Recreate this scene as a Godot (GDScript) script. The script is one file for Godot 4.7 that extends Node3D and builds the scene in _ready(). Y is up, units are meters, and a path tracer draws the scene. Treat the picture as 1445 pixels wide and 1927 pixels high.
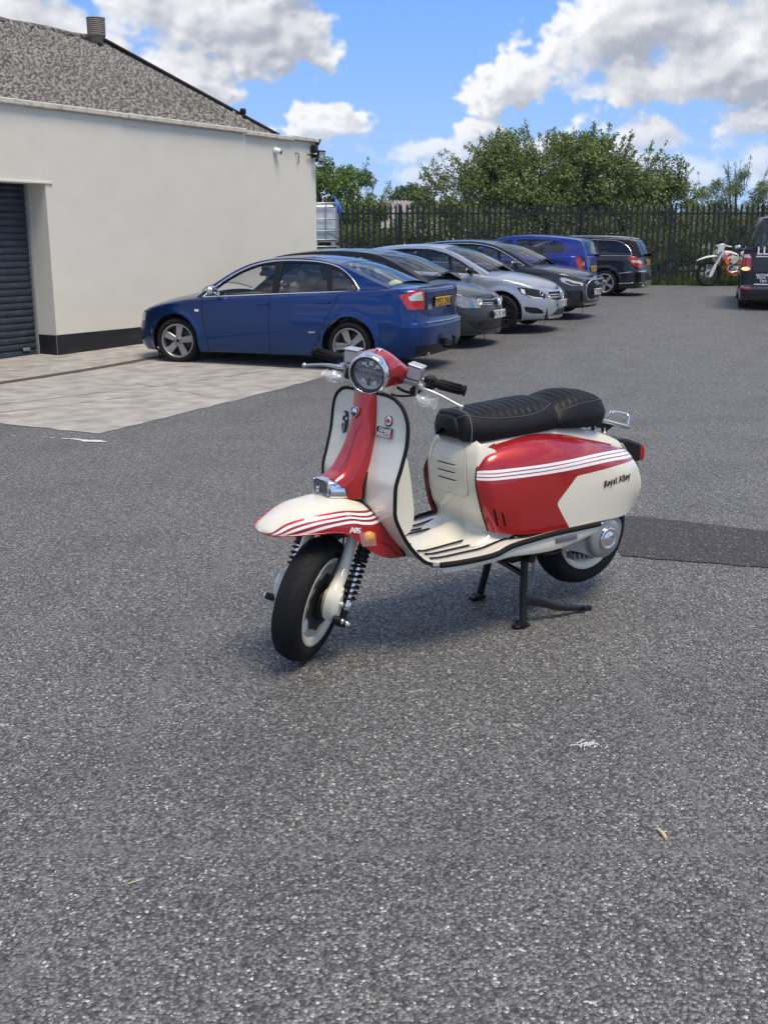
extends Node3D

# ------------------------------------------------------------------ shapes
class Shape:
	var v := PackedVector3Array()
	var n := PackedVector3Array()
	var ix := PackedInt32Array()

	func tri(a: Vector3, b: Vector3, c: Vector3) -> void:
		var m := (c - a).cross(b - a)
		if m.length_squared() < 1e-18:
			return
		m = m.normalized()
		var k := v.size()
		v.append_array(PackedVector3Array([a, b, c]))
		n.append_array(PackedVector3Array([m, m, m]))
		ix.append_array(PackedInt32Array([k, k + 1, k + 2]))

	func quad(a: Vector3, b: Vector3, c: Vector3, d: Vector3) -> void:
		tri(a, b, c)
		tri(a, c, d)

	func add(o: Shape, t := Transform3D()) -> void:
		var k := v.size()
		var nb := t.basis.inverse().transposed()
		for q in o.v:
			v.append(t * q)
		for q in o.n:
			n.append((nb * q).normalized())
		var flip := t.basis.determinant() < 0
		for j in range(0, o.ix.size(), 3):
			ix.append(k + o.ix[j])
			ix.append(k + o.ix[j + (2 if flip else 1)])
			ix.append(k + o.ix[j + (1 if flip else 2)])

	# rows of equal length, smooth normals; wrap joins the last of each row to its first, wrap_rows the last row to the first
	func grid(rows: Array, wrap := false, wrap_rows := false) -> void:
		var nr := rows.size()
		var nc: int = rows[0].size()
		var k := v.size()
		var acc := PackedVector3Array()
		acc.resize(nr * nc)
		var lr := nr if wrap_rows else nr - 1
		var lc := nc if wrap else nc - 1
		for r in nr:
			v.append_array(rows[r])
		for r in lr:
			var r2 := (r + 1) % nr
			for c in lc:
				var c2 := (c + 1) % nc
				var a := r * nc + c
				var b := r * nc + c2
				var d := r2 * nc + c
				var e := r2 * nc + c2
				var m := (v[k + e] - v[k + a]).cross(v[k + b] - v[k + d])
				var L := m.length()
				if L > 1e-14:
					m /= sqrt(L)
				acc[a] += m
				acc[b] += m
				acc[d] += m
				acc[e] += m
				ix.append_array(PackedInt32Array([k + a, k + b, k + e, k + a, k + e, k + d]))
		for j in acc.size():
			n.append(acc[j].normalized() if acc[j].length_squared() > 1e-20 else Vector3.UP)

	func cap(ring: PackedVector3Array, flip := false) -> void:
		var c := Vector3.ZERO
		for q in ring:
			c += q
		c /= ring.size()
		for j in ring.size():
			if flip:
				tri(c, ring[(j + 1) % ring.size()], ring[j])
			else:
				tri(c, ring[j], ring[(j + 1) % ring.size()])

	func box(c: Vector3, s: Vector3, b := 0.0, t := Transform3D()) -> void:
		var h := s * 0.5
		var o := Shape.new()
		if b <= 0.0:
			var p := func(x, y, z): return c + Vector3(x * h.x, y * h.y, z * h.z)
			o.quad(p.call(-1, -1, 1), p.call(-1, 1, 1), p.call(1, 1, 1), p.call(1, -1, 1))
			o.quad(p.call(1, -1, -1), p.call(1, 1, -1), p.call(-1, 1, -1), p.call(-1, -1, -1))
			o.quad(p.call(1, -1, 1), p.call(1, 1, 1), p.call(1, 1, -1), p.call(1, -1, -1))
			o.quad(p.call(-1, -1, -1), p.call(-1, 1, -1), p.call(-1, 1, 1), p.call(-1, -1, 1))
			o.quad(p.call(-1, 1, 1), p.call(-1, 1, -1), p.call(1, 1, -1), p.call(1, 1, 1))
			o.quad(p.call(-1, -1, -1), p.call(-1, -1, 1), p.call(1, -1, 1), p.call(1, -1, -1))
		else:
			b = minf(b, minf(h.x, minf(h.y, h.z)) * 0.98)
			var f := func(ax: int, sg: float, u: float, w: float) -> Vector3:
				var q := Vector3.ZERO
				q[ax] = sg * h[ax]
				q[(ax + 1) % 3] = u * (h[(ax + 1) % 3] - b)
				q[(ax + 2) % 3] = w * (h[(ax + 2) % 3] - b)
				return c + q
			for ax in 3:
				for sg in [-1.0, 1.0]:
					if sg > 0:
						o.quad(f.call(ax, sg, -1, -1), f.call(ax, sg, -1, 1), f.call(ax, sg, 1, 1), f.call(ax, sg, 1, -1))
					else:
						o.quad(f.call(ax, sg, -1, -1), f.call(ax, sg, 1, -1), f.call(ax, sg, 1, 1), f.call(ax, sg, -1, 1))
				for s1 in [-1.0, 1.0]:
					for s2 in [-1.0, 1.0]:
						# edge between face ax (sign s1) and face ax+1 (sign s2)
						var a1 = f.call(ax, s1, s2, -1)
						var a2 = f.call(ax, s1, s2, 1)
						var b1 = f.call((ax + 1) % 3, s2, -1, s1)
						var b2 = f.call((ax + 1) % 3, s2, 1, s1)
						if s1 * s2 > 0:
							o.quad(a1, a2, b2, b1)
						else:
							o.quad(a1, b1, b2, a2)
			for sx in [-1.0, 1.0]:
				for sy in [-1.0, 1.0]:
					for sz in [-1.0, 1.0]:
						var q1 = f.call(0, sx, sy, sz)
						var q2 = f.call(1, sy, sz, sx)
						var q3 = f.call(2, sz, sx, sy)
						if sx * sy * sz > 0:
							o.tri(q1, q3, q2)
						else:
							o.tri(q1, q2, q3)
		add(o, t)

	func tube(pts: PackedVector3Array, r, sides := 10, caps := true, closed := false) -> void:
		var rows := []
		var up := Vector3.UP
		var m := pts.size()
		var last := Vector3.ZERO
		for j in m:
			var d := (pts[(j + 1) % m] - pts[(j - 1 + m) % m]) if closed else (pts[mini(j + 1, m - 1)] - pts[maxi(j - 1, 0)])
			d = d.normalized()
			if j == 0:
				up = Vector3.UP if absf(d.y) < 0.9 else Vector3.RIGHT
			var s := d.cross(up).normalized()
			up = s.cross(d).normalized()
			last = d
			var rr: float = r[j] if r is Array or r is PackedFloat32Array else r
			var ring := PackedVector3Array()
			for a in sides:
				var t := TAU * a / sides
				ring.append(pts[j] + (s * cos(t) + up * sin(t)) * rr)
			rows.append(ring)
		grid(rows, true, closed)
		if caps and not closed:
			cap(rows[0], true)
			cap(rows[-1])

	# profile of (radius, height along the axis)
	func lathe(pr: PackedVector2Array, t := Transform3D(), segs := 24, a0 := 0.0, a1 := TAU) -> void:
		var o := Shape.new()
		var rows := []
		var full := is_equal_approx(a1 - a0, TAU)
		for q in pr:
			var ring := PackedVector3Array()
			for a in (segs if full else segs + 1):
				var w := a0 + (a1 - a0) * a / segs
				ring.append(Vector3(q.x * cos(w), q.y, q.x * sin(w)))
			rows.append(ring)
		o.grid(rows, full)
		add(o, t)

	func ball(c: Vector3, r: Vector3, seg := 12, t := Transform3D()) -> void:
		var rows := []
		for j in seg / 2 + 1:
			var a := PI * j / (seg / 2)
			var ring := PackedVector3Array()
			for k in seg:
				ring.append(c + Vector3(r.x * sin(a) * cos(TAU * k / seg), r.y * cos(a), r.z * sin(a) * sin(TAU * k / seg)))
			rows.append(ring)
		var o := Shape.new()
		o.grid(rows, true)
		add(o, t)

	# outline in x and y, thickness along z from z0 to z1, edges chamfered by b
	func prism(poly: PackedVector2Array, z0: float, z1: float, t := Transform3D(), b := 0.0) -> void:
		var o := Shape.new()
		if Geometry2D.is_polygon_clockwise(poly):
			poly = poly.duplicate()
			poly.reverse()
		var inner := poly
		if b > 0.0:
			var off := Geometry2D.offset_polygon(poly, -b)
			if off.size() == 1 and off[0].size() == poly.size():
				inner = off[0]
				var best := 0
				for j in inner.size():
					if inner[j].distance_to(poly[0]) < inner[best].distance_to(poly[0]):
						best = j
				var turned := PackedVector2Array()
				for j in inner.size():
					turned.append(inner[(best + j) % inner.size()])
				inner = turned
				if Geometry2D.is_polygon_clockwise(inner):
					inner = poly
					b = 0.0
			else:
				b = 0.0
		var tris := Geometry2D.triangulate_polygon(inner)
		for j in range(0, tris.size(), 3):
			var p := [inner[tris[j]], inner[tris[j + 1]], inner[tris[j + 2]]]
			if (p[1] - p[0]).cross(p[2] - p[0]) < 0:
				p = [p[0], p[2], p[1]]
			o.tri(Vector3(p[0].x, p[0].y, z1), Vector3(p[2].x, p[2].y, z1), Vector3(p[1].x, p[1].y, z1))
			o.tri(Vector3(p[0].x, p[0].y, z0), Vector3(p[1].x, p[1].y, z0), Vector3(p[2].x, p[2].y, z0))
		var m := poly.size()
		for j in m:
			var a := poly[j]
			var c := poly[(j + 1) % m]
			o.quad(Vector3(a.x, a.y, z0 + b), Vector3(a.x, a.y, z1 - b), Vector3(c.x, c.y, z1 - b), Vector3(c.x, c.y, z0 + b))
			if b > 0.0:
				var e := inner[j]
				var g := inner[(j + 1) % m]
				o.quad(Vector3(a.x, a.y, z1 - b), Vector3(e.x, e.y, z1), Vector3(g.x, g.y, z1), Vector3(c.x, c.y, z1 - b))
				o.quad(Vector3(e.x, e.y, z0), Vector3(a.x, a.y, z0 + b), Vector3(c.x, c.y, z0 + b), Vector3(g.x, g.y, z0))
		add(o, t)

	# a piece of a curved surface: an outline in the surface's two parameters, cut into cells; holes are outlines too; thick gives it a back and edges
	func panel(poly: PackedVector2Array, f: Callable, cell: Vector2, thick := 0.0, holes := [], lift := 0.0) -> void:
		var lo := poly[0]
		var hi := poly[0]
		for q in poly:
			lo = lo.min(q)
			hi = hi.max(q)
		var nx := maxi(1, ceili((hi.x - lo.x) / cell.x))
		var ny := maxi(1, ceili((hi.y - lo.y) / cell.y))
		var cs := Vector2((hi.x - lo.x) / nx, (hi.y - lo.y) / ny)
		var at := {}
		var e := minf(cs.x, cs.y) * 0.02 + 1e-5
		var eps := cs * 0.05 + Vector2(1e-5, 1e-5)
		var put := func(p: Vector2) -> int:
			var key := Vector2i(roundi(p.x / e * 2.0), roundi(p.y / e * 2.0))
			if at.has(key):
				return at[key]
			var q: Vector3 = f.call(p.x, p.y)
			var dx: Vector3 = f.call(p.x + eps.x, p.y) - f.call(p.x - eps.x, p.y)
			var dy: Vector3 = f.call(p.x, p.y + eps.y) - f.call(p.x, p.y - eps.y)
			var m := dy.cross(dx)
			m = m.normalized() if m.length_squared() > 1e-22 else Vector3.UP
			at[key] = v.size()
			v.append(q + m * lift)
			n.append(m)
			return at[key]
		var first := ix.size()
		for jx in nx:
			for jy in ny:
				var a := lo + Vector2(jx * cs.x, jy * cs.y)
				var sq := PackedVector2Array([a, a + Vector2(cs.x, 0), a + cs, a + Vector2(0, cs.y)])
				var bits := []
				bits.append_array(Geometry2D.intersect_polygons(sq, poly))
				for h in holes:
					var left := []
					for b in bits:
						left.append_array(Geometry2D.clip_polygons(b, h))
					bits = left
				for b in bits:
					if b.size() == 4 and absf(absf(_area(b)) - cs.x * cs.y) < cs.x * cs.y * 1e-3:
						var k := [put.call(b[0]), put.call(b[1]), put.call(b[2]), put.call(b[3])]
						if _area(b) < 0:
							k.reverse()
						ix.append_array(PackedInt32Array([k[0], k[1], k[2], k[0], k[2], k[3]]))
						continue
					var ts := Geometry2D.triangulate_polygon(b)
					for j in range(0, ts.size(), 3):
						var t3 := PackedVector2Array([b[ts[j]], b[ts[j + 1]], b[ts[j + 2]]])
						var k := [put.call(t3[0]), put.call(t3[1]), put.call(t3[2])]
						if _area(t3) < 0:
							k.reverse()
						ix.append_array(PackedInt32Array(k))
		# make the winding agree with the normals
		for j in range(first, ix.size(), 3):
			var m := (v[ix[j + 2]] - v[ix[j]]).cross(v[ix[j + 1]] - v[ix[j]])
			if m.dot(n[ix[j]] + n[ix[j + 1]] + n[ix[j + 2]]) < 0:
				var t := ix[j + 1]
				ix[j + 1] = ix[j + 2]
				ix[j + 2] = t
		if thick != 0.0:
			for loop in [poly] + holes:
				var m: int = loop.size()
				for j in m:
					var a: Vector2 = loop[j]
					var b: Vector2 = loop[(j + 1) % m]
					var steps := maxi(1, ceili(maxf(absf(b.x - a.x) / cs.x, absf(b.y - a.y) / cs.y)))
					for s in steps:
						var p := a.lerp(b, float(s) / steps)
						var q := a.lerp(b, float(s + 1) / steps)
						var ip: int = put.call(p)
						var iq: int = put.call(q)
						var w0 := v[ip]
						var w1 := v[iq]
						quad(w0, w1, w1 - n[iq] * thick, w0 - n[ip] * thick)

	static func _area(b: PackedVector2Array) -> float:
		var s := 0.0
		for j in b.size():
			s += b[j].cross(b[(j + 1) % b.size()])
		return s * 0.5

	func mesh() -> ArrayMesh:
		var arr := []
		arr.resize(Mesh.ARRAY_MAX)
		arr[Mesh.ARRAY_VERTEX] = v
		arr[Mesh.ARRAY_NORMAL] = n
		arr[Mesh.ARRAY_INDEX] = ix
		var m := ArrayMesh.new()
		if ix.size() > 0:
			m.add_surface_from_arrays(Mesh.PRIMITIVE_TRIANGLES, arr)
		return m

# ------------------------------------------------------------------ nodes
func numbered(called: String, under: Node = self) -> String:
	if not under.has_node(called):
		return called
	var k := 1
	while under.has_node("%s_%03d" % [called, k]):
		k += 1
	return "%s_%03d" % [called, k]

func thing(called: String, label: String, category: String, at := Transform3D(), group := "") -> Node3D:
	var o := Node3D.new()
	o.name = numbered(called)
	add_child(o)
	o.transform = at
	return tag(o, label, category, group)

func tag(o: Node3D, label: String, category: String, group := "") -> Node3D:
	o.set_meta("label", label)
	o.set_meta("category", category)
	if group:
		o.set_meta("group", group)
	return o

func put(called: String, s, m: Material, under: Node = self) -> MeshInstance3D:
	var o := MeshInstance3D.new()
	o.name = numbered(called, under)
	o.mesh = s.mesh() if s is Shape else s
	o.material_override = m
	under.add_child(o)
	return o

func structure(called: String, s, m: Material) -> MeshInstance3D:
	var o := put(called, s, m)
	o.set_meta("kind", "structure")
	return o

func V(x: float, y: float, z: float) -> Vector3:
	return Vector3(x, y, z)

func T(o: Vector3, x := Vector3.RIGHT, y := Vector3.UP, z := Vector3.BACK) -> Transform3D:
	return Transform3D(Basis(x, y, z), o)

# the axis that a lathe turns round
func axis(o: Vector3, d: Vector3) -> Transform3D:
	d = d.normalized()
	var s := d.cross(Vector3.UP if absf(d.y) < 0.9 else Vector3.RIGHT).normalized()
	return Transform3D(Basis(s, d, s.cross(d)), o)

func pts(a: Array) -> PackedVector3Array:
	var r := PackedVector3Array()
	for j in range(0, a.size(), 3):
		r.append(Vector3(a[j], a[j + 1], a[j + 2]))
	return r

func p2(a: Array) -> PackedVector2Array:
	var r := PackedVector2Array()
	for j in range(0, a.size(), 2):
		r.append(Vector2(a[j], a[j + 1]))
	return r

func cr(a, b, c, d, t: float):
	return (b * 2.0 + (c - a) * t + (a * 2.0 - b * 5.0 + c * 4.0 - d) * (t * t) + (b * 3.0 - a - c * 3.0 + d) * (t * t * t)) * 0.5

func spline(p, t: float):
	var m: int = p.size()
	t = clampf(t, 0.0, m - 1.0)
	var k := mini(int(t), m - 2)
	var a = p[k - 1] if k > 0 else p[0] * 2.0 - p[1]
	var d = p[k + 2] if k + 2 < m else p[m - 1] * 2.0 - p[m - 2]
	return cr(a, p[k], p[k + 1], d, t - k)

func smooth3(a: Array, per := 4) -> PackedVector3Array:
	var p := pts(a)
	var r := PackedVector3Array()
	for j in (p.size() - 1) * per + 1:
		r.append(spline(p, float(j) / per))
	return r

func smooth2(a: Array, per := 4, closed := false) -> PackedVector2Array:
	var p := p2(a)
	var r := PackedVector2Array()
	if closed:
		var m := p.size()
		for j in m:
			for k in per:
				r.append(cr(p[(j - 1 + m) % m], p[j], p[(j + 1) % m], p[(j + 2) % m], float(k) / per))
		return r
	for j in (p.size() - 1) * per + 1:
		r.append(spline(p, float(j) / per))
	return r

# y at x along a table of (x, y) pairs, smooth and without overshoot
func curve(a: PackedVector2Array, x: float) -> float:
	var m := a.size()
	if x <= a[0].x:
		return a[0].y
	if x >= a[m - 1].x:
		return a[m - 1].y
	var k := 0
	while x > a[k + 1].x:
		k += 1
	var w := a[k + 1].x - a[k].x
	var s := (a[k + 1].y - a[k].y) / w
	var s0 := (a[k].y - a[k - 1].y) / (a[k].x - a[k - 1].x) if k > 0 else s
	var s1 := (a[k + 2].y - a[k + 1].y) / (a[k + 2].x - a[k + 1].x) if k + 2 < m else s
	var m0 := 0.0 if s0 * s <= 0 else 2.0 * s0 * s / (s0 + s)
	var m1 := 0.0 if s1 * s <= 0 else 2.0 * s1 * s / (s1 + s)
	var t := (x - a[k].x) / w
	return (2 * t * t * t - 3 * t * t + 1) * a[k].y + (t * t * t - 2 * t * t + t) * w * m0 + (-2 * t * t * t + 3 * t * t) * a[k + 1].y + (t * t * t - t * t) * w * m1

# a surface through a net of points: rows of x, y, z triples
# sym 1: the first column lies on the mirror plane z = 0; sym 2: the last one does
func net(rows: Array, sym := 0) -> Callable:
	var g := []
	for r in rows:
		var p := pts(r)
		if sym == 1:
			p.insert(0, p[1] * V(1, 1, -1))
		if sym == 2:
			p.append(p[p.size() - 2] * V(1, 1, -1))
		g.append(p)
	var off := 1.0 if sym == 1 else 0.0
	return func(u: float, w0: float) -> Vector3:
		var w := w0 + off
		var m := g.size()
		var uu := clampf(u, 0.0, m - 1.0)
		var k := mini(int(uu), m - 2)
		var b: Vector3 = spline(g[k], w)
		var c: Vector3 = spline(g[k + 1], w)
		var a: Vector3 = spline(g[k - 1], w) if k > 0 else b * 2.0 - c
		var d: Vector3 = spline(g[k + 2], w) if k + 2 < m else c * 2.0 - b
		return cr(a, b, c, d, uu - k)

func mirror_z(f: Callable) -> Callable:
	return func(u: float, w: float) -> Vector3:
		var q: Vector3 = f.call(u, w)
		return Vector3(q.x, q.y, -q.z)

func rect(a: float, b: float, c: float, d: float) -> PackedVector2Array:
	return PackedVector2Array([Vector2(a, b), Vector2(c, b), Vector2(c, d), Vector2(a, d)])

func disc(c: Vector2, r: Vector2, k := 24, a0 := 0.0, a1 := TAU) -> PackedVector2Array:
	var o := PackedVector2Array()
	for j in k:
		var a := a0 + (a1 - a0) * j / (k if is_equal_approx(a1 - a0, TAU) else k - 1)
		o.append(c + Vector2(cos(a) * r.x, sin(a) * r.y))
	return o

# ------------------------------------------------------------------ materials (base colours are linear)
func mat(r: float, g: float, b: float, rough := 0.6, metal := 0.0, coat := 0.0) -> StandardMaterial3D:
	var m := StandardMaterial3D.new()
	m.albedo_color = Color(r, g, b).linear_to_srgb()
	m.roughness = rough
	m.metallic = metal
	if coat > 0.0:
		m.clearcoat_enabled = true
		m.clearcoat = coat
		m.clearcoat_roughness = 0.03
	return m

func glass(r: float, g: float, b: float, a: float, rough := 0.0) -> StandardMaterial3D:
	var m := mat(r, g, b, rough)
	m.albedo_color.a = a
	m.transparency = BaseMaterial3D.TRANSPARENCY_ALPHA
	return m

func noise(kind: int, freq: float, seed_: int, oct := 4) -> FastNoiseLite:
	var f := FastNoiseLite.new()
	f.noise_type = kind
	f.frequency = freq
	f.seed = seed_
	f.fractal_octaves = oct
	f.fractal_type = FastNoiseLite.FRACTAL_FBM if oct > 1 else FastNoiseLite.FRACTAL_NONE
	return f

func cells(freq: float, seed_: int, ret: int) -> FastNoiseLite:
	var f := noise(FastNoiseLite.TYPE_CELLULAR, freq, seed_, 1)
	f.cellular_return_type = ret
	f.cellular_distance_function = FastNoiseLite.DISTANCE_EUCLIDEAN
	f.cellular_jitter = 1.0
	return f

func ramp(a: Array) -> Gradient:
	var g := Gradient.new()
	g.interpolation_mode = Gradient.GRADIENT_INTERPOLATE_LINEAR
	var o := PackedFloat32Array()
	var c := PackedColorArray()
	for q in a:
		o.append(q[0])
		c.append(Color(q[1], q[2], q[3]).linear_to_srgb())
	g.offsets = o
	g.colors = c
	return g

func tex(f: FastNoiseLite, size: int, g: Gradient = null, normalised := true) -> NoiseTexture2D:
	var t := NoiseTexture2D.new()
	t.width = size
	t.height = size
	t.seamless = true
	t.seamless_blend_skirt = 0.06
	t.normalize = normalised
	t.generate_mipmaps = false
	t.noise = f
	if g:
		t.color_ramp = g
	return t

func triplanar(m: StandardMaterial3D, tile: float, world := true, tile2 := 0.0) -> StandardMaterial3D:
	m.uv1_triplanar = true
	m.uv1_world_triplanar = world
	m.uv1_scale = Vector3.ONE / tile
	m.uv1_triplanar_sharpness = 4.0
	if tile2 > 0.0:
		m.uv2_triplanar = true
		m.uv2_world_triplanar = world
		m.uv2_scale = Vector3.ONE / tile2
		m.detail_uv_layer = BaseMaterial3D.DETAIL_UV_2
	return m

func text(called: String, words: String, font: Font, height: float, depth: float, m: Material, under: Node, at: Transform3D, spacing := 0.0) -> MeshInstance3D:
	var t := TextMesh.new()
	t.text = words
	t.font = font
	t.font_size = 64
	t.pixel_size = height / 46.0
	t.depth = depth
	t.curve_step = 2.0
	var o := MeshInstance3D.new()
	o.name = numbered(called, under)
	o.mesh = t
	o.material_override = m
	o.transform = at
	under.add_child(o)
	return o

func lettering(bold := true, serif := false, slant := 0.0, wide := 1.0) -> Font:
	var s := SystemFont.new()
	s.font_names = PackedStringArray(["Droid Serif" if serif else "Droid Sans"])
	s.font_weight = 700 if bold else 400
	if slant == 0.0 and wide == 1.0:
		return s
	var f := FontVariation.new()
	f.base_font = s
	f.variation_transform = Transform2D(Vector2(wide, 0), Vector2(slant, 1), Vector2.ZERO)
	return f

# height of the yard's surface: it dips towards the drain and rises again behind the cars
var fall := PackedVector2Array([Vector2(-400, 0.0), Vector2(0, 0), Vector2(5, 0), Vector2(14, -0.2), Vector2(20, -0.1), Vector2(28, 0.03), Vector2(34, 0.06), Vector2(60, 0.15), Vector2(900, 0.15)])
func ground_y(z: float) -> float:
	return curve(fall, -z)

func on_ground(x: float, z: float, up := 0.0) -> Vector3:
	return Vector3(x, ground_y(z) + up, z)

# ------------------------------------------------------------------ sky
var n_cloud: FastNoiseLite
var n_fine: FastNoiseLite
# clouds in view: azimuth, elevation, half width, half height (degrees), weight
var blobs := [
	[-17.5, 11.2, 5.0, 2.2, 1.0], [-11.0, 10.4, 4.2, 1.9, 1.1], [-6.0, 9.7, 3.4, 1.7, 1.1], [-3.9, 9.2, 1.9, 1.1, 1.0], [-10.5, 8.3, 2.7, 1.4, 1.0], [-8.6, 7.3, 1.5, 1.0, 0.9], [-14.0, 9.0, 3.4, 1.4, 0.9], [-8.0, 12.6, 5.0, 1.6, 1.0], [-20.0, 8.0, 2.5, 1.2, 0.5],
	[10.5, 9.0, 3.0, 2.0, 1.15], [12.5, 10.8, 3.0, 1.8, 1.15], [15.5, 9.8, 4.0, 2.4, 1.15], [18.5, 11.2, 4.0, 2.4, 1.1], [7.3, 7.4, 2.3, 1.1, 1.1], [5.3, 6.7, 1.2, 0.7, 1.0], [12.0, 7.3, 5.0, 1.0, 1.1], [18.5, 7.6, 5.0, 1.3, 1.05], [15.0, 13.0, 4.0, 1.8, 1.0],
	[-3.2, 5.7, 1.5, 0.75, 1.0], [-1.8, 5.5, 1.3, 0.7, 0.9], [-4.6, 5.6, 0.9, 0.6, 0.8], [5.1, 5.3, 0.8, 0.55, 0.95], [2.2, 4.4, 2.3, 0.6, 0.72], [-1.0, 3.9, 2.6, 0.5, 0.62], [3.0, 3.2, 3.5, 0.45, 0.66],
	[16.2, 5.2, 1.5, 0.7, 0.95], [18.8, 5.5, 1.6, 0.8, 1.0], [14.4, 4.1, 1.8, 0.5, 0.8], [19.0, 4.0, 3.0, 0.6, 0.85], [16.0, 3.0, 4.0, 0.5, 0.75], [10.5, 5.6, 1.2, 0.4, 0.6], [-7.5, 3.6, 2.5, 0.5, 0.6], [1.0, 2.6, 9.0, 0.9, 0.62], [-0.5, 4.6, 2.6, 0.8, 0.66], [13.0, 3.4, 9.0, 1.3, 0.72], [18.0, 5.0, 5.0, 1.4, 0.85], [-12.0, 3.0, 9.0, 1.2, 0.6]]

func cloud_at(az: float, el: float) -> float:
	var d := Vector3(sin(deg_to_rad(az)) * cos(deg_to_rad(el)), sin(deg_to_rad(el)) * 1.5, -cos(deg_to_rad(az)) * cos(deg_to_rad(el)))
	var b := n_cloud.get_noise_3dv(d * 210.0)
	var inside := smoothstep(30.0, 22.0, absf(az)) * smoothstep(19.0, 13.5, el)
	var out := n_cloud.get_noise_3dv(d * Vector3(40, 60, 40) + Vector3(40, 3, 7)) * 1.5 + b * 0.5 + 0.05
	if inside <= 0.0:
		return out
	var m := -0.62
	var wx := 1.5 * n_fine.get_noise_2d(az * 34.0, el * 50.0) + 0.5 * n_fine.get_noise_2d(az * 140.0 + 50.0, el * 180.0)
	var wy := 0.8 * n_fine.get_noise_2d(az * 34.0 + 900.0, el * 50.0) + 0.3 * n_fine.get_noise_2d(az * 140.0, el * 180.0 + 300.0)
	for q in blobs:
		var x: float = (az + wx - q[0]) / (q[2] * 1.08)
		var y: float = (el + wy - q[1]) / (q[3] * 1.12)
		var r := x * x + y * y
		if r < 3.0:
			m = maxf(m, minf(q[4] * (1.0 - r * 0.6) - 0.42, 0.5))
	return lerpf(out, m + b * 1.0, inside)

func sky_at(az: float, el: float) -> Color:
	var e := maxf(el, 0.0)
	var t := clampf(e / 13.0, 0.0, 1.0)
	var blue := Color(0.47, 0.66, 0.93).lerp(Color(0.155, 0.37, 0.84), pow(t, 0.7)).lerp(Color(0.075, 0.20, 0.60), smoothstep(8.0, 70.0, e))
	var c := cloud_at(az, el)
	var a := smoothstep(-0.14, 0.26, c) * lerpf(0.66, 1.0, smoothstep(3.0, 6.0, e))
	if a <= 0.0:
		return blue
	var s := cloud_at(az - 0.35, el + 0.40)
	var s2 := cloud_at(az - 0.3, el + 1.3)
	var s3 := cloud_at(az - 0.9, el + 2.2)
	var f := n_fine.get_noise_2d(az * 90.0, el * 110.0)
	var lit := clampf(0.84 + 1.1 * clampf(c - s, -0.22, 0.25) - 0.30 * smoothstep(-0.1, 0.75, s2) - 0.30 * smoothstep(-0.1, 0.75, s3) + 0.07 * f, 0.0, 1.0)
	var white := Color(0.36, 0.39, 0.455).lerp(Color(0.84, 0.84, 0.86), lit)
	white = white.lerp(Color(0.60, 0.69, 0.85), smoothstep(6.0, 1.0, e) * 0.5)
	return blue.lerp(white, a)

func make_sky() -> ImageTexture:
	n_cloud = noise(FastNoiseLite.TYPE_SIMPLEX_SMOOTH, 0.055, 11, 6)
	n_cloud.fractal_gain = 0.47
	n_fine = noise(FastNoiseLite.TYPE_SIMPLEX_SMOOTH, 0.012, 5, 4)
	var W := 4096
	var low := Image.create(512, 128, false, Image.FORMAT_RGBF)
	for y in 128:
		for x in 512:
			low.set_pixel(x, y, sky_at(wrapf((x + 0.5) / 512.0 * 360.0, -180.0, 180.0), 90.0 - (y + 0.5) / 128.0 * 90.0))
	low.resize(W, 1024, Image.INTERPOLATE_CUBIC)
	var im := Image.create(W, 2048, false, Image.FORMAT_RGBF)
	im.fill(Color(0.16, 0.17, 0.15))
	im.blit_rect(low, Rect2i(0, 0, W, 1024), Vector2i.ZERO)
	var reach := int(27.0 / 360.0 * W)
	for y in range(int((90.0 - 17.0) / 180.0 * 2048), 1024):
		for x in range(-reach, reach):
			im.set_pixel(posmod(x, W), y, sky_at((x + 0.5) / W * 360.0, 90.0 - (y + 0.5) / 2048.0 * 180.0))
	return ImageTexture.create_from_image(im)

func make_view() -> void:
	var cam := Camera3D.new()
	cam.name = "camera"
	cam.fov = rad_to_deg(2.0 * atan(963.5 / 2000.0))
	cam.position = V(0, 1.473, 0)
	cam.rotation.x = -atan(516.5 / 2000.0)
	cam.near = 0.05
	cam.far = 3000.0
	add_child(cam)
	cam.current = true
	var env := Environment.new()
	env.background_mode = Environment.BG_SKY
	var sm := PanoramaSkyMaterial.new()
	sm.panorama = make_sky()
	var sky := Sky.new()
	sky.sky_material = sm
	env.sky = sky
	env.background_energy_multiplier = 0.95
	env.tonemap_mode = Environment.TONE_MAPPER_LINEAR
	env.tonemap_exposure = 1.25
	env.sdfgi_enabled = true
	env.ssao_enabled = true
	env.ssil_enabled = true
	env.fog_enabled = true
	env.fog_density = 0.00025
	env.fog_light_color = Color(0.72, 0.80, 0.90)
	var we := WorldEnvironment.new()
	we.name = "world_environment"
	we.environment = env
	add_child(we)
	var sun := DirectionalLight3D.new()
	sun.name = "sun"
	sun.light_energy = 1.0
	sun.light_color = Color(1.0, 0.94, 0.84)
	sun.light_angular_distance = 26.0
	sun.shadow_enabled = true
	sun.transform = Transform3D.IDENTITY.looking_at(-V(0.24, 0.9, 0.30), Vector3.RIGHT)
	add_child(sun)

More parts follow.
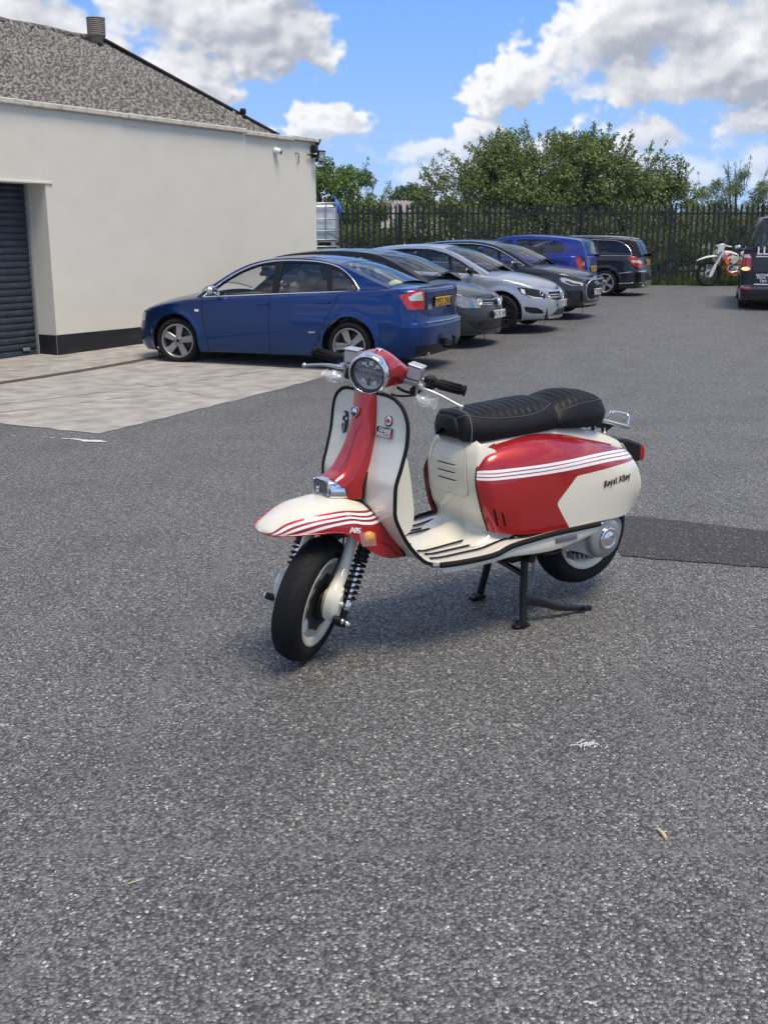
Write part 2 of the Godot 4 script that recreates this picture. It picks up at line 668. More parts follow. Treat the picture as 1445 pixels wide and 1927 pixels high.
# ------------------------------------------------------------------ shared materials
var M := {}
func make_materials() -> void:
	var asphalt := triplanar(mat(1, 1, 0.965, 0.62), 1.6, true, 9.7)
	asphalt.albedo_texture = tex(cells(0.105, 3, FastNoiseLite.RETURN_CELL_VALUE), 2048, ramp([[0.0, 0.055, 0.055, 0.056], [0.3, 0.10, 0.10, 0.102], [0.6, 0.15, 0.15, 0.152], [0.84, 0.22, 0.22, 0.222], [0.955, 0.28, 0.28, 0.28], [0.985, 0.48, 0.48, 0.47], [1.0, 0.65, 0.65, 0.63]]))
	asphalt.heightmap_enabled = true
	asphalt.heightmap_texture = tex(cells(0.105, 3, FastNoiseLite.RETURN_DISTANCE), 2048, ramp([[0.0, 1, 1, 1], [0.55, 0.5, 0.5, 0.5], [1.0, 0, 0, 0]]))
	asphalt.heightmap_scale = 1.1
	asphalt.roughness = 1.0
	asphalt.roughness_texture = tex(cells(0.105, 3, FastNoiseLite.RETURN_CELL_VALUE), 2048, ramp([[0.0, 0.6, 0.6, 0.6], [0.6, 0.3, 0.3, 0.3], [0.85, 0.12, 0.12, 0.12], [1.0, 0.06, 0.06, 0.06]]))
	asphalt.detail_enabled = true
	asphalt.detail_blend_mode = BaseMaterial3D.BLEND_MODE_MUL
	asphalt.detail_albedo = tex(noise(FastNoiseLite.TYPE_SIMPLEX_SMOOTH, 0.012, 9, 6), 1024, ramp([[0.0, 0.72, 0.72, 0.73], [0.5, 0.9, 0.9, 0.9], [1.0, 1.0, 1.0, 1.0]]))
	M.asphalt = asphalt
	var patch := triplanar(mat(0.55, 0.55, 0.57, 0.85), 1.3, true, 3.1)
	patch.albedo_texture = tex(cells(0.16, 8, FastNoiseLite.RETURN_CELL_VALUE), 1024, ramp([[0.0, 0.04, 0.04, 0.042], [0.7, 0.09, 0.09, 0.093], [0.95, 0.14, 0.14, 0.14], [1.0, 0.4, 0.4, 0.4]]))
	patch.heightmap_enabled = true
	patch.heightmap_texture = asphalt.heightmap_texture
	patch.heightmap_scale = 0.3
	M.patch = patch
	var conc := triplanar(mat(1, 1, 1, 0.9), 5.0, true, 1.7)
	var cn := noise(FastNoiseLite.TYPE_SIMPLEX_SMOOTH, 0.012, 21, 7)
	cn.domain_warp_enabled = true
	cn.domain_warp_amplitude = 60.0
	cn.domain_warp_frequency = 0.02
	conc.albedo_texture = tex(cn, 1024, ramp([[0.0, 0.21, 0.205, 0.185], [0.35, 0.30, 0.29, 0.267], [0.65, 0.36, 0.35, 0.325], [1.0, 0.45, 0.44, 0.41]]))
	conc.detail_enabled = true
	conc.detail_blend_mode = BaseMaterial3D.BLEND_MODE_MUL
	conc.detail_albedo = tex(noise(FastNoiseLite.TYPE_SIMPLEX_SMOOTH, 0.12, 4, 3), 1024, ramp([[0.0, 0.78, 0.78, 0.76], [0.45, 0.95, 0.95, 0.94], [1.0, 1, 1, 1]]))
	M.concrete = conc
	var wall := triplanar(mat(1, 1, 1, 0.85), 4.0, true, 1.3)
	wall.albedo_texture = tex(noise(FastNoiseLite.TYPE_SIMPLEX_SMOOTH, 0.006, 31, 6), 1024, ramp([[0.0, 0.625, 0.61, 0.535], [0.5, 0.65, 0.635, 0.56], [1.0, 0.67, 0.655, 0.58]]))
	wall.heightmap_enabled = true
	wall.heightmap_texture = tex(noise(FastNoiseLite.TYPE_SIMPLEX_SMOOTH, 0.009, 12, 6), 1024)
	wall.heightmap_scale = 0.25
	M.wall = wall
	var cop := triplanar(mat(1, 1, 1, 0.9), 1.4)
	cop.albedo_texture = tex(noise(FastNoiseLite.TYPE_SIMPLEX_SMOOTH, 0.02, 33, 6), 512, ramp([[0.0, 0.22, 0.2, 0.17], [0.35, 0.5, 0.48, 0.42], [1.0, 0.66, 0.63, 0.56]]))
	M.coping = cop
	var plinth := triplanar(mat(1, 1, 1, 0.55), 2.0)
	plinth.albedo_texture = tex(noise(FastNoiseLite.TYPE_SIMPLEX_SMOOTH, 0.02, 41, 6), 512, ramp([[0.0, 0.008, 0.009, 0.012], [0.7, 0.013, 0.014, 0.018], [0.9, 0.03, 0.03, 0.034], [1.0, 0.09, 0.09, 0.09]]))
	M.plinth = plinth
	var roof := triplanar(mat(1, 1, 1, 0.95), 4.2, true, 4.3)
	roof.albedo_texture = tex(noise(FastNoiseLite.TYPE_SIMPLEX_SMOOTH, 0.05, 51, 5), 1024, ramp([[0.0, 0.025, 0.024, 0.023], [0.40, 0.08, 0.078, 0.073], [0.5, 0.15, 0.146, 0.138], [0.62, 0.235, 0.228, 0.215], [1.0, 0.36, 0.35, 0.33]]))
	roof.heightmap_enabled = true
	roof.heightmap_texture = roof.albedo_texture
	roof.heightmap_scale = 2.0
	M.roof = roof
	M.black = mat(0.008, 0.008, 0.009, 0.4)
	M.black.metallic_specular = 0.4
	M.rubber = mat(0.010, 0.010, 0.011, 0.7)
	M.rubber.metallic_specular = 0.3
	M.dark = mat(0.006, 0.006, 0.007, 0.9)
	M.chrome = mat(0.78, 0.78, 0.8, 0.06, 1.0)
	M.steel = mat(0.5, 0.5, 0.52, 0.32, 1.0)
	M.alloy = mat(0.42, 0.42, 0.43, 0.38, 0.9)
	M.white = mat(0.8, 0.8, 0.8, 0.35)
	M.galv = mat(0.4, 0.41, 0.43, 0.45, 0.8)
	M.plastic = glass(0.9, 0.95, 1.0, 0.22, 0.12)

# ------------------------------------------------------------------ setting
func sheet(poly: Array, up: float, cell: float, smooth := 0) -> Shape:
	var s := Shape.new()
	var f := func(x: float, z: float) -> Vector3: return on_ground(x, z, up)
	s.panel(smooth2(poly, smooth, true) if smooth else p2(poly), f, Vector2(cell, cell))
	return s

func ragged(a: Array, step: float, amp: float, seed_: int) -> Array:
	var r := RandomNumberGenerator.new()
	r.seed = seed_
	var o := []
	var m := a.size() / 2
	for j in m:
		var p := Vector2(a[2 * j], a[2 * j + 1])
		var q := Vector2(a[(2 * j + 2) % a.size()], a[(2 * j + 3) % a.size()])
		var k := maxi(1, int(p.distance_to(q) / step))
		for i in k:
			var w := p.lerp(q, float(i) / k)
			if i > 0:
				w += (q - p).orthogonal().normalized() * r.randf_range(-amp, amp)
			o.append_array([w.x, w.y])
	return o

func make_ground() -> void:
	var far_field := Shape.new()
	var rows := []
	var zs := [40.0, 12.0, 4.0, 0.0]
	for j in range(1, 61):
		zs.append(-float(j))
	zs.append_array([-80.0, -120.0, -200.0, -330.0, -500.0, -750.0])
	var nz := noise(FastNoiseLite.TYPE_SIMPLEX_SMOOTH, 0.004, 77, 3)
	for z in zs:
		var row := PackedVector3Array()
		for x in [-900.0, -400.0, -150.0, -60.0, -30.0, -10.0, 0.0, 10.0, 25.0, 40.0, 80.0, 200.0, 500.0, 900.0]:
			var y := ground_y(z) - 0.03
			if z < -190.0:
				y += (-z - 190.0) * 0.03 * (0.8 + 0.8 * nz.get_noise_2d(x, z))
			row.append(V(x, y, z))
		rows.append(row)
	far_field.grid(rows)
	var field := triplanar(mat(1, 1, 1, 0.95), 9.0)
	field.albedo_texture = tex(noise(FastNoiseLite.TYPE_SIMPLEX_SMOOTH, 0.02, 61, 5), 512, ramp([[0.0, 0.03, 0.05, 0.015], [1.0, 0.08, 0.12, 0.04]]))
	structure("terrain", far_field, field)
	structure("car_park_asphalt", sheet([-26.0, 30.0, 34.0, 30.0, 34.0, -33.25, -26.0, -33.25], 0.0, 1.0), M.asphalt)
	structure("concrete_apron", sheet(ragged([-2.30, -8.47, -0.80, -12.98, 2.2, -21.0, -1.2, -22.6, -4.9, -15.95, -9.5, -8.3, -6.2, -8.9, -3.33, -9.11], 0.14, 0.018, 4), 0.004, 0.5), M.concrete)
	structure("asphalt_repair", sheet(ragged([1.20, -5.58, 1.36, -5.62, 1.98, -5.30, 6.0, -3.35, 5.7, -2.75, 1.78, -4.66, 1.13, -4.86], 0.07, 0.012, 5), 0.004, 0.3), M.patch)
	var jm := mat(0.17, 0.16, 0.145, 0.95)
	for q in [[-4.1, -10.0, -0.9, -14.6, 0.02], [-3.75, -9.55, -2.6, -11.2, 0.012], [-2.9, -12.4, -1.75, -11.05, 0.012], [-2.2, -13.0, 0.3, -15.8, 0.012]]:
		var d := Vector2(q[2] - q[0], q[3] - q[1])
		var nn: Vector2 = d.orthogonal().normalized() * q[4]
		structure("concrete_joint", sheet(ragged([q[0], q[1], q[2], q[3], q[2] + nn.x, q[3] + nn.y, q[0] + nn.x, q[1] + nn.y], 0.16, 0.012, 30 + int(q[0] * 10)), 0.0065, 0.4), jm)
	# the drain channel with its rusty grating
	var ch := triplanar(mat(1, 1, 1, 0.9), 1.1)
	ch.albedo_texture = tex(noise(FastNoiseLite.TYPE_SIMPLEX_SMOOTH, 0.03, 71, 5), 512, ramp([[0.0, 0.03, 0.02, 0.017], [0.5, 0.075, 0.05, 0.042], [1.0, 0.13, 0.085, 0.07]]))
	structure("drain_channel", sheet(ragged([-7.0, -6.9, -6.85, -6.83, -4.45, -12.32, -3.16, -15.28, -1.5, -19.2, -1.66, -19.27, -3.31, -15.36, -4.6, -12.42], 0.3, 0.008, 6), 0.008, 0.5), ch)
	var pm := mat(0.62, 0.62, 0.6, 0.7)
	var paint := Shape.new()
	var r := RandomNumberGenerator.new()
	r.seed = 3
	var f := func(x: float, z: float) -> Vector3: return on_ground(x, z, 0.0045)
	for q in [[-2.24, -8.10, 0.10], [-2.33, -8.14, 0.07], [-2.41, -8.2, 0.05], [-2.5, -8.22, 0.035], [-2.62, -8.26, 0.02], [-2.7, -8.31, 0.018], [-2.95, -8.36, 0.02], [-2.30, -8.08, 0.03]]:
		var a := PackedVector2Array()
		for k in 11:
			var t := TAU * k / 11
			var rr: float = q[2] * r.randf_range(0.55, 1.1)
			a.append(Vector2(q[0] + cos(t) * rr * 1.3, q[1] + sin(t) * rr * 0.5 + cos(t) * rr * 0.3))
		paint.panel(a, f, Vector2(0.3, 0.3))
	put("road_paint_remnant", paint, pm).set_meta("kind", "structure")
	# loose pale chippings among the tarmac
	var chip := Shape.new()
	chip.ball(Vector3.ZERO, V(1, 0.5, 0.8), 6)
	var mm := MultiMesh.new()
	mm.transform_format = MultiMesh.TRANSFORM_3D
	mm.use_colors = true
	mm.mesh = chip.mesh()
	mm.instance_count = 11000
	r.seed = 14
	for k in mm.instance_count:
		var z := -1.5 - 7.5 * pow(r.randf(), 1.25)
		var x := r.randf_range(-1.0, 1.0) * (0.45 * -z + 0.4)
		var s := r.randf_range(0.0012, 0.0030)
		var b := Basis.from_euler(V(r.randf_range(-0.5, 0.5), r.randf() * TAU, r.randf_range(-0.5, 0.5))).scaled_local(V(s * r.randf_range(0.8, 1.5), s * 0.7, s))
		mm.set_instance_transform(k, Transform3D(b, on_ground(x, z, 0.0015)))
		var g := r.randf_range(0.14, 0.30) if r.randf() < 0.7 else r.randf_range(0.4, 0.75)
		mm.set_instance_color(k, Color(g, g, g * r.randf_range(0.93, 1.0)))
	var cm := mat(1, 1, 1, 0.45)
	cm.vertex_color_use_as_albedo = true
	var o := MultiMeshInstance3D.new()
	o.name = "loose_chippings"
	o.multimesh = mm
	o.material_override = cm
	o.set_meta("kind", "stuff")
	o.set_meta("label", "small pale stone chippings scattered over the grey tarmac")
	add_child(o)

func make_building() -> void:
	var at := Transform3D(Basis(Vector3.UP, deg_to_rad(58.16)), V(-4.71, 0, -15.6))
	var b := thing("workshop_building", "cream rendered workshop with mossy corrugated roof and navy roller door", "building", at)
	var s := Shape.new()
	s.box(V(3.99, 1.35, -0.15), V(4.98, 3.7, 0.3))
	s.box(V(0.72, 1.35, -0.142), V(1.56, 3.7, 0.308), 0.006)
	s.box(V(-1.75, 2.7, -0.142), V(3.38, 1.0, 0.306))
	s.box(V(-6.2, 1.35, -0.15), V(5.52, 3.7, 0.3))
	s.box(V(0.10, 1.35, -0.42), V(0.316, 3.7, 0.26))
	s.box(V(6.33, 1.35, -4.65), V(0.3, 3.7, 8.7))
	s.box(V(-0.6, 1.35, -9.15), V(14.16, 3.7, 0.3))
	s.box(V(-8.8, 1.35, -4.65), V(0.3, 3.7, 8.7))
	s.box(V(5.9, 3.0, -4.65), V(1.1, 0.1, 8.9))
	put("wall", s, M.wall, b)
	var gab := Shape.new()
	gab.prism(p2([0.4, 2.9, 8.6, 2.9, 8.6, 3.12, 4.5, 4.98, 0.4, 3.12]), 5.3, 5.5, Transform3D(Basis(V(0, 0, -1), V(0, 1, 0), V(1, 0, 0)), Vector3.ZERO))
	put("gable_wall", gab, M.wall, b)
	var li := Shape.new()
	li.box(V(-1.7, 2.215, -0.13), V(3.52, 0.03, 0.32), 0.004)
	put("lintel", li, M.wall, b)
	# plinth, on the front and round the reveal
	var pl := Shape.new()
	pl.box(V(0.79, -0.10, 0.010), V(1.70, 0.41, 0.02), 0.004)
	pl.box(V(-0.071, -0.10, -0.19), V(0.022, 0.40, 0.38), 0.003)
	put("plinth", pl, M.plinth, b)
	var pw := Shape.new()
	pw.box(V(4.05, -0.10, 0.008), V(4.80, 0.38, 0.016), 0.004)
	put("plinth", pw, triplanar(mat(0.03, 0.032, 0.038, 0.8), 1.0), b)
	# coping stones
	var r := RandomNumberGenerator.new()
	r.seed = 8
	var x := 6.52
	for w in [0.80, 1.35, 1.42, 1.38, 1.44, 1.36, 1.4, 1.42, 1.38, 1.4, 1.4]:
		var c := Shape.new()
		c.box(V(x - w / 2, 3.232 + r.randf_range(-0.006, 0.006), -0.12), V(w - 0.008, 0.075, 0.40), 0.012, Transform3D(Basis(Vector3.BACK, r.randf_range(-0.004, 0.004)), Vector3.ZERO))
		x -= w
		put("coping_stone", c, M.coping, b)
	# roof: corrugated sheets under moss
	var nz := noise(FastNoiseLite.TYPE_SIMPLEX_SMOOTH, 4.6, 90, 2)
	var nb := noise(FastNoiseLite.TYPE_SIMPLEX_SMOOTH, 0.22, 91, 3)
	var rs := Shape.new()
	var rows := []
	for j in 84:
		var t := j / 83.0
		var row := PackedVector3Array()
		for i in 250:
			var sx := 5.6 - 8.4 * i / 249.0
			var moss := clampf(0.55 + 1.6 * nb.get_noise_2d(sx * 1.2 + t * 3.0, t * 9.0 + 4.0) - 0.9 * exp(-pow((t - 0.62) / 0.13, 2)) * smoothstep(5.2, 2.0, sx), 0.06, 1.0)
			var h := 0.03 * (1.0 - 0.6 * moss) * sin(sx * TAU / 0.146) + moss * 0.12 * smoothstep(0.0, 0.5, 5.6 - sx) * smoothstep(0.0, 0.06, t) * smoothstep(1.0, 0.95, t) * (nz.get_noise_2d(sx, t * 4.9) + 0.3)
			row.append(V(sx, 3.27 + t * 1.95 + h * 0.917, -0.22 - t * 4.28 + h * 0.4))
		rows.append(row)
	rs.grid(rows)
	var bk := Shape.new()
	bk.quad(V(5.6, 5.2, -4.5), V(-8.9, 5.2, -4.5), V(-8.9, 3.2, -9.2), V(5.6, 3.2, -9.2))
	bk.quad(V(-2.8, 5.2, -4.5), V(-8.9, 5.2, -4.5), V(-8.9, 3.25, -0.2), V(-2.8, 3.25, -0.2))
	rs.add(bk)
	var rf := put("roof", rs, M.roof, b)
	var rg := Shape.new()
	var wob := PackedVector3Array()
	for k in 40:
		wob.append(V(5.62 - 14.4 * k / 39.0, 5.235 + 0.012 * sin(k * 1.9), -4.5 + 0.02 * sin(k * 2.7)))
	rg.tube(wob, 0.075, 8)
	put("ridge_tiles", rg, M.roof, rf)
	var vg := Shape.new()
	vg.tube(pts([5.62, 3.28, -0.2, 5.62, 5.27, -4.5, 5.62, 3.28, -8.9]), 0.035, 6)
	vg.tube(pts([5.58, 3.32, -0.25, 5.58, 5.31, -4.5]), 0.028, 6)
	put("verge_trim", vg, mat(0.02, 0.018, 0.016, 0.9), rf)
	# ridge ventilator with rings
	var vent := Shape.new()
	var lv := axis(V(5.12, 5.02, -4.15), Vector3.UP)
	lv = lv * Transform3D(Basis.from_scale(Vector3.ONE * 0.86), Vector3.ZERO)
	vent.lathe(p2([0.0, 0.1, 0.14, 0.1, 0.14, 0.24, 0.20, 0.24, 0.20, 0.27, 0.0, 0.27]), lv, 20)
	var prof := [0.11, 0.26]
	for k in 8:
		var y := 0.27 + k * 0.041
		prof.append_array([0.205, y, 0.205, y + 0.02, 0.175, y + 0.024, 0.175, y + 0.038])
	prof.append_array([0.21, 0.60, 0.21, 0.625, 0.0, 0.64])
	vent.lathe(p2(prof), lv, 20)
	put("ventilator", vent, mat(0.3, 0.27, 0.24, 0.7, 0.3), rf)
	var v2 := Shape.new()
	v2.lathe(p2([0.0, 0.0, 0.05, 0.0, 0.05, 0.10, 0.07, 0.11, 0.075, 0.20, 0.05, 0.23, 0.0, 0.24]), axis(V(5.6, 3.60, -1.0), Vector3.UP) * Transform3D(Basis.from_scale(Vector3.ONE * 0.8), Vector3.ZERO), 12)
	put("vent_cap", v2, M.black, rf)
	var hop := Shape.new()
	hop.prism(p2([-0.05, 0.0, 0.07, 0.0, 0.07, -0.04, 0.0, -0.12, -0.04, -0.12]), -0.2, 0.06, T(V(6.52, 3.27, 0.0)), 0.006)
	put("gutter_end", hop, mat(0.03, 0.027, 0.024, 0.8), b)
	# roller door of interlocking slats in its guides
	var dm := triplanar(mat(1, 1, 1, 0.42), 1.6)
	dm.albedo_texture = tex(noise(FastNoiseLite.TYPE_SIMPLEX_SMOOTH, 0.02, 95, 5), 512, ramp([[0.0, 0.017, 0.024, 0.035], [0.6, 0.026, 0.036, 0.05], [1.0, 0.045, 0.058, 0.072]]))
	var door := put("roller_door", _bar(V(-1.75, 1.0, -0.44), V(3.3, 2.5, 0.02)), dm, b)
	var sl := Shape.new()
	var cs := PackedVector3Array()
	for k in 9:
		var t := k / 8.0
		cs.append(V(0, t * 0.094, 0.026 * pow(sin(PI * t), 0.6) * (1.0 - 0.45 * t)))
	var r2 := []
	for e in [-3.36, -0.085]:
		var row := PackedVector3Array()
		for q in cs:
			row.append(V(e, q.y, q.z))
		r2.append(row)
	sl.grid(r2)
	var slat := sl.mesh()
	for k in 25:
		var o := put("slat", slat, dm, door)
		o.position = V(0, -0.21 + k * 0.097, -0.42)
	var gd := Shape.new()
	gd.box(V(-0.075, 1.0, -0.39), V(0.03, 2.5, 0.08), 0.004)
	put("guide_rail", gd, mat(0.3, 0.3, 0.3, 0.5), door)
	var bb := Shape.new()
	bb.box(V(-1.7, -0.19, -0.40), V(3.2, 0.05, 0.06), 0.006)
	put("bottom_bar", bb, dm, door)
	var lock := Shape.new()
	lock.box(V(-0.30, -0.10, -0.375), V(0.12, 0.045, 0.03), 0.006)
	put("lock", lock, M.galv, door)
	make_wall_things(at)

func _bar(c: Vector3, s: Vector3, b := 0.0) -> Shape:
	var o := Shape.new()
	o.box(c, s, b)
	return o

func make_wall_things(at: Transform3D) -> void:
	var cam := thing("security_camera", "white dome security camera mounted high on the cream wall", "camera", at * T(V(5.22, 2.98, 0.0)))
	var s := Shape.new()
	s.lathe(p2([0.0, 0.0, 0.055, 0.0, 0.058, 0.03, 0.05, 0.05, 0.0, 0.055]), axis(Vector3.ZERO, V(0, 0, 1)), 20)
	s.ball(V(0.01, -0.01, 0.07), V(0.055, 0.055, 0.055), 16)
	put("housing", s, M.white, cam)
	var l := Shape.new()
	l.lathe(p2([0.0, 0.02, 0.034, 0.02, 0.038, 0.0, 0.0, -0.02]), axis(V(0.045, -0.03, 0.105), V(0.5, -0.3, 0.8)), 16)
	put("lens", l, mat(0.01, 0.01, 0.012, 0.1), cam)
	var sen := thing("motion_sensor", "small black motion sensor box at the wall corner above the floodlight", "sensor", at * T(V(6.36, 3.08, 0.05)))
	s = Shape.new()
	s.box(V(0, 0, 0.02), V(0.12, 0.14, 0.09), 0.012)
	put("housing", s, M.black, sen)
	s = Shape.new()
	s.tube(smooth3([0.03, 0.06, 0.0, 0.09, 0.02, 0.03, 0.09, -0.08, 0.03, 0.06, -0.10, 0.04]), 0.007, 6)
	put("cable", s, M.white, sen)
	var fl := thing("floodlight", "black square LED floodlight on a bracket at the wall corner", "floodlight", at * T(V(6.36, 2.95, 0.0)))
	s = Shape.new()
	s.box(V(-0.10, 0.015, 0.05), V(0.2, 0.02, 0.02))
	s.box(V(0.0, 0.0, 0.07), V(0.02, 0.06, 0.14))
	put("bracket", s, M.black, fl)
	var hb := Transform3D(Basis.from_euler(V(0.25, -0.2, 0.0)), V(0.05, 0.0, 0.17))
	var head := Shape.new()
	head.box(V(0, 0, 0), V(0.19, 0.21, 0.05), 0.012, hb)
	head.box(V(-0.02, -0.08, -0.04), V(0.12, 0.06, 0.05), 0.01, hb)
	var hn := put("lamp_housing", head, M.black, fl)
	s = Shape.new()
	s.box(V(0, 0, 0.027), V(0.145, 0.16, 0.006), 0.002, hb)
	put("lamp_glass", s, mat(0.42, 0.45, 0.48, 0.15, 0.3), hn)
	s = Shape.new()
	s.box(V(0, 0, 0.032), V(0.06, 0.05, 0.004), 0.001, hb)
	put("led_chip", s, mat(0.75, 0.75, 0.6, 0.3), hn)
	var hk := thing("wall_hook", "bent grey metal hook on the cream wall below the floodlight", "hook", at * T(V(5.86, 2.88, 0.0)))
	s = Shape.new()
	s.tube(smooth3([-0.03, 0.09, -0.01, 0.0, 0.095, 0.03, 0.035, 0.06, 0.04, 0.035, -0.05, 0.04, 0.0, -0.10, 0.03]), 0.008, 6)
	put("hook_rod", s, mat(0.06, 0.06, 0.06, 0.6, 0.4), hk)

func make_fence() -> void:
	var f := thing("palisade_fence", "tall black palisade fence of pointed steel pales along the yard edge", "fence", T(V(0, ground_y(-33.4), -33.4)))
	var m := mat(0.011, 0.014, 0.02, 0.5, 0.1)
	var p := Shape.new()
	# a W section with a triple pointed top
	var sec := [-0.035, 0.012, -0.022, 0.0, -0.008, 0.010, 0.008, 0.010, 0.022, 0.0, 0.035, 0.012]
	var rows := []
	for y in [0.04, 2.30, 2.36]:
		var row := PackedVector3Array()
		for k in range(0, 12, 2):
			var w: float = 1.0 if y < 2.35 else 0.62
			row.append(V(sec[k] * w, y, sec[k + 1]))
		rows.append(row)
	p.grid(rows)
	for k in range(0, 10, 2):
		var top := 2.43 if k == 4 else 2.40
		p.tri(rows[2][k / 2], V((rows[2][k / 2].x + rows[2][k / 2 + 1].x) / 2, top, 0.02), rows[2][k / 2 + 1])
	var pm := p.mesh()
	var r := RandomNumberGenerator.new()
	r.seed = 2
	for k in 92:
		var o := put("pale", pm, m, f)
		o.position = V(-1.62 + k * 0.1655, r.randf_range(-0.012, 0.012), 0.03)
		o.rotation.z = r.randf_range(-0.006, 0.006)
	for k in 6:
		var o := put("post", _bar(V(-2.32 + 2.75 * k + 0.03, 1.2, -0.06), V(0.06, 2.4, 0.09), 0.004), m, f)
		o.rotation.z = 0.0
	for y in [0.42, 2.12]:
		put("rail", _bar(V(6.0, y, 0.0), V(15.6, 0.05, 0.05)), m, f)

# ------------------------------------------------------------------ plants
func leaf_cluster(size: float, leaves: int, seed_: int, narrow := 0.42) -> ArrayMesh:
	var r := RandomNumberGenerator.new()
	r.seed = seed_
	var s := Shape.new()
	for k in leaves:
		var b := Basis.from_euler(V(r.randf_range(-1.2, 1.2), r.randf() * TAU, r.randf_range(-1.2, 1.2)))
		var o := V(r.randf_range(-1, 1), r.randf_range(-1, 1), r.randf_range(-1, 1)) * size * 1.1
		var L := size * r.randf_range(0.8, 1.3)
		var w := L * narrow
		var a := o
		var t := o + b * V(0, 0, L)
		s.tri(a, o + b * V(w, 0.12 * L, L * 0.45), t)
		s.tri(a, t, o + b * V(-w, 0.12 * L, L * 0.45))
	return s.mesh()

func leaf_mat() -> StandardMaterial3D:
	var m := mat(1, 1, 1, 0.5)
	m.vertex_color_use_as_albedo = true
	m.backlight_enabled = true
	m.backlight = Color(0.45, 0.5, 0.3)
	return m

# clumps: [centre, radius, count]; shoots: [root, tip, count]
func foliage(called: String, under: Node, clumps: Array, shoots: Array, leaf: Mesh, c0: Color, c1: Color, seed_: int) -> MultiMeshInstance3D:
	var r := RandomNumberGenerator.new()
	r.seed = seed_
	var total := 0
	for c in clumps:
		total += c[2]
	for c in shoots:
		total += c[2]
	var mm := MultiMesh.new()
	mm.transform_format = MultiMesh.TRANSFORM_3D
	mm.use_colors = true
	mm.mesh = leaf
	mm.instance_count = total
	var k := 0
	for c in clumps:
		var tone := r.randf()
		for j in c[2]:
			var d := V(r.randfn(), r.randfn(), r.randfn()).normalized()
			var q: Vector3 = c[0] + d * (c[1] * pow(r.randf(), 0.45)) * V(1.0, 0.8, 1.0)
			mm.set_instance_transform(k, Transform3D(Basis.from_euler(V(r.randf() * TAU, r.randf() * TAU, r.randf() * TAU)) * r.randf_range(0.7, 1.25), q))
			var g := c0.lerp(c1, clampf(tone * 0.6 + r.randf() * 0.55, 0, 1))
			mm.set_instance_color(k, g)
			k += 1
	for c in shoots:
		for j in c[2]:
			var t := r.randf()
			var q: Vector3 = c[0].lerp(c[1], t) + V(r.randfn(), r.randfn(), r.randfn()) * 0.05 * (1.3 - t)
			mm.set_instance_transform(k, Transform3D(Basis.from_euler(V(r.randf() * TAU, r.randf() * TAU, r.randf() * TAU)) * r.randf_range(0.5, 0.9), q))
			mm.set_instance_color(k, c0.lerp(c1, r.randf_range(0.4, 1.0)))
			k += 1
	var o := MultiMeshInstance3D.new()
	o.name = numbered(called, under)
	o.multimesh = mm
	o.material_override = leaf_mat()
	o.set_meta("kind", "stuff")
	under.add_child(o)
	return o

func tree(called: String, label: String, category: String, at: Vector3, R: Vector3, cy: float, nclump: int, per: int, leaf: Mesh, c0: Color, c1: Color, seed_: int, nshoot := 0, group := "", low := -0.75) -> Node3D:
	var t := thing(called, label, category, T(at), group)
	var r := RandomNumberGenerator.new()
	r.seed = seed_
	var clumps := []
	var shoots := []
	var wood := Shape.new()
	var tw := minf(R.x, 2.0) * 0.07
	for j in nclump:
		var d := V(r.randfn(), r.randfn(), r.randfn()).normalized()
		if d.y < low:
			d.y = r.randf_range(low, 0.3)
		var q := V(0, cy, 0) + d * R * r.randf_range(0.62, 1.0)
		q.y = maxf(q.y, 0.3)
		var rad := minf(R.x, R.y) * r.randf_range(0.17, 0.30)
		clumps.append([q, rad, int(per * r.randf_range(0.6, 1.3))])
		if j % 3 == 0:
			var mid := V(q.x * 0.35, lerpf(0.3, q.y, 0.5), q.z * 0.35)
			wood.tube(PackedVector3Array([V(q.x * 0.06, 0.0, q.z * 0.06), mid, q]), [tw, tw * 0.6, tw * 0.15], 5)
	for j in nclump / 2:
		var d := V(r.randfn(), r.randfn(), r.randfn()).normalized()
		clumps.append([V(0, maxf(cy * 0.9, 0.3), 0) + d * R * 0.45, minf(R.x, R.y) * 0.35, per / 2])
	for j in nshoot:
		var a := r.randf() * TAU
		var e := sqrt(r.randf())
		var d := V(cos(a) * e, sqrt(maxf(0.0, 1.0 - e * e)), sin(a) * e)
		var q := V(0, cy, 0) + d * R * 0.93
		var tip := q + V(d.x * 0.5 + r.randfn() * 0.12, r.randf_range(0.35, 0.85), r.randfn() * 0.1)
		shoots.append([q, tip, 16])
		wood.tube(PackedVector3Array([q - d * 0.3, q, tip]), [0.014, 0.010, 0.004], 4)
	put("trunk", wood, mat(0.06, 0.05, 0.04, 0.9), t)
	foliage("crown", t, clumps, shoots, leaf, c0, c1, seed_ + 1)
	return t

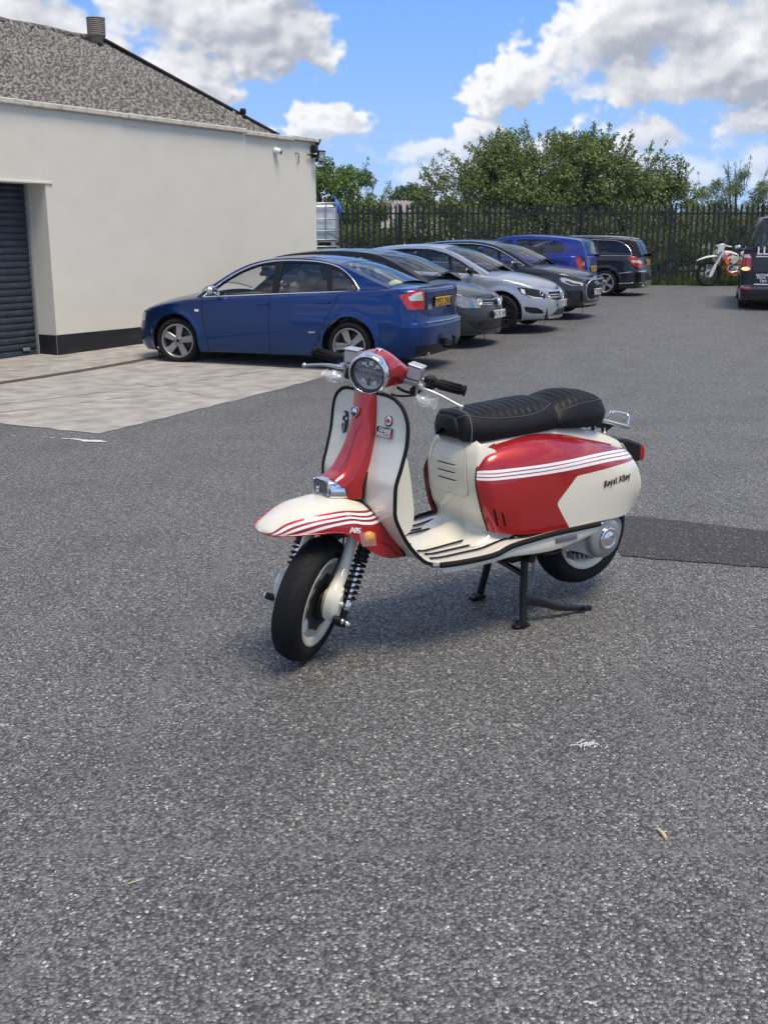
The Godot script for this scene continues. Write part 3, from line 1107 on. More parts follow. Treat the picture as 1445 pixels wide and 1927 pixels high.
func make_plants() -> void:
	var leaf := leaf_cluster(0.075, 6, 1)
	var small := leaf_cluster(0.05, 6, 2)
	var green0 := Color(0.085, 0.122, 0.032)
	var green1 := Color(0.22, 0.28, 0.085)
	tree("willow_bush", "broad rounded grey-green willow bush rising behind the black fence", "bush", V(5.9, 0.1, -38.2), V(5.0, 2.65, 2.4), 2.0, 230, 120, leaf, green0, green1, 5, 130, "", -0.9)
	tree("sycamore_tree", "bright green leafy tree beside the building corner behind the white tank", "tree", V(-2.2, 0.1, -40.5), V(2.5, 2.0, 1.8), 2.0, 100, 110, leaf, Color(0.06, 0.115, 0.02), Color(0.18, 0.28, 0.055), 15, 16)
	tree("slender_tree", "thin pale tree with sparse twigs at the right above the fence", "tree", V(12.8, 0.1, -40.0), V(2.6, 1.5, 1.6), 2.1, 50, 90, small, Color(0.09, 0.13, 0.05), Color(0.22, 0.27, 0.12), 25, 24)
	tree("dark_tree", "dark green tree cut off by the right edge of the photo", "tree", V(15.7, 0.1, -41.0), V(1.7, 2.1, 1.6), 2.3, 50, 110, small, Color(0.015, 0.03, 0.01), Color(0.06, 0.085, 0.03), 35, 6)
	tree("bare_twig_tree", "small twiggy sapling beside the bright green tree, behind the fence", "sapling", V(-0.6, 0.1, -40.0), V(0.7, 0.9, 0.6), 2.0, 10, 16, small, green0, green1, 37, 16)
	# far trees over the roof behind the fence
	tree("distant_tree", "tall distant tree standing above the low roof beyond the fence", "tree", V(2.6, 0.1, -110.0), V(2.4, 3.0, 2.4), 3.2, 30, 26, leaf_cluster(0.28, 6, 3), Color(0.03, 0.055, 0.03), Color(0.09, 0.13, 0.06), 45, 10)
	for q in [[-1.4, 2.2, "low far-off bush on the horizon left of the tall distant tree"], [5.6, 2.4, "low far-off bush on the horizon between the tall distant tree and the willow"]]:
		tree("distant_bush", q[2], "bush", V(q[0], 0.1, -118.0), V(3.2, q[1], 2.2), q[1] * 0.55, 18, 24, leaf_cluster(0.28, 6, 4), Color(0.04, 0.07, 0.045), Color(0.10, 0.14, 0.08), int(q[0] * 7) + 90)
	# hedge growing through the back of the fence
	var r := RandomNumberGenerator.new()
	r.seed = 50
	var clumps := []
	for k in 230:
		var x := r.randf_range(0.2, 15.0)
		clumps.append([V(x, r.randf_range(0.1, 2.25), r.randf_range(-36.2, -34.3)), r.randf_range(0.3, 0.55), 70])
	for k in 60:
		clumps.append([V(r.randf_range(-1.6, 1.5), r.randf_range(0.1, 1.7), r.randf_range(-36.0, -34.4)), r.randf_range(0.25, 0.45), 60])
	var hedge := Node3D.new()
	hedge.name = "hedge"
	add_child(hedge)
	tag(hedge, "dense dark hedge filling the gaps behind the black palisade fence", "hedge")
	foliage("foliage", hedge, clumps, [], small, Color(0.05, 0.078, 0.022), Color(0.15, 0.20, 0.055), 51)
	var fl := []
	for k in 70:
		var cl = clumps[r.randi() % clumps.size()]
		fl.append([cl[0] + V(r.randfn() * 0.2, 0.1, 0.35), 0.22, 5])
	for k in 22:
		fl.append([V(r.randf_range(0.4, 2.4), r.randf_range(0.6, 1.9), -34.2), 0.3, 14])
	foliage("blossom", hedge, fl, [], leaf_cluster(0.03, 4, 9, 0.6), Color(0.4, 0.4, 0.3), Color(0.75, 0.75, 0.65), 52)
	# grass along the foot of the fence
	var blade := Shape.new()
	for k in 7:
		var a := k * 0.9
		var o := V(cos(a * 2.3), 0, sin(a * 2.3)) * 0.03
		var tip := o + V(cos(a) * 0.08, 0.2 + 0.05 * sin(k * 3.0), sin(a) * 0.08)
		blade.tri(o + V(-0.008, 0, 0), tip, o + V(0.008, 0, 0.004))
	var mm := MultiMesh.new()
	mm.transform_format = MultiMesh.TRANSFORM_3D
	mm.use_colors = true
	mm.mesh = blade.mesh()
	mm.instance_count = 9000
	for k in mm.instance_count:
		var x := r.randf_range(1.0, 14.0)
		var z := -33.15 - 1.2 * pow(r.randf(), 0.7) - 0.2 * sin(x * 1.7)
		mm.set_instance_transform(k, Transform3D(Basis(Vector3.UP, r.randf() * TAU).scaled(Vector3.ONE * r.randf_range(0.6, 1.5)), on_ground(x, z, 0.0)))
		mm.set_instance_color(k, Color(0.06, 0.10, 0.02).lerp(Color(0.17, 0.24, 0.06), r.randf()))
	var g := MultiMeshInstance3D.new()
	g.name = "grass"
	g.multimesh = mm
	g.material_override = leaf_mat()
	g.set_meta("kind", "stuff")
	g.set_meta("label", "uncut grass growing along the foot of the fence")
	add_child(g)
	# low building behind the fence
	var sh := thing("low_outbuilding", "low outbuilding with a grey corrugated roof seen through the fence", "building", T(V(2.2, 0.1, -46.0)))
	put("wall", _bar(V(0, 0.7, 0), V(4.4, 1.4, 3.0)), triplanar(mat(0.25, 0.24, 0.22, 0.9), 1.0), sh)
	var ro := Shape.new()
	var rows := []
	for e in [[1.4, 1.75], [2.86, 0.0], [1.4, -1.75]]:
		var row := PackedVector3Array()
		for k in 200:
			row.append(V(-2.4 + 4.8 * k / 199.0, e[0] + 0.025 * sin(k * 1.0), e[1]))
		rows.append(row)
	ro.grid(rows)
	put("roof", ro, triplanar(mat(0.3, 0.27, 0.27, 0.8), 1.0), sh)

func make_tank() -> void:
	var zc := -31.3
	for lev in 2:
		var t := thing("water_tank", ["white caged plastic tank supporting the part-filled one above it", "white caged plastic tank part filled with water beside the building corner"][lev], "tank", T(on_ground(-1.92, zc, 0.02 + lev * 1.18)))
		var b := Shape.new()
		b.box(V(0, 0.62, 0), V(1.12, 0.98, 0.92), 0.09)
		put("bottle", b, mat(0.62, 0.68, 0.72, 0.35), t)
		var wt := Shape.new()
		wt.box(V(0, 0.33, 0), V(1.126, 0.40, 0.926), 0.05)
		put("water_level", wt, mat(0.33, 0.47, 0.52, 0.35), t)
		var c := Shape.new()
		for y in [0.16, 0.40, 0.72, 1.04, 1.16]:
			c.tube(pts([-0.6, y, -0.5, 0.6, y, -0.5, 0.6, y, 0.5, -0.6, y, 0.5]), 0.019, 5, false, true)
		for k in 5:
			for z in [-0.5, 0.5]:
				c.tube(pts([-0.6 + 0.3 * k, 0.12, z, -0.6 + 0.3 * k, 1.16, z]), 0.017, 5)
		for k in 3:
			for x in [-0.6, 0.6]:
				c.tube(pts([x, 0.12, -0.25 + 0.25 * k, x, 1.16, -0.25 + 0.25 * k]), 0.011, 5)
		put("cage", c, M.galv, t)
		var pal := Shape.new()
		pal.box(V(0, 0.11, 0), V(1.2, 0.03, 1.0), 0.004)
		for x in [-0.5, 0.0, 0.5]:
			pal.box(V(x, 0.05, 0), V(0.12, 0.1, 1.0), 0.004)
		put("pallet", pal, M.galv, t)
	var pl := thing("pole", "dark pole with a blue plastic head leaning against the white tank", "pole", T(on_ground(-1.2, -31.1)))
	var s := Shape.new()
	s.tube(pts([0.17, 0.0, 0.35, -0.03, 2.1, 0.0, -0.09, 2.45, -0.02]), 0.016, 6)
	put("shaft", s, mat(0.02, 0.06, 0.09, 0.5), pl)
	s = Shape.new()
	s.tube(smooth3([-0.06, 2.05, 0.02, -0.05, 2.2, 0.0, -0.11, 2.34, 0.0, -0.16, 2.45, -0.02, -0.20, 2.58, -0.02]), PackedFloat32Array([0.03, 0.05, 0.06, 0.07, 0.075, 0.075, 0.07, 0.07, 0.06, 0.055, 0.05, 0.04, 0.035, 0.03, 0.025, 0.02, 0.012]), 7)
	put("head", s, mat(0.02, 0.13, 0.5, 0.4), pl)

func make_litter() -> void:
	var s := Shape.new()
	var r := RandomNumberGenerator.new()
	r.seed = 6
	var stick := put("twig", _twig(V(0, 0.004, 0), V(-0.012, 0.006, -0.045), 0.005), mat(0.55, 0.45, 0.28, 0.8))
	stick.position = on_ground(0.712, -2.39)
	tag(stick, "short pale straw-coloured twig lying alone on the tarmac, lower right", "twig")
	for k in 26:
		var a := r.randf() * TAU
		var q := V(r.randfn() * 0.012 + (0.035 if k > 9 else -0.01), 0.006, r.randfn() * 0.012)
		s.tube(PackedVector3Array([q, q + V(cos(a) * 0.01, r.randf() * 0.008, sin(a) * 0.01), q + V(cos(a) * 0.018, 0.002, sin(a) * 0.018)]), 0.0012, 4)
	var down := put("feather_down", s, mat(0.75, 0.78, 0.8, 0.8))
	down.position = on_ground(0.585, -2.9)
	tag(down, "tuft of white feather down on the tarmac in the foreground", "feather")
	for q in [[0.19, -3.0, 0.6, "pale dry straw on the tarmac left of the white feather down"], [0.44, -3.46, 1.2, "dry straw on the tarmac between the centre stand and the feather down"], [-0.6, -2.2, 0.4, "dry straw lying alone on the tarmac at the lower left"]]:
		var st := put("straw", _twig(Vector3.ZERO, V(0.035 * cos(q[2]), 0.004, -0.035 * sin(q[2])), 0.0016), mat(0.5, 0.45, 0.25, 0.8))
		st.position = on_ground(q[0], q[1], 0.003)
		tag(st, q[3], "straw", "dry straws on the tarmac")

func _twig(a: Vector3, b: Vector3, r: float) -> Shape:
	var s := Shape.new()
	s.tube(PackedVector3Array([a, a.lerp(b, 0.5) + V(r * 0.6, 0, 0), b]), [r, r * 1.1, r * 0.7], 6)
	return s

# ------------------------------------------------------------------ the scooter: x runs to its tail, y up, z to its left side
var scooter: Node3D
var steer: Transform3D

func uvs(a: Array, per := 5) -> PackedVector2Array:
	return smooth2(a, per)

func poly_between(top: PackedVector2Array, low: PackedVector2Array) -> PackedVector2Array:
	var o := top.duplicate()
	var l := low.duplicate()
	l.reverse()
	o.append_array(l)
	return o

func piece(called: String, s: Shape, m: Material, under: Node = null, steered := false) -> MeshInstance3D:
	var o := put(called, s, m, under if under else scooter)
	if steered:
		o.transform = steer
	return o

func make_scooter() -> void:
	var at := Transform3D(Basis(Vector3.UP, deg_to_rad(35.3)), V(-0.279, 0.0, -3.560))
	scooter = thing("motor_scooter", "classic red and cream scooter parked on its centre stand in the foreground", "scooter", at)
	var ax := V(0.34, 0.94, 0).normalized()
	var piv := V(0.30, 1.0, 0)
	var b := Basis(ax, deg_to_rad(35.0))
	steer = Transform3D(b, piv - b * piv)
	M.cream = mat(0.70, 0.68, 0.575, 0.3, 0.0, 1.0)
	M.red = mat(0.40, 0.010, 0.012, 0.34, 0.35, 1.0)
	M.stripe = mat(0.82, 0.81, 0.82, 0.3, 0.0, 0.6)
	M.seat = triplanar(mat(0.0085, 0.0095, 0.0125, 0.5), 0.06, false)
	M.seat.heightmap_enabled = true
	M.seat.heightmap_texture = tex(cells(0.09, 6, FastNoiseLite.RETURN_DISTANCE), 256)
	M.seat.heightmap_scale = 0.03
	M.tyre = mat(0.012, 0.012, 0.013, 0.7)
	M.tyre.metallic_specular = 0.3
	M.seat.metallic_specular = 0.32
	M.groove = mat(0.004, 0.004, 0.004, 0.9)
	scooter_wheels()
	scooter_fork()
	scooter_front()
	scooter_floor()
	scooter_body()
	scooter_seat()
	scooter_engine()
	scooter_bars()

func tyre_shape(rr: float, w: float, rim: float) -> PackedVector2Array:
	var o := p2([rim, -w * 0.40, rim + 0.006, -w * 0.43])
	var half := smooth2([rim + 0.012, -w * 0.46, lerpf(rim, rr, 0.42), -w * 0.505, lerpf(rim, rr, 0.72), -w * 0.45, lerpf(rim, rr, 0.9), -w * 0.28, rr - 0.0012, -w * 0.1, rr, 0.0], 4)
	o.append_array(half)
	for k in range(half.size() - 2, -1, -1):
		o.append(Vector2(half[k].x, -half[k].y))
	o.append_array(p2([rim + 0.006, w * 0.43, rim, w * 0.40]))
	return o

func make_wheel(name_: String, c: Vector3, rr: float, w: float, rim: float, steered: bool) -> Node3D:
	var wheel := Node3D.new()
	wheel.name = name_
	scooter.add_child(wheel)
	wheel.transform = (steer if steered else Transform3D()) * T(c)
	var za := axis(Vector3.ZERO, V(0, 0, 1))
	var s := Shape.new()
	var prof := tyre_shape(rr, w, rim)
	s.lathe(prof, za, 72)
	put("tyre", s, M.tyre, wheel)
	# curved tread grooves
	var g := Shape.new()
	var on := func(a: float, z: float) -> Vector3:
		var t := clampf(absf(z) / (w * 0.5), 0.0, 1.0)
		var r: float = rr
		for k in range(2, prof.size() - 1):
			if (prof[k].y - z) * (prof[k + 1].y - z) <= 0.0 and absf(prof[k + 1].y - prof[k].y) > 1e-6 and prof[k].x > rim + (rr - rim) * 0.4:
				r = lerpf(prof[k].x, prof[k + 1].x, (z - prof[k].y) / (prof[k + 1].y - prof[k].y))
				break
		return V(cos(a) * r, sin(a) * r, z)
	for k in 11:
		var a0 := TAU * k / 11.0
		for sd in [-1.0, 1.0]:
			var line := PackedVector3Array()
			var off := 0.0 if sd > 0 else TAU / 22.0
			var path := smooth2([0.0, 0.30, 0.10, 0.10, 0.26, 0.02, 0.42, 0.06, 0.50, 0.16, 0.44, 0.26, 0.30, 0.33, 0.14, 0.44], 5)
			for q in path:
				line.append(on.call(a0 + off + q.x, sd * (q.y * w - 0.004)) * V(1.0, 1.0, 1.0))
			g.tube(line, 0.0016, 5)
	put("tread_groove", g, M.groove, wheel)
	s = Shape.new()
	var rp := []
	for q in [[1.0, -0.46], [1.0, -0.40], [0.93, -0.38], [0.87, -0.30], [0.85, -0.12], [0.85, 0.12], [0.87, 0.30], [0.93, 0.38], [1.0, 0.40], [1.03, 0.43], [1.03, 0.46], [0.97, 0.45], [0.90, 0.40], [0.83, 0.33], [0.80, 0.12], [0.80, -0.12], [0.83, -0.33], [0.90, -0.40], [0.97, -0.45], [1.0, -0.46]]:
		rp.append_array([q[0] * rim, q[1] * w])
	s.lathe(p2(rp), za, 56)
	for k in 5:
		var a := TAU * k / 5 + 0.3
		s.box(V(rim * 0.48, 0, -0.01), V(rim * 0.76, 0.026, 0.034), 0.008, Transform3D(Basis(V(0, 0, 1), a), Vector3.ZERO))
	s.lathe(p2([0.0, -0.05, 0.038, -0.05, 0.042, -0.03, 0.042, 0.03, 0.036, 0.045, 0.0, 0.045]), za, 24)
	put("rim", s, M.cream, wheel)
	return wheel

func scooter_wheels() -> void:
	var za := axis(Vector3.ZERO, V(0, 0, 1))
	var fw := make_wheel("front_wheel", V(0.032, 0.2295, 0), 0.2295, 0.106, 0.160, true)
	var s := Shape.new()
	var rp := PackedVector2Array()
	for k in 90:
		var a := TAU * k / 90
		var r := 0.104 + 0.005 * sin(a * 10.0)
		rp.append(Vector2(cos(a) * r, sin(a) * r))
	s.prism(rp, 0.036, 0.041)
	put("brake_disc", s, mat(0.05, 0.05, 0.052, 0.35, 0.7), fw)
	s = Shape.new()
	s.lathe(p2([0.0, 0.041, 0.05, 0.041, 0.055, 0.05, 0.03, 0.062, 0.0, 0.062]), za, 20)
	for k in 5:
		s.ball(V(cos(TAU * k / 5) * 0.043, sin(TAU * k / 5) * 0.043, 0.05), V(0.008, 0.008, 0.006), 8)
	for k in 24:
		s.box(V(cos(TAU * k / 24) * 0.062, sin(TAU * k / 24) * 0.062, 0.046), V(0.012, 0.006, 0.003), 0.0, Transform3D())
	put("hub", s, M.black, fw)
	s = Shape.new()
	s.box(V(0.075, 0.05, 0.045), V(0.05, 0.075, 0.045), 0.010, Transform3D(Basis(V(0, 0, 1), -0.4), Vector3.ZERO))
	put("brake_caliper", s, M.black, fw)
	var rw := make_wheel("rear_wheel", V(1.353, 0.284, 0), 0.238, 0.124, 0.162, false)
	rw.rotation.z = 0.4

func scooter_fork() -> void:
	for sd in [1.0, -1.0]:
		var z: float = 0.084 * sd
		var s := Shape.new()
		s.tube(smooth3([0.16, 0.52, z * 0.9, 0.125, 0.44, z * 0.95, 0.078, 0.345, z, 0.045, 0.315, z * 1.04], 5), 0.0205, 14)
		s.tube(smooth3([0.085, 0.352, z, 0.055, 0.325, z * 1.02, 0.02, 0.306, z * 1.06, -0.004, 0.285, z * 1.1], 4), PackedFloat32Array([0.0215, 0.022, 0.0225, 0.023, 0.0235, 0.024, 0.0245, 0.025, 0.0255, 0.026, 0.026, 0.026, 0.025]), 14)
		var hz := z * 1.12
		s.prism(smooth2([0.036, 0.312, 0.010, 0.322, -0.020, 0.306, -0.036, 0.280, -0.040, 0.240, -0.030, 0.207, -0.006, 0.196, 0.016, 0.208, 0.026, 0.245], 3, true), hz - 0.027, hz + 0.027, Transform3D(), 0.011)
		s.prism(smooth2([0.014, 0.300, -0.010, 0.302, -0.026, 0.276, -0.029, 0.240, -0.020, 0.214, -0.004, 0.208, 0.010, 0.222, 0.016, 0.255], 3, true), hz - 0.032, hz + 0.032, Transform3D(), 0.005)
		var leg := piece("fork_leg", s, M.cream, null, true)
		s = Shape.new()
		s.lathe(p2([0.0, 0.0, 0.011, 0.0, 0.012, 0.006, 0.008, 0.010, 0.0, 0.011]), axis(V(0.0, 0.262, z * 1.12 + sd * 0.031), V(0, 0, sd)), 12)
		put("pivot_bolt", s, M.chrome, leg)
		s = Shape.new()
		s.box(V(0.022, 0.212, z * 1.12), V(0.10, 0.032, 0.022), 0.006, Transform3D(Basis(V(0, 0, 1), -0.32), V(-0.05, 0.02, 0)))
		s.tube(PackedVector3Array([V(-0.028, 0.216, z * 1.4), V(-0.028, 0.216, z * 1.75)]), 0.013, 10)
		var lk := piece("trailing_link", s, M.black, null, true)
		s = Shape.new()
		s.lathe(p2([0.0, 0.0, 0.010, 0.0, 0.011, 0.008, 0.0, 0.012]), axis(V(-0.028, 0.216, z * 1.74), V(0, 0, sd)), 12)
		put("axle_nut", s, M.chrome, lk)
		# damper with its coil
		var top := V(0.168, 0.43, 0.118 * sd)
		var low := V(0.052, 0.168, 0.118 * sd)
		var d := low - top
		s = Shape.new()
		s.tube(PackedVector3Array([top + d * 0.25, top + d * 0.78]), 0.0135, 14)
		s.tube(PackedVector3Array([top + d * 0.74, top + d * 0.77, top + d * 0.80, top + d * 0.84]), [0.017, 0.021, 0.021, 0.016], 14)
		s.lathe(p2([0.0, -0.012, 0.011, -0.012, 0.012, 0.0, 0.008, 0.012, 0.0, 0.013]), axis(low + V(0, 0, sd * 0.022), V(0, 0, sd)), 12)
		var da := piece("shock_absorber", s, M.chrome, null, true)
		s = Shape.new()
		s.tube(PackedVector3Array([top + d * 0.82, top + d * 0.9, low]), [0.015, 0.014, 0.012], 12)
		s.lathe(p2([0.0, -0.02, 0.018, -0.02, 0.018, 0.02, 0.0, 0.02]), axis(low, V(0, 0, 1)), 14)
		s.tube(PackedVector3Array([top, top + d * 0.22]), 0.023, 14)
		put("damper_body", s, M.black, da)
		s = Shape.new()
		var coil := PackedVector3Array()
		var dn := d.normalized()
		var e1 := dn.cross(V(0, 0, 1)).normalized()
		var e2 := dn.cross(e1)
		for k in 240:
			var t := k / 239.0
			var a := t * TAU * 10.5
			coil.append(top + d * (0.04 + 0.70 * pow(t, 1.12)) + (e1 * cos(a) + e2 * sin(a)) * 0.0235)
		s.tube(coil, 0.0043, 6)
		put("spring", s, M.black, da)
	var s2 := Shape.new()
	s2.tube(smooth3([0.15, 0.52, 0.03, 0.10, 0.40, 0.06, 0.02, 0.30, 0.055, 0.03, 0.22, 0.07], 5), 0.004, 6)
	s2.tube(smooth3([0.17, 0.50, 0.10, 0.10, 0.36, 0.115, 0.03, 0.25, 0.105, 0.05, 0.20, 0.075], 5), 0.0035, 6)
	piece("brake_hose", s2, M.black, null, true)
	s2 = Shape.new()
	s2.box(V(0.13, 0.50, 0.0), V(0.15, 0.09, 0.13), 0.02)
	piece("fork_yoke", s2, M.black, null, true)

func scooter_front() -> void:
	# front mudguard: cream above, red below, white stripes between
	var f := net([
		[-0.176, 0.514, 0, -0.176, 0.514, 0.003, -0.176, 0.514, 0.005, -0.175, 0.513, 0.007, -0.175, 0.513, 0.009, -0.175, 0.512, 0.01, -0.174, 0.511, 0.01],
		[-0.16, 0.532, 0, -0.16, 0.531, 0.018, -0.159, 0.529, 0.034, -0.158, 0.525, 0.048, -0.157, 0.52, 0.058, -0.155, 0.514, 0.064, -0.153, 0.507, 0.066],
		[-0.12, 0.558, 0, -0.119, 0.556, 0.028, -0.117, 0.552, 0.052, -0.113, 0.544, 0.072, -0.107, 0.534, 0.087, -0.101, 0.521, 0.097, -0.093, 0.506, 0.1],
		[-0.05, 0.59, 0, -0.049, 0.588, 0.037, -0.046, 0.58, 0.068, -0.042, 0.568, 0.095, -0.036, 0.552, 0.115, -0.029, 0.532, 0.128, -0.02, 0.508, 0.132],
		[0.03, 0.602, 0, 0.031, 0.599, 0.041, 0.033, 0.59, 0.077, 0.037, 0.576, 0.106, 0.042, 0.556, 0.129, 0.048, 0.533, 0.143, 0.056, 0.504, 0.148],
		[0.1, 0.607, 0, 0.1, 0.603, 0.043, 0.101, 0.592, 0.081, 0.102, 0.573, 0.112, 0.104, 0.548, 0.136, 0.106, 0.517, 0.151, 0.109, 0.479, 0.156],
		[0.15, 0.602, 0, 0.15, 0.597, 0.044, 0.152, 0.581, 0.083, 0.154, 0.556, 0.115, 0.157, 0.522, 0.14, 0.16, 0.481, 0.155, 0.164, 0.43, 0.16],
		[0.18, 0.592, 0, 0.182, 0.586, 0.044, 0.187, 0.568, 0.083, 0.195, 0.538, 0.115, 0.205, 0.498, 0.14, 0.219, 0.45, 0.155, 0.235, 0.39, 0.16],
		[0.197, 0.58, 0, 0.201, 0.574, 0.044, 0.212, 0.555, 0.083, 0.23, 0.526, 0.115, 0.254, 0.486, 0.14, 0.283, 0.438, 0.155, 0.319, 0.378, 0.16]], 1)
	var line := uvs([0.0, 5.95, 0.21, 5.9, 0.9, 4.3, 1.88, 3.05, 2.87, 3.28, 3.86, 3.35, 5.22, 3.16, 6.6, 2.70, 8.0, 2.22])
	var cell := Vector2(0.25, 0.35)
	var s := Shape.new()
	var top := PackedVector2Array([Vector2(0, 0), Vector2(8, 0)])
	s.panel(poly_between(top, line), f, cell, 0.003)
	s.panel(poly_between(top, line), mirror_z(f), cell)
	var mg := piece("front_mudguard", s, M.cream)
	s = Shape.new()
	var low := PackedVector2Array([Vector2(0.0, 6), Vector2(8, 6)])
	s.panel(poly_between(line, low), f, cell, 0.003)
	s.panel(poly_between(line, low), mirror_z(f), cell, 0.003)
	put("red_panel", s, M.red, mg)
	for q in [[[0.56, 5.98, 1.10, 4.7, 1.95, 3.59, 2.89, 3.67, 3.89, 3.65, 5.13, 3.44, 6.5, 2.98, 8.0, 2.43], [0.83, 5.98, 1.35, 4.95, 2.02, 4.14, 2.91, 4.06, 3.92, 3.99, 5.22, 3.66, 6.5, 3.22, 8.0, 2.66]],
			[[0.93, 5.98, 1.5, 5.25, 2.15, 4.59, 2.95, 4.40, 3.97, 4.28, 5.24, 3.86, 6.5, 3.40, 8.0, 2.84], [1.20, 5.98, 1.7, 5.5, 2.24, 5.05, 3.08, 4.75, 4.04, 4.53, 5.28, 4.04, 6.5, 3.56, 8.0, 3.02]],
			[[1.39, 5.98, 1.8, 5.78, 2.27, 5.57, 3.12, 5.15, 4.03, 4.86, 5.30, 4.25, 6.5, 3.76, 8.0, 3.2], [1.73, 5.99, 2.0, 5.99, 2.4, 5.93, 3.16, 5.52, 4.04, 5.16, 5.33, 4.49, 6.5, 3.98, 8.0, 3.4]]]:
		s = Shape.new()
		s.panel(poly_between(uvs(q[0]), uvs(q[1])), f, cell, 0.0, [], 0.0008)
		s.panel(poly_between(uvs(q[0]), uvs(q[1])), mirror_z(f), cell, 0.0, [], -0.0008)
		put("stripe", s, M.stripe, mg)
	s = Shape.new()
	for sd in [1.0, -1.0]:
		var e := PackedVector3Array()
		for k in 40:
			e.append(f.call(8.0, 0.4 + 5.6 * k / 39.0) * V(1, 1, sd) + V(0.002, 0.0, 0.0))
		s.tube(e, 0.0042, 7)
	put("edge_seal", s, M.rubber, mg)
	s = Shape.new()
	for sd in [1.0, -1.0]:
		var e := PackedVector3Array()
		for k in 60:
			e.append(f.call(8.0 * k / 59.0, 6.0) * V(1, 1, sd))
		s.tube(e, 0.0028, 6)
	put("rolled_edge", s, M.red, mg)
	# turn signals and lettering on the skirts
	for sd in [1.0, -1.0]:
		var c: Vector3 = f.call(6.13, 5.10)
		s = Shape.new()
		s.lathe(p2([0.0, 0.018, 0.010, 0.017, 0.018, 0.012, 0.0215, 0.004, 0.0215, 0.0]), axis(V(c.x, c.y, c.z * sd), V(-0.15, 0.08, sd)), 24)
		piece("front_indicator", s, mat(0.75, 0.28, 0.01, 0.15, 0.0, 1.0))
	var a0: Vector3 = f.call(4.6, 5.55)
	var a1: Vector3 = f.call(5.5, 5.05)
	var dir := (a1 - a0).normalized()
	var nrm := V(-0.10, 0.12, 1.0).normalized()
	var upd := nrm.cross(dir).normalized()
	text("lettering", "ABS", lettering(true, false, 0.35, 1.25), 0.017, 0.002, M.stripe, mg, Transform3D(Basis(dir, upd, nrm), (a0 + a1) / 2 + nrm * 0.004))
	# legshield
	var xs := p2([0.352, 0.40, 0.365, 0.358, 0.40, 0.318, 0.44, 0.285, 0.50, 0.25, 0.56, 0.228, 0.64, 0.228, 0.72, 0.250, 0.80, 0.271, 0.87, 0.277, 0.92, 0.277, 0.96, 0.275])
	var lf := func(z: float, y: float) -> Vector3: return V(curve(xs, y) - 0.012 * (1.0 - pow(z / 0.24, 2)), y, z)
	var edge := smooth2([0.07, 0.953, 0.125, 0.951, 0.168, 0.940, 0.206, 0.914, 0.229, 0.872, 0.235, 0.82, 0.234, 0.74, 0.230, 0.66, 0.227, 0.58, 0.228, 0.50, 0.232, 0.43, 0.238, 0.375, 0.245, 0.353], 4)
	var out := edge.duplicate()
	for k in range(edge.size() - 1, -1, -1):
		out.append(Vector2(-edge[k].x, edge[k].y))
	s = Shape.new()
	s.panel(out, lf, Vector2(0.02, 0.02), -0.004)
	var ls := piece("legshield", s, M.cream)
	s = Shape.new()
	for sd in [1.0, -1.0]:
		var e := PackedVector3Array()
		for q in edge:
			e.append(lf.call(q.x, q.y) * V(1, 1, sd))
		e.append(V(0.405, 0.352, 0.252 * sd))
		s.tube(e, 0.0068, 10)
	put("rubber_beading", s, M.rubber, ls)
	s = Shape.new()
	for sd in [1.0, -1.0]:
		s.tube(PackedVector3Array([V(0.268, 0.954, 0.068 * sd), V(0.268, 0.953, 0.098 * sd)]), 0.0085, 10)
		s.tube(PackedVector3Array([V(0.372, 0.356, 0.249 * sd), V(0.40, 0.352, 0.252 * sd)]), 0.0088, 10)
	put("beading_clip", s, M.steel, ls)
	# horncast with its grille
	var hc := net([
		[0.236, 0.952, 0.0, 0.240, 0.951, 0.03, 0.256, 0.948, 0.060, 0.278, 0.944, 0.072],
		[0.212, 0.84, 0.0, 0.219, 0.838, 0.033, 0.243, 0.832, 0.056, 0.272, 0.822, 0.064],
		[0.182, 0.752, 0.0, 0.186, 0.751, 0.038, 0.214, 0.74, 0.058, 0.246, 0.722, 0.066],
		[0.138, 0.69, 0.0, 0.143, 0.689, 0.042, 0.170, 0.668, 0.061, 0.212, 0.635, 0.066],
		[0.106, 0.670, 0.0, 0.112, 0.668, 0.045, 0.138, 0.642, 0.062, 0.200, 0.583, 0.066],
		[0.094, 0.664, 0.0, 0.100, 0.661, 0.047, 0.118, 0.635, 0.061, 0.132, 0.590, 0.064]], 1)
	s = Shape.new()
	for mz in [false, true]:
		s.panel(rect(0, 0, 5, 3), mirror_z(hc) if mz else hc, Vector2(0.2, 0.25))
	var hn := piece("horncast", s, M.red)
	s = Shape.new()
	var sw := PackedVector3Array()
	for k in 30:
		var u := 0.9 + 2.3 * k / 29.0
		sw.append(hc.call(u, 0.55 + 0.35 * exp(-pow((u - 0.95) / 0.25, 2))) + V(0.0006, 0, 0))
	s.tube(sw, 0.0028, 6)
	put("swage_line", s, mat(0.16, 0.005, 0.006, 0.4, 0.3, 1.0), hn)
	s = Shape.new()
	for sd in [1.0, -1.0]:
		var e := PackedVector3Array()
		for k in 30:
			e.append(hc.call(4.2 * k / 29.0, 3.0) * V(1, 1, sd) + V(-0.001, 0, 0.002 * sd))
		s.tube(e, 0.0038, 6)
	s.tube(PackedVector3Array([V(0.202, 0.581, 0.066), V(0.13, 0.588, 0.065), V(0.085, 0.596, 0.05), V(0.078, 0.598, 0.0), V(0.085, 0.596, -0.05), V(0.13, 0.588, -0.065), V(0.202, 0.581, -0.066)]), 0.0045, 7)
	put("seal", s, M.rubber, hn)
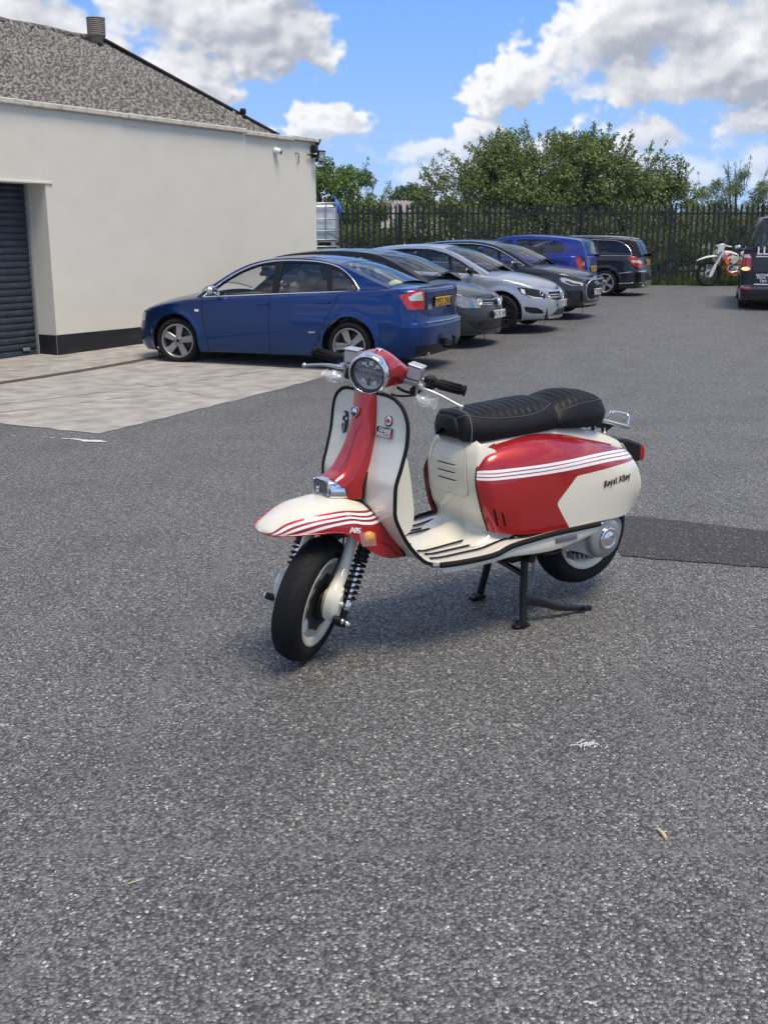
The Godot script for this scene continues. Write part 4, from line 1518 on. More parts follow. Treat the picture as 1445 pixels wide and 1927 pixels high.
	# chrome surround: a tapered ring, recessed in front
	var ring := func(x: float, k: float, dy: float) -> PackedVector3Array:
		var r := PackedVector3Array()
		for q in [[0.0, 0.664], [0.026, 0.663], [0.044, 0.660], [0.054, 0.650], [0.060, 0.632], [0.063, 0.612], [0.062, 0.602], [0.055, 0.596], [0.0, 0.594]]:
			r.append(V(x + 0.010 * pow(q[0] / 0.06, 2), 0.63 + (q[1] - 0.63) * k + dy, q[0] * k))
		for j in range(7, 0, -1):
			r.append(r[j] * V(1, 1, -1))
		return r
	s = Shape.new()
	s.grid([ring.call(0.128, 1.05, -0.002), ring.call(0.10, 1.03, 0.0), ring.call(0.072, 0.97, 0.002), ring.call(0.066, 0.90, 0.002), ring.call(0.067, 0.84, 0.002), ring.call(0.090, 0.80, 0.002)], true)
	var gr := put("grille", s, M.chrome, hn)
	s = Shape.new()
	s.cap(ring.call(0.0885, 0.82, 0.002))
	put("grille_recess", s, M.dark, gr)
	for k in 9:
		s = Shape.new()
		s.box(V(0.076, 0.631, -0.044 + 0.011 * k), V(0.012, 0.050, 0.0035), 0.001, Transform3D())
		put("grille_slat", s, M.chrome, gr)
	s = Shape.new()
	s.ball(V(0.066, 0.625, -0.012), V(0.006, 0.012, 0.012), 10)
	put("grille_emblem", s, M.steel, gr)
	# badges
	var pf := T(V(0.2630, 0.822, 0.116), V(0.03, 0.02, 1).normalized(), V(0.19, 0.98, -0.02).normalized(), V(-0.98, 0.19, 0.03).normalized())
	pf.basis = pf.basis.orthonormalized()
	s = Shape.new()
	s.box(Vector3.ZERO, V(0.096, 0.037, 0.004), 0.001)
	var bd := piece("name_badge", s, M.steel)
	bd.transform = pf
	s = Shape.new()
	s.box(V(0, 0, 0.0022), V(0.092, 0.033, 0.001))
	put("badge_face", s, mat(0.015, 0.015, 0.017, 0.25), bd)
	s = Shape.new()
	s.box(V(0.036, -0.0085, 0.0026), V(0.018, 0.014, 0.001))
	put("red_corner", s, mat(0.5, 0.01, 0.015, 0.25), bd)
	text("lettering", "Grand", lettering(true, true), 0.0150, 0.0012, M.stripe, bd, T(V(0.002, 0.0080, 0.0028)))
	text("lettering", "Prix125", lettering(true, true), 0.0140, 0.0012, M.stripe, bd, T(V(-0.003, -0.0080, 0.0034)))
	var rd := T(V(0.2665, 0.865, 0.134), pf.basis.x, pf.basis.y, pf.basis.z)
	s = Shape.new()
	s.lathe(p2([0.0, 0.0, 0.0205, 0.0, 0.0205, 0.001, 0.0, 0.0015]), axis(Vector3.ZERO, V(0, 0, 1)), 28)
	var dc := piece("round_decal", s, M.black)
	dc.transform = rd
	s = Shape.new()
	s.lathe(p2([0.0, 0.0018, 0.0160, 0.0018, 0.0160, 0.0]), axis(Vector3.ZERO, V(0, 0, 1)), 28)
	put("decal_ring", s, M.stripe, dc)
	s = Shape.new()
	s.lathe(p2([0.0, 0.0022, 0.0085, 0.0022, 0.0085, 0.0]), axis(Vector3.ZERO, V(0, 0, 1)), 20)
	s.box(V(0, 0, 0.0014), V(0.039, 0.0035, 0.0016))
	put("decal_centre", s, mat(0.6, 0.06, 0.07, 0.35), dc)
	var cp: Vector3 = hc.call(0.62, 0.0)
	var cf := Transform3D(Basis(V(0, 0, 1), V(0.25, 0.97, 0), V(-0.97, 0.25, 0)), cp + V(-0.003, 0.001, 0))
	s = Shape.new()
	s.prism(p2([-0.024, 0.012, -0.018, 0.018, 0.018, 0.018, 0.024, 0.012, 0.020, -0.008, 0.0, -0.022, -0.020, -0.008]), 0.0, 0.004, Transform3D(), 0.001)
	var cr_ := piece("crest_badge", s, M.chrome)
	cr_.transform = cf
	s = Shape.new()
	s.prism(p2([-0.021, 0.011, -0.016, 0.0155, 0.016, 0.0155, 0.021, 0.011, 0.0175, -0.007, 0.0, -0.019, -0.0175, -0.007]), 0.0041, 0.005)
	put("badge_face", s, mat(0.015, 0.016, 0.02, 0.3), cr_)
	text("lettering", "RA", lettering(true, false, 0.0, 1.3), 0.014, 0.001, M.stripe, cr_, T(V(0.0, 0.005, 0.0055)))
	# the tall emblem on the other half of the shield
	var ef := Transform3D(pf.basis, V(0.263, 0.825, -0.130))
	s = Shape.new()
	s.prism(p2([-0.017, 0.030, -0.012, 0.040, 0.012, 0.040, 0.017, 0.030, 0.017, -0.015, 0.010, -0.034, 0.0, -0.042, -0.010, -0.034, -0.017, -0.015]), 0.0, 0.004, Transform3D(), 0.001)
	var em := piece("flag_emblem", s, M.black)
	em.transform = ef
	s = Shape.new()
	for q in [[-0.008, 0.028, 0.014, 0.012], [0.009, 0.013, 0.012, 0.010], [-0.008, 0.0, 0.014, 0.010], [0.0, -0.018, 0.004, 0.036]]:
		s.box(V(q[0], q[1], 0.0045), V(q[2], q[3], 0.0012))
	put("emblem_relief", s, M.steel, em)
	# tool box behind the shield
	s = Shape.new()
	s.prism(smooth2([0.262, 0.745, 0.30, 0.75, 0.33, 0.735, 0.345, 0.68, 0.358, 0.60, 0.366, 0.515, 0.350, 0.462, 0.30, 0.447, 0.262, 0.455], 3, true), -0.15, 0.15, Transform3D(), 0.012)
	piece("glove_box", s, M.cream)
	s = Shape.new()
	s.tube(PackedVector3Array([V(0.31, 0.92, 0), V(0.30, 0.80, 0), V(0.29, 0.46, 0), V(0.40, 0.345, 0), V(0.85, 0.335, 0)]), 0.02, 10)
	piece("frame_tube", s, M.black)
	s = Shape.new()
	s.ball(V(0.322, 0.372, 0.165), V(0.008, 0.008, 0.008), 10)
	s.ball(V(0.322, 0.372, -0.165), V(0.008, 0.008, 0.008), 10)
	piece("skirt_bolt", s, M.chrome)

func floor_y(x: float, z: float) -> float:
	var hump := 0.062 * exp(-pow(z / 0.075, 2)) * smoothstep(0.42, 0.68, x)
	var front := 0.02 * smoothstep(0.46, 0.36, x) * (1.0 - pow(z / 0.27, 2))
	return 0.357 + hump + front + 0.018 * smoothstep(0.62, 0.78, x)

func scooter_floor() -> void:
	var s := Shape.new()
	var ff := func(x: float, z: float) -> Vector3: return V(x, floor_y(x, z), z)
	s.panel(p2([0.36, -0.245, 0.40, -0.256, 0.62, -0.264, 0.74, -0.262, 1.20, -0.24, 1.20, -0.17, 0.80, -0.14, 0.80, 0.14, 1.20, 0.17, 1.20, 0.24, 0.74, 0.262, 0.62, 0.264, 0.40, 0.256, 0.36, 0.245]), ff, Vector2(0.025, 0.02), 0.004)
	var fl := piece("floorboard", s, M.cream)
	for z in [0.105, 0.150, 0.205, -0.105, -0.150, -0.205]:
		var x0: float = 0.42 if absf(z) < 0.18 else 0.40
		var x1: float = 0.725 if absf(z) < 0.12 else (0.765 if absf(z) < 0.18 else 0.80)
		for layer in 2:
			s = Shape.new()
			var l := PackedVector3Array()
			for k in 12:
				var x := lerpf(x0, x1, k / 11.0)
				var zz: float = z * (1.0 - 0.12 * (x - x0))
				l.append(ff.call(x, zz) + V(0, 0.0015 + 0.0035 * layer, 0))
			var w := 0.011 if layer == 0 else 0.0055
			var rows := [PackedVector3Array(), PackedVector3Array(), PackedVector3Array(), PackedVector3Array()]
			for q in l:
				rows[0].append(q + V(0, -0.004, -w))
				rows[1].append(q + V(0, 0.002, -w * 0.8))
				rows[2].append(q + V(0, 0.002, w * 0.8))
				rows[3].append(q + V(0, -0.004, w))
			s.grid(rows)
			put("floor_runner" if layer == 0 else "rubber_strip", s, M.steel if layer == 0 else M.rubber, fl)
		s = Shape.new()
		s.box(ff.call(x1 + 0.006, z * 0.96) + V(0, 0.004, 0), V(0.016, 0.009, 0.022), 0.002)
		put("runner_end", s, M.steel, fl)
	for sd in [1.0, -1.0]:
		var top := smooth3([0.402, 0.352, 0.256, 0.50, 0.349, 0.266, 0.637, 0.352, 0.272, 0.724, 0.371, 0.270, 0.855, 0.380, 0.268, 0.955, 0.382, 0.262, 1.06, 0.380, 0.257, 1.205, 0.376, 0.246], 4)
		var low := smooth3([0.418, 0.318, 0.258, 0.50, 0.318, 0.268, 0.637, 0.324, 0.272, 0.724, 0.328, 0.270, 0.855, 0.318, 0.268, 0.955, 0.314, 0.263, 1.06, 0.323, 0.258, 1.205, 0.342, 0.247], 4)
		var a := PackedVector3Array()
		var b := PackedVector3Array()
		var c := PackedVector3Array()
		var d := PackedVector3Array()
		for k in top.size():
			a.append((top[k] + V(0, 0.004, -0.02)) * V(1, 1, sd))
			b.append(top[k] * V(1, 1, sd))
			c.append((low[k] + V(0, 0.004, 0.002)) * V(1, 1, sd))
			d.append((low[k] + V(0, -0.004, -0.02)) * V(1, 1, sd))
		s = Shape.new()
		s.grid([a, b, c, d])
		var rn := put("side_runner", s, M.cream, fl)
		s = Shape.new()
		var e := PackedVector3Array()
		for q in top:
			e.append((q + V(0, 0.002, 0.004)) * V(1, 1, sd))
		s.tube(e, 0.0105, 10)
		put("edge_rubber", s, M.rubber, rn)
		s = Shape.new()
		s.box(V(1.012, 0.352, 0.264 * sd), V(0.115, 0.020, 0.010), 0.003, Transform3D())
		put("footrest_plate", s, mat(0.16, 0.16, 0.165, 0.5, 0.4), rn)
		s = Shape.new()
		s.ball(V(1.225, 0.374, 0.246 * sd), V(0.006, 0.006, 0.006), 8)
		put("bolt", s, M.steel, rn)

func scooter_body() -> void:
	var f := net([
		[0.672, 0.676, 0.135, 0.655, 0.645, 0.145, 0.645, 0.6, 0.155, 0.655, 0.54, 0.16, 0.675, 0.47, 0.165, 0.7, 0.41, 0.165],
		[0.707, 0.709, 0.13, 0.695, 0.68, 0.17, 0.69, 0.62, 0.19, 0.695, 0.55, 0.2, 0.71, 0.48, 0.205, 0.73, 0.405, 0.2],
		[0.8, 0.738, 0.12, 0.8, 0.71, 0.175, 0.8, 0.645, 0.215, 0.8, 0.56, 0.228, 0.81, 0.48, 0.232, 0.82, 0.392, 0.23],
		[0.95, 0.748, 0.12, 0.95, 0.72, 0.185, 0.95, 0.655, 0.23, 0.95, 0.57, 0.24, 0.95, 0.48, 0.242, 0.95, 0.385, 0.24],
		[1.1, 0.733, 0.115, 1.1, 0.7, 0.18, 1.1, 0.645, 0.225, 1.1, 0.565, 0.235, 1.1, 0.48, 0.238, 1.1, 0.383, 0.235],
		[1.25, 0.697, 0.105, 1.25, 0.675, 0.16, 1.25, 0.63, 0.2, 1.25, 0.56, 0.215, 1.25, 0.48, 0.218, 1.25, 0.376, 0.215],
		[1.395, 0.655, 0.09, 1.415, 0.64, 0.12, 1.425, 0.605, 0.155, 1.44, 0.55, 0.175, 1.445, 0.48, 0.18, 1.43, 0.364, 0.175],
		[1.485, 0.632, 0.07, 1.515, 0.612, 0.09, 1.535, 0.58, 0.11, 1.555, 0.53, 0.13, 1.57, 0.46, 0.135, 1.545, 0.385, 0.13]])
	var cell := Vector2(0.2, 0.25)
	var bound := uvs([3.69, 5.0, 3.45, 4.5, 3.25, 4.05, 3.21, 3.89, 3.26, 3.74], 3)
	bound.append_array(uvs([3.78, 2.97, 3.86, 2.85, 3.98, 2.77, 4.54, 2.72, 5.23, 2.64, 6.2, 2.40, 7.0, 2.12], 3))
	for sd in [1.0, -1.0]:
		var g: Callable = f if sd > 0 else mirror_z(f)
		var s := Shape.new()
		var p := PackedVector2Array([Vector2(7, 0), Vector2(0, 0), Vector2(0, 5)])
		p.append_array(bound)
		# vent slots
		var slots := [p2([0.82, 3.67, 0.92, 3.68, 0.97, 4.62, 0.86, 4.64]), p2([1.19, 3.91, 1.27, 3.92, 1.34, 4.62, 1.25, 4.64])]
		s.panel(p, g, cell, 0.005 * sd, slots)
		var pn := piece("side_panel", s, M.red)
		s = Shape.new()
		var q := bound.duplicate()
		q.append(Vector2(7, 5))
		s.panel(q, g, cell, 0.005 * sd)
		put("cream_tail_section", s, M.cream, pn)
		s = Shape.new()
		for w in slots:
			s.panel(w, g, cell, 0.0, [], -0.006 * sd)
		put("vent_slot", s, M.dark, pn)
		for st in [[[0.0, 1.10, 0.3, 1.28, 1.52, 1.81, 2.31, 2.01, 3.13, 2.05, 4.15, 1.87, 5.17, 1.62, 6.2, 1.20, 7.0, 0.75], [0.0, 1.28, 0.31, 1.47, 1.5, 1.95, 2.3, 2.13, 3.11, 2.18, 4.12, 2.03, 5.12, 1.82, 6.2, 1.46, 7.0, 1.06]],
				[[0.0, 1.34, 0.31, 1.53, 1.49, 2.0, 2.29, 2.18, 3.11, 2.23, 4.11, 2.07, 5.1, 1.89, 6.2, 1.54, 7.0, 1.15], [0.0, 1.52, 0.31, 1.70, 1.48, 2.12, 2.28, 2.29, 3.1, 2.35, 4.1, 2.22, 5.07, 2.07, 6.2, 1.80, 7.0, 1.48]],
				[[0.0, 1.58, 0.30, 1.77, 1.47, 2.17, 2.28, 2.34, 3.1, 2.39, 4.09, 2.27, 5.06, 2.14, 6.2, 1.89, 7.0, 1.58], [0.0, 1.74, 0.29, 1.92, 1.47, 2.29, 2.28, 2.45, 3.1, 2.52, 4.09, 2.42, 5.04, 2.31, 6.2, 2.12, 7.0, 1.86]]]:
			s = Shape.new()
			s.panel(poly_between(uvs(st[0]), uvs(st[1])), g, cell, 0.0, [], 0.0008 * sd)
			put("stripe", s, M.stripe, pn)
		s = Shape.new()
		var e := PackedVector3Array()
		for k in 24:
			e.append(g.call(0.0, 5.0 - 5.0 * k / 23.0))
		for k in 40:
			e.append(g.call(6.9 * k / 39.0, 0.0))
		s.tube(e, 0.0032, 6)
		put("panel_seal", s, M.black, pn)
		s = Shape.new()
		var rib := PackedVector3Array()
		for k in 20:
			rib.append(g.call(3.9 + 2.1 * k / 19.0, 0.42) + V(0, 0.001, 0))
		s.tube(rib, 0.004, 7)
		put("rib", s, M.red, pn)
		var t0: Vector3 = g.call(5.0, 3.5)
		var t1: Vector3 = g.call(6.05, 3.38)
		var dir: Vector3 = (t1 - t0).normalized() * sd
		var nrm: Vector3 = dir.cross(V(0, 1, 0)).normalized()
		text("script_badge", "Royal Alloy", lettering(true, true, 0.32, 0.82), 0.025, 0.002, mat(0.05, 0.045, 0.045, 0.25, 0.6), pn, Transform3D(Basis(dir, nrm.cross(dir), nrm), (t0 + t1) / 2 + nrm * 0.0042))
	# cream front of the body with its louvred hatch
	var bf := func(w: float, y: float) -> Vector3:
		var xc := curve(p2([0.36, 0.60, 0.375, 0.63, 0.39, 0.672, 0.42, 0.693, 0.48, 0.664, 0.56, 0.641, 0.64, 0.632, 0.70, 0.640, 0.735, 0.655, 0.75, 0.672]), y)
		var hw := curve(p2([0.36, 0.165, 0.42, 0.165, 0.56, 0.158, 0.64, 0.152, 0.70, 0.142, 0.75, 0.128]), y)
		return V(xc + 0.022 * pow(absf(w), 2.6) + 0.09 * smoothstep(0.93, 1.25, absf(w)), y, w * hw)
	var s2 := Shape.new()
	s2.panel(p2([-1.22, 0.36, 1.22, 0.36, 1.22, 0.66, 1.12, 0.715, 0.95, 0.742, 0.75, 0.752, -0.75, 0.752, -0.95, 0.742, -1.12, 0.715, -1.22, 0.66]), bf, Vector2(0.1, 0.015))
	var fp := piece("front_body_panel", s2, M.cream)
	var hatch := smooth2([-0.60, 0.715, 0.60, 0.715, 0.68, 0.70, 0.68, 0.55, 0.60, 0.535, -0.60, 0.535, -0.68, 0.55, -0.68, 0.70], 3, true)
	hatch = p2([-0.58, 0.722, 0.58, 0.722, 0.645, 0.715, 0.68, 0.695, 0.68, 0.56, 0.645, 0.542, 0.58, 0.535, -0.58, 0.535, -0.645, 0.542, -0.68, 0.56, -0.68, 0.695, -0.645, 0.715])
	s2 = Shape.new()
	s2.panel(hatch, bf, Vector2(0.06, 0.012), 0.004, [], -0.0035)
	var ht := put("access_hatch", s2, M.cream, fp)
	s2 = Shape.new()
	var loop := PackedVector3Array()
	for k in hatch.size():
		for j in 4:
			var q := hatch[k].lerp(hatch[(k + 1) % hatch.size()], j / 4.0)
			loop.append(bf.call(q.x, q.y) + V(-0.0004, 0, 0))
	s2.tube(loop, 0.0013, 5, false, true)
	put("hatch_seam", s2, mat(0.3, 0.29, 0.25, 0.6), ht)
	for y in [0.650, 0.621, 0.592]:
		s2 = Shape.new()
		s2.panel(rect(-0.34, y - 0.0022, 0.34, y + 0.0022), bf, Vector2(0.05, 0.01), 0.0, [], -0.0045)
		put("louvre", s2, M.dark, ht)
		s2 = Shape.new()
		var lip := PackedVector3Array()
		for k in 12:
			lip.append(bf.call(lerpf(-0.36, 0.36, k / 11.0), y - 0.0055) + V(-0.002, 0, 0))
		s2.tube(lip, 0.0036, 7)
		put("louvre_lip", s2, M.cream, ht)
	s2 = Shape.new()
	s2.ball(bf.call(0.05, 0.557) + V(-0.003, 0, 0), V(0.003, 0.005, 0.005), 8)
	put("hatch_screw", s2, M.steel, ht)
	# spine of the body between the side panels, and the tail
	var sp := net([
		[0.672, 0.68, 0.118, 0.672, 0.722, 0.108, 0.668, 0.742, 0.07, 0.665, 0.748, 0.0],
		[0.80, 0.70, 0.138, 0.80, 0.748, 0.122, 0.80, 0.756, 0.08, 0.80, 0.757, 0.0],
		[1.00, 0.70, 0.138, 1.00, 0.757, 0.118, 1.00, 0.765, 0.08, 1.00, 0.766, 0.0],
		[1.20, 0.66, 0.130, 1.20, 0.727, 0.110, 1.20, 0.748, 0.075, 1.20, 0.75, 0.0],
		[1.34, 0.62, 0.115, 1.34, 0.688, 0.096, 1.34, 0.712, 0.065, 1.34, 0.716, 0.0],
		[1.48, 0.56, 0.095, 1.48, 0.640, 0.078, 1.475, 0.664, 0.055, 1.475, 0.668, 0.0],
		[1.545, 0.52, 0.085, 1.525, 0.605, 0.072, 1.515, 0.638, 0.05, 1.513, 0.643, 0.0]], 2)
	s2 = Shape.new()
	s2.panel(rect(0, 0, 6, 3), sp, Vector2(0.2, 0.25))
	s2.panel(rect(0, 0, 6, 3), mirror_z(sp), Vector2(0.2, 0.25))
	piece("body_spine", s2, M.cream)
	s2 = Shape.new()
	s2.grid([pts([1.515, 0.64, -0.07, 1.515, 0.64, 0.07]), pts([1.55, 0.55, -0.115, 1.55, 0.55, 0.115]), pts([1.558, 0.47, -0.128, 1.558, 0.47, 0.128]), pts([1.545, 0.385, -0.125, 1.545, 0.385, 0.125])])
	var tl := piece("tail_panel", s2, M.cream)
	s2 = Shape.new()
	s2.box(V(1.563, 0.525, 0.10), V(0.012, 0.075, 0.035), 0.004, Transform3D())
	put("rear_reflector", s2, mat(0.12, 0.12, 0.125, 0.4), tl)
	s2 = Shape.new()
	s2.prism(p2([1.49, 0.652, 1.57, 0.648, 1.655, 0.620, 1.662, 0.552, 1.60, 0.505, 1.53, 0.535]), -0.052, 0.052, Transform3D(), 0.010)
	var th := piece("tail_light_housing", s2, M.black)
	s2 = Shape.new()
	s2.prism(smooth2([1.655, 0.612, 1.672, 0.605, 1.682, 0.58, 1.678, 0.55, 1.657, 0.548], 3, true), -0.046, 0.046, Transform3D(), 0.006)
	put("tail_lens", s2, mat(0.4, 0.006, 0.01, 0.12, 0.0, 1.0), th)
	# chrome rack
	s2 = Shape.new()
	s2.tube(smooth3([1.30, 0.770, 0.072, 1.40, 0.745, 0.074, 1.50, 0.718, 0.074, 1.545, 0.704, 0.066, 1.575, 0.696, 0.03, 1.58, 0.695, 0.0, 1.575, 0.696, -0.03, 1.545, 0.704, -0.066, 1.50, 0.718, -0.074, 1.40, 0.745, -0.074, 1.30, 0.770, -0.072], 5), 0.0078, 10)
	s2.tube(smooth3([1.555, 0.706, -0.058, 1.557, 0.735, -0.058, 1.558, 0.750, -0.050, 1.558, 0.756, -0.035, 1.558, 0.756, 0.035, 1.558, 0.750, 0.050, 1.557, 0.735, 0.058, 1.545, 0.706, 0.060], 5), 0.0055, 10)
	for x in [1.36, 1.44]:
		s2.tube(pts([x, 0.757 - (x - 1.35) * 0.26, -0.072, x, 0.757 - (x - 1.35) * 0.26, 0.072]), 0.006, 8)
	var rk := piece("luggage_rack", s2, M.chrome)
	s2 = Shape.new()
	for sd in [1.0, -1.0]:
		s2.prism(p2([1.335, 0.752, 1.47, 0.718, 1.43, 0.70, 1.42, 0.684, 1.405, 0.686, 1.40, 0.712, 1.37, 0.72, 1.36, 0.702, 1.345, 0.705]), 0.055 * sd - 0.004, 0.055 * sd + 0.004, Transform3D(), 0.001)
	put("rack_bracket", s2, M.black, rk)
	s2 = Shape.new()
	for q in [[1.352, 0.716], [1.41, 0.700]]:
		for sd in [1.0, -1.0]:
			s2.ball(V(q[0], q[1] - 0.006, 0.062 * sd), V(0.010, 0.007, 0.010), 8)
			s2.tube(pts([q[0], q[1] - 0.01, 0.062 * sd, q[0], q[1] + 0.016, 0.062 * sd]), 0.005, 8)
	put("rack_bolt", s2, M.chrome, rk)

func seat_part(called: String, rows: Array, ribs: Array) -> MeshInstance3D:
	# rows: x, y and half width at the bottom, at the piping, height of the middle
	var g := []
	for q in rows:
		var r := [q[0] + q[6] * 0.0, q[1], q[2], q[0], lerpf(q[1], q[3], 0.5), maxf(q[2], q[4]) + 0.007, q[0] + q[6], q[3], q[4], q[0] + q[6], lerpf(q[3], q[5], 0.72), q[4] * 0.68, q[0] + q[6], q[5], 0.0]
		g.append(r)
	var f := net(g, 2)
	var s := Shape.new()
	var m: int = rows.size() - 1
	for mz in [1.0, -1.0]:
		var gr := []
		for j in m * 24 + 1:
			var u := j / 24.0
			var ring := PackedVector3Array()
			for k in 25:
				var w := k * 4.0 / 24.0
				var q: Vector3 = f.call(u, w)
				if w > 2.2:
					var x: float = q.x
					var t := fposmod((x - ribs[0]) / ribs[1], 1.0)
					if x > ribs[0] and x < ribs[2]:
						q.y -= (0.0050 * exp(-pow((t - 0.5) / 0.09, 2)) + 0.0015 * (1.0 - absf(2.0 * absf(t - 0.5)))) * smoothstep(2.1, 2.45, w)
				ring.append(q * V(1, 1, mz))
			gr.append(ring)
		s.grid(gr)
		# rounded front and back ends
		for e in [0, gr.size() - 1]:
			var base: PackedVector3Array = gr[e]
			var c := V(base[24].x, lerpf(base[0].y, base[24].y, 0.45), 0)
			var rings := [base]
			for j in range(1, 6):
				var t := j / 5.0
				var ring := PackedVector3Array()
				for k in 25:
					ring.append(c.lerp(base[k], cos(t * PI / 2)) + V((-0.022 if e == 0 else 0.014) * sin(t * PI / 2), 0, 0) * V(1, 1, mz))
				rings.append(ring)
			s.grid(rings)
			s.tri(c, base[0], V(base[0].x, base[0].y, 0))
	var o := piece(called, s, M.seat)
	s = Shape.new()
	for mz in [1.0, -1.0]:
		var l := PackedVector3Array()
		for j in m * 8 + 1:
			l.append(f.call(j / 8.0, 2.0) * V(1, 1, mz) + V(0, 0.001, 0.0012 * mz))
		s.tube(l, 0.0021, 5)
	put("piping", s, mat(0.06, 0.062, 0.066, 0.6), o)
	return o

func scooter_seat() -> void:
	var fs := seat_part("front_seat", [
		[0.630, 0.752, 0.060, 0.822, 0.048, 0.834, 0.004], [0.640, 0.744, 0.082, 0.834, 0.066, 0.846, 0.002], [0.662, 0.741, 0.100, 0.836, 0.084, 0.850, 0.0], [0.71, 0.741, 0.117, 0.828, 0.102, 0.852, 0.0], [0.79, 0.745, 0.130, 0.820, 0.118, 0.860, 0.0], [0.92, 0.750, 0.136, 0.820, 0.125, 0.868, 0.0],
		[1.00, 0.753, 0.135, 0.832, 0.120, 0.872, 0.0], [1.05, 0.756, 0.134, 0.850, 0.106, 0.870, 0.0], [1.072, 0.758, 0.126, 0.848, 0.090, 0.856, 0.0]], [0.68, 0.034, 1.03])
	var s := Shape.new()
	var arc := smooth3([0.662, 0.741, 0.103, 0.660, 0.79, 0.109, 0.662, 0.837, 0.087, 0.664, 0.848, 0.05, 0.665, 0.853, 0.0, 0.664, 0.848, -0.05, 0.662, 0.837, -0.087, 0.660, 0.79, -0.109, 0.662, 0.741, -0.103], 5)
	s.tube(arc, 0.0018, 5)
	put("stitching", s, mat(0.18, 0.18, 0.19, 0.7), fs)
	seat_part("pillion_seat", [
		[1.06, 0.757, 0.124, 0.800, 0.110, 0.83, 0.0], [1.095, 0.753, 0.132, 0.818, 0.120, 0.864, 0.0], [1.19, 0.747, 0.134, 0.838, 0.121, 0.887, 0.0], [1.28, 0.743, 0.130, 0.842, 0.112, 0.880, 0.0], [1.33, 0.748, 0.118, 0.842, 0.098, 0.868, 0.0], [1.362, 0.765, 0.098, 0.832, 0.080, 0.846, 0.0], [1.372, 0.785, 0.078, 0.818, 0.062, 0.826, 0.0]], [1.10, 0.034, 1.345])

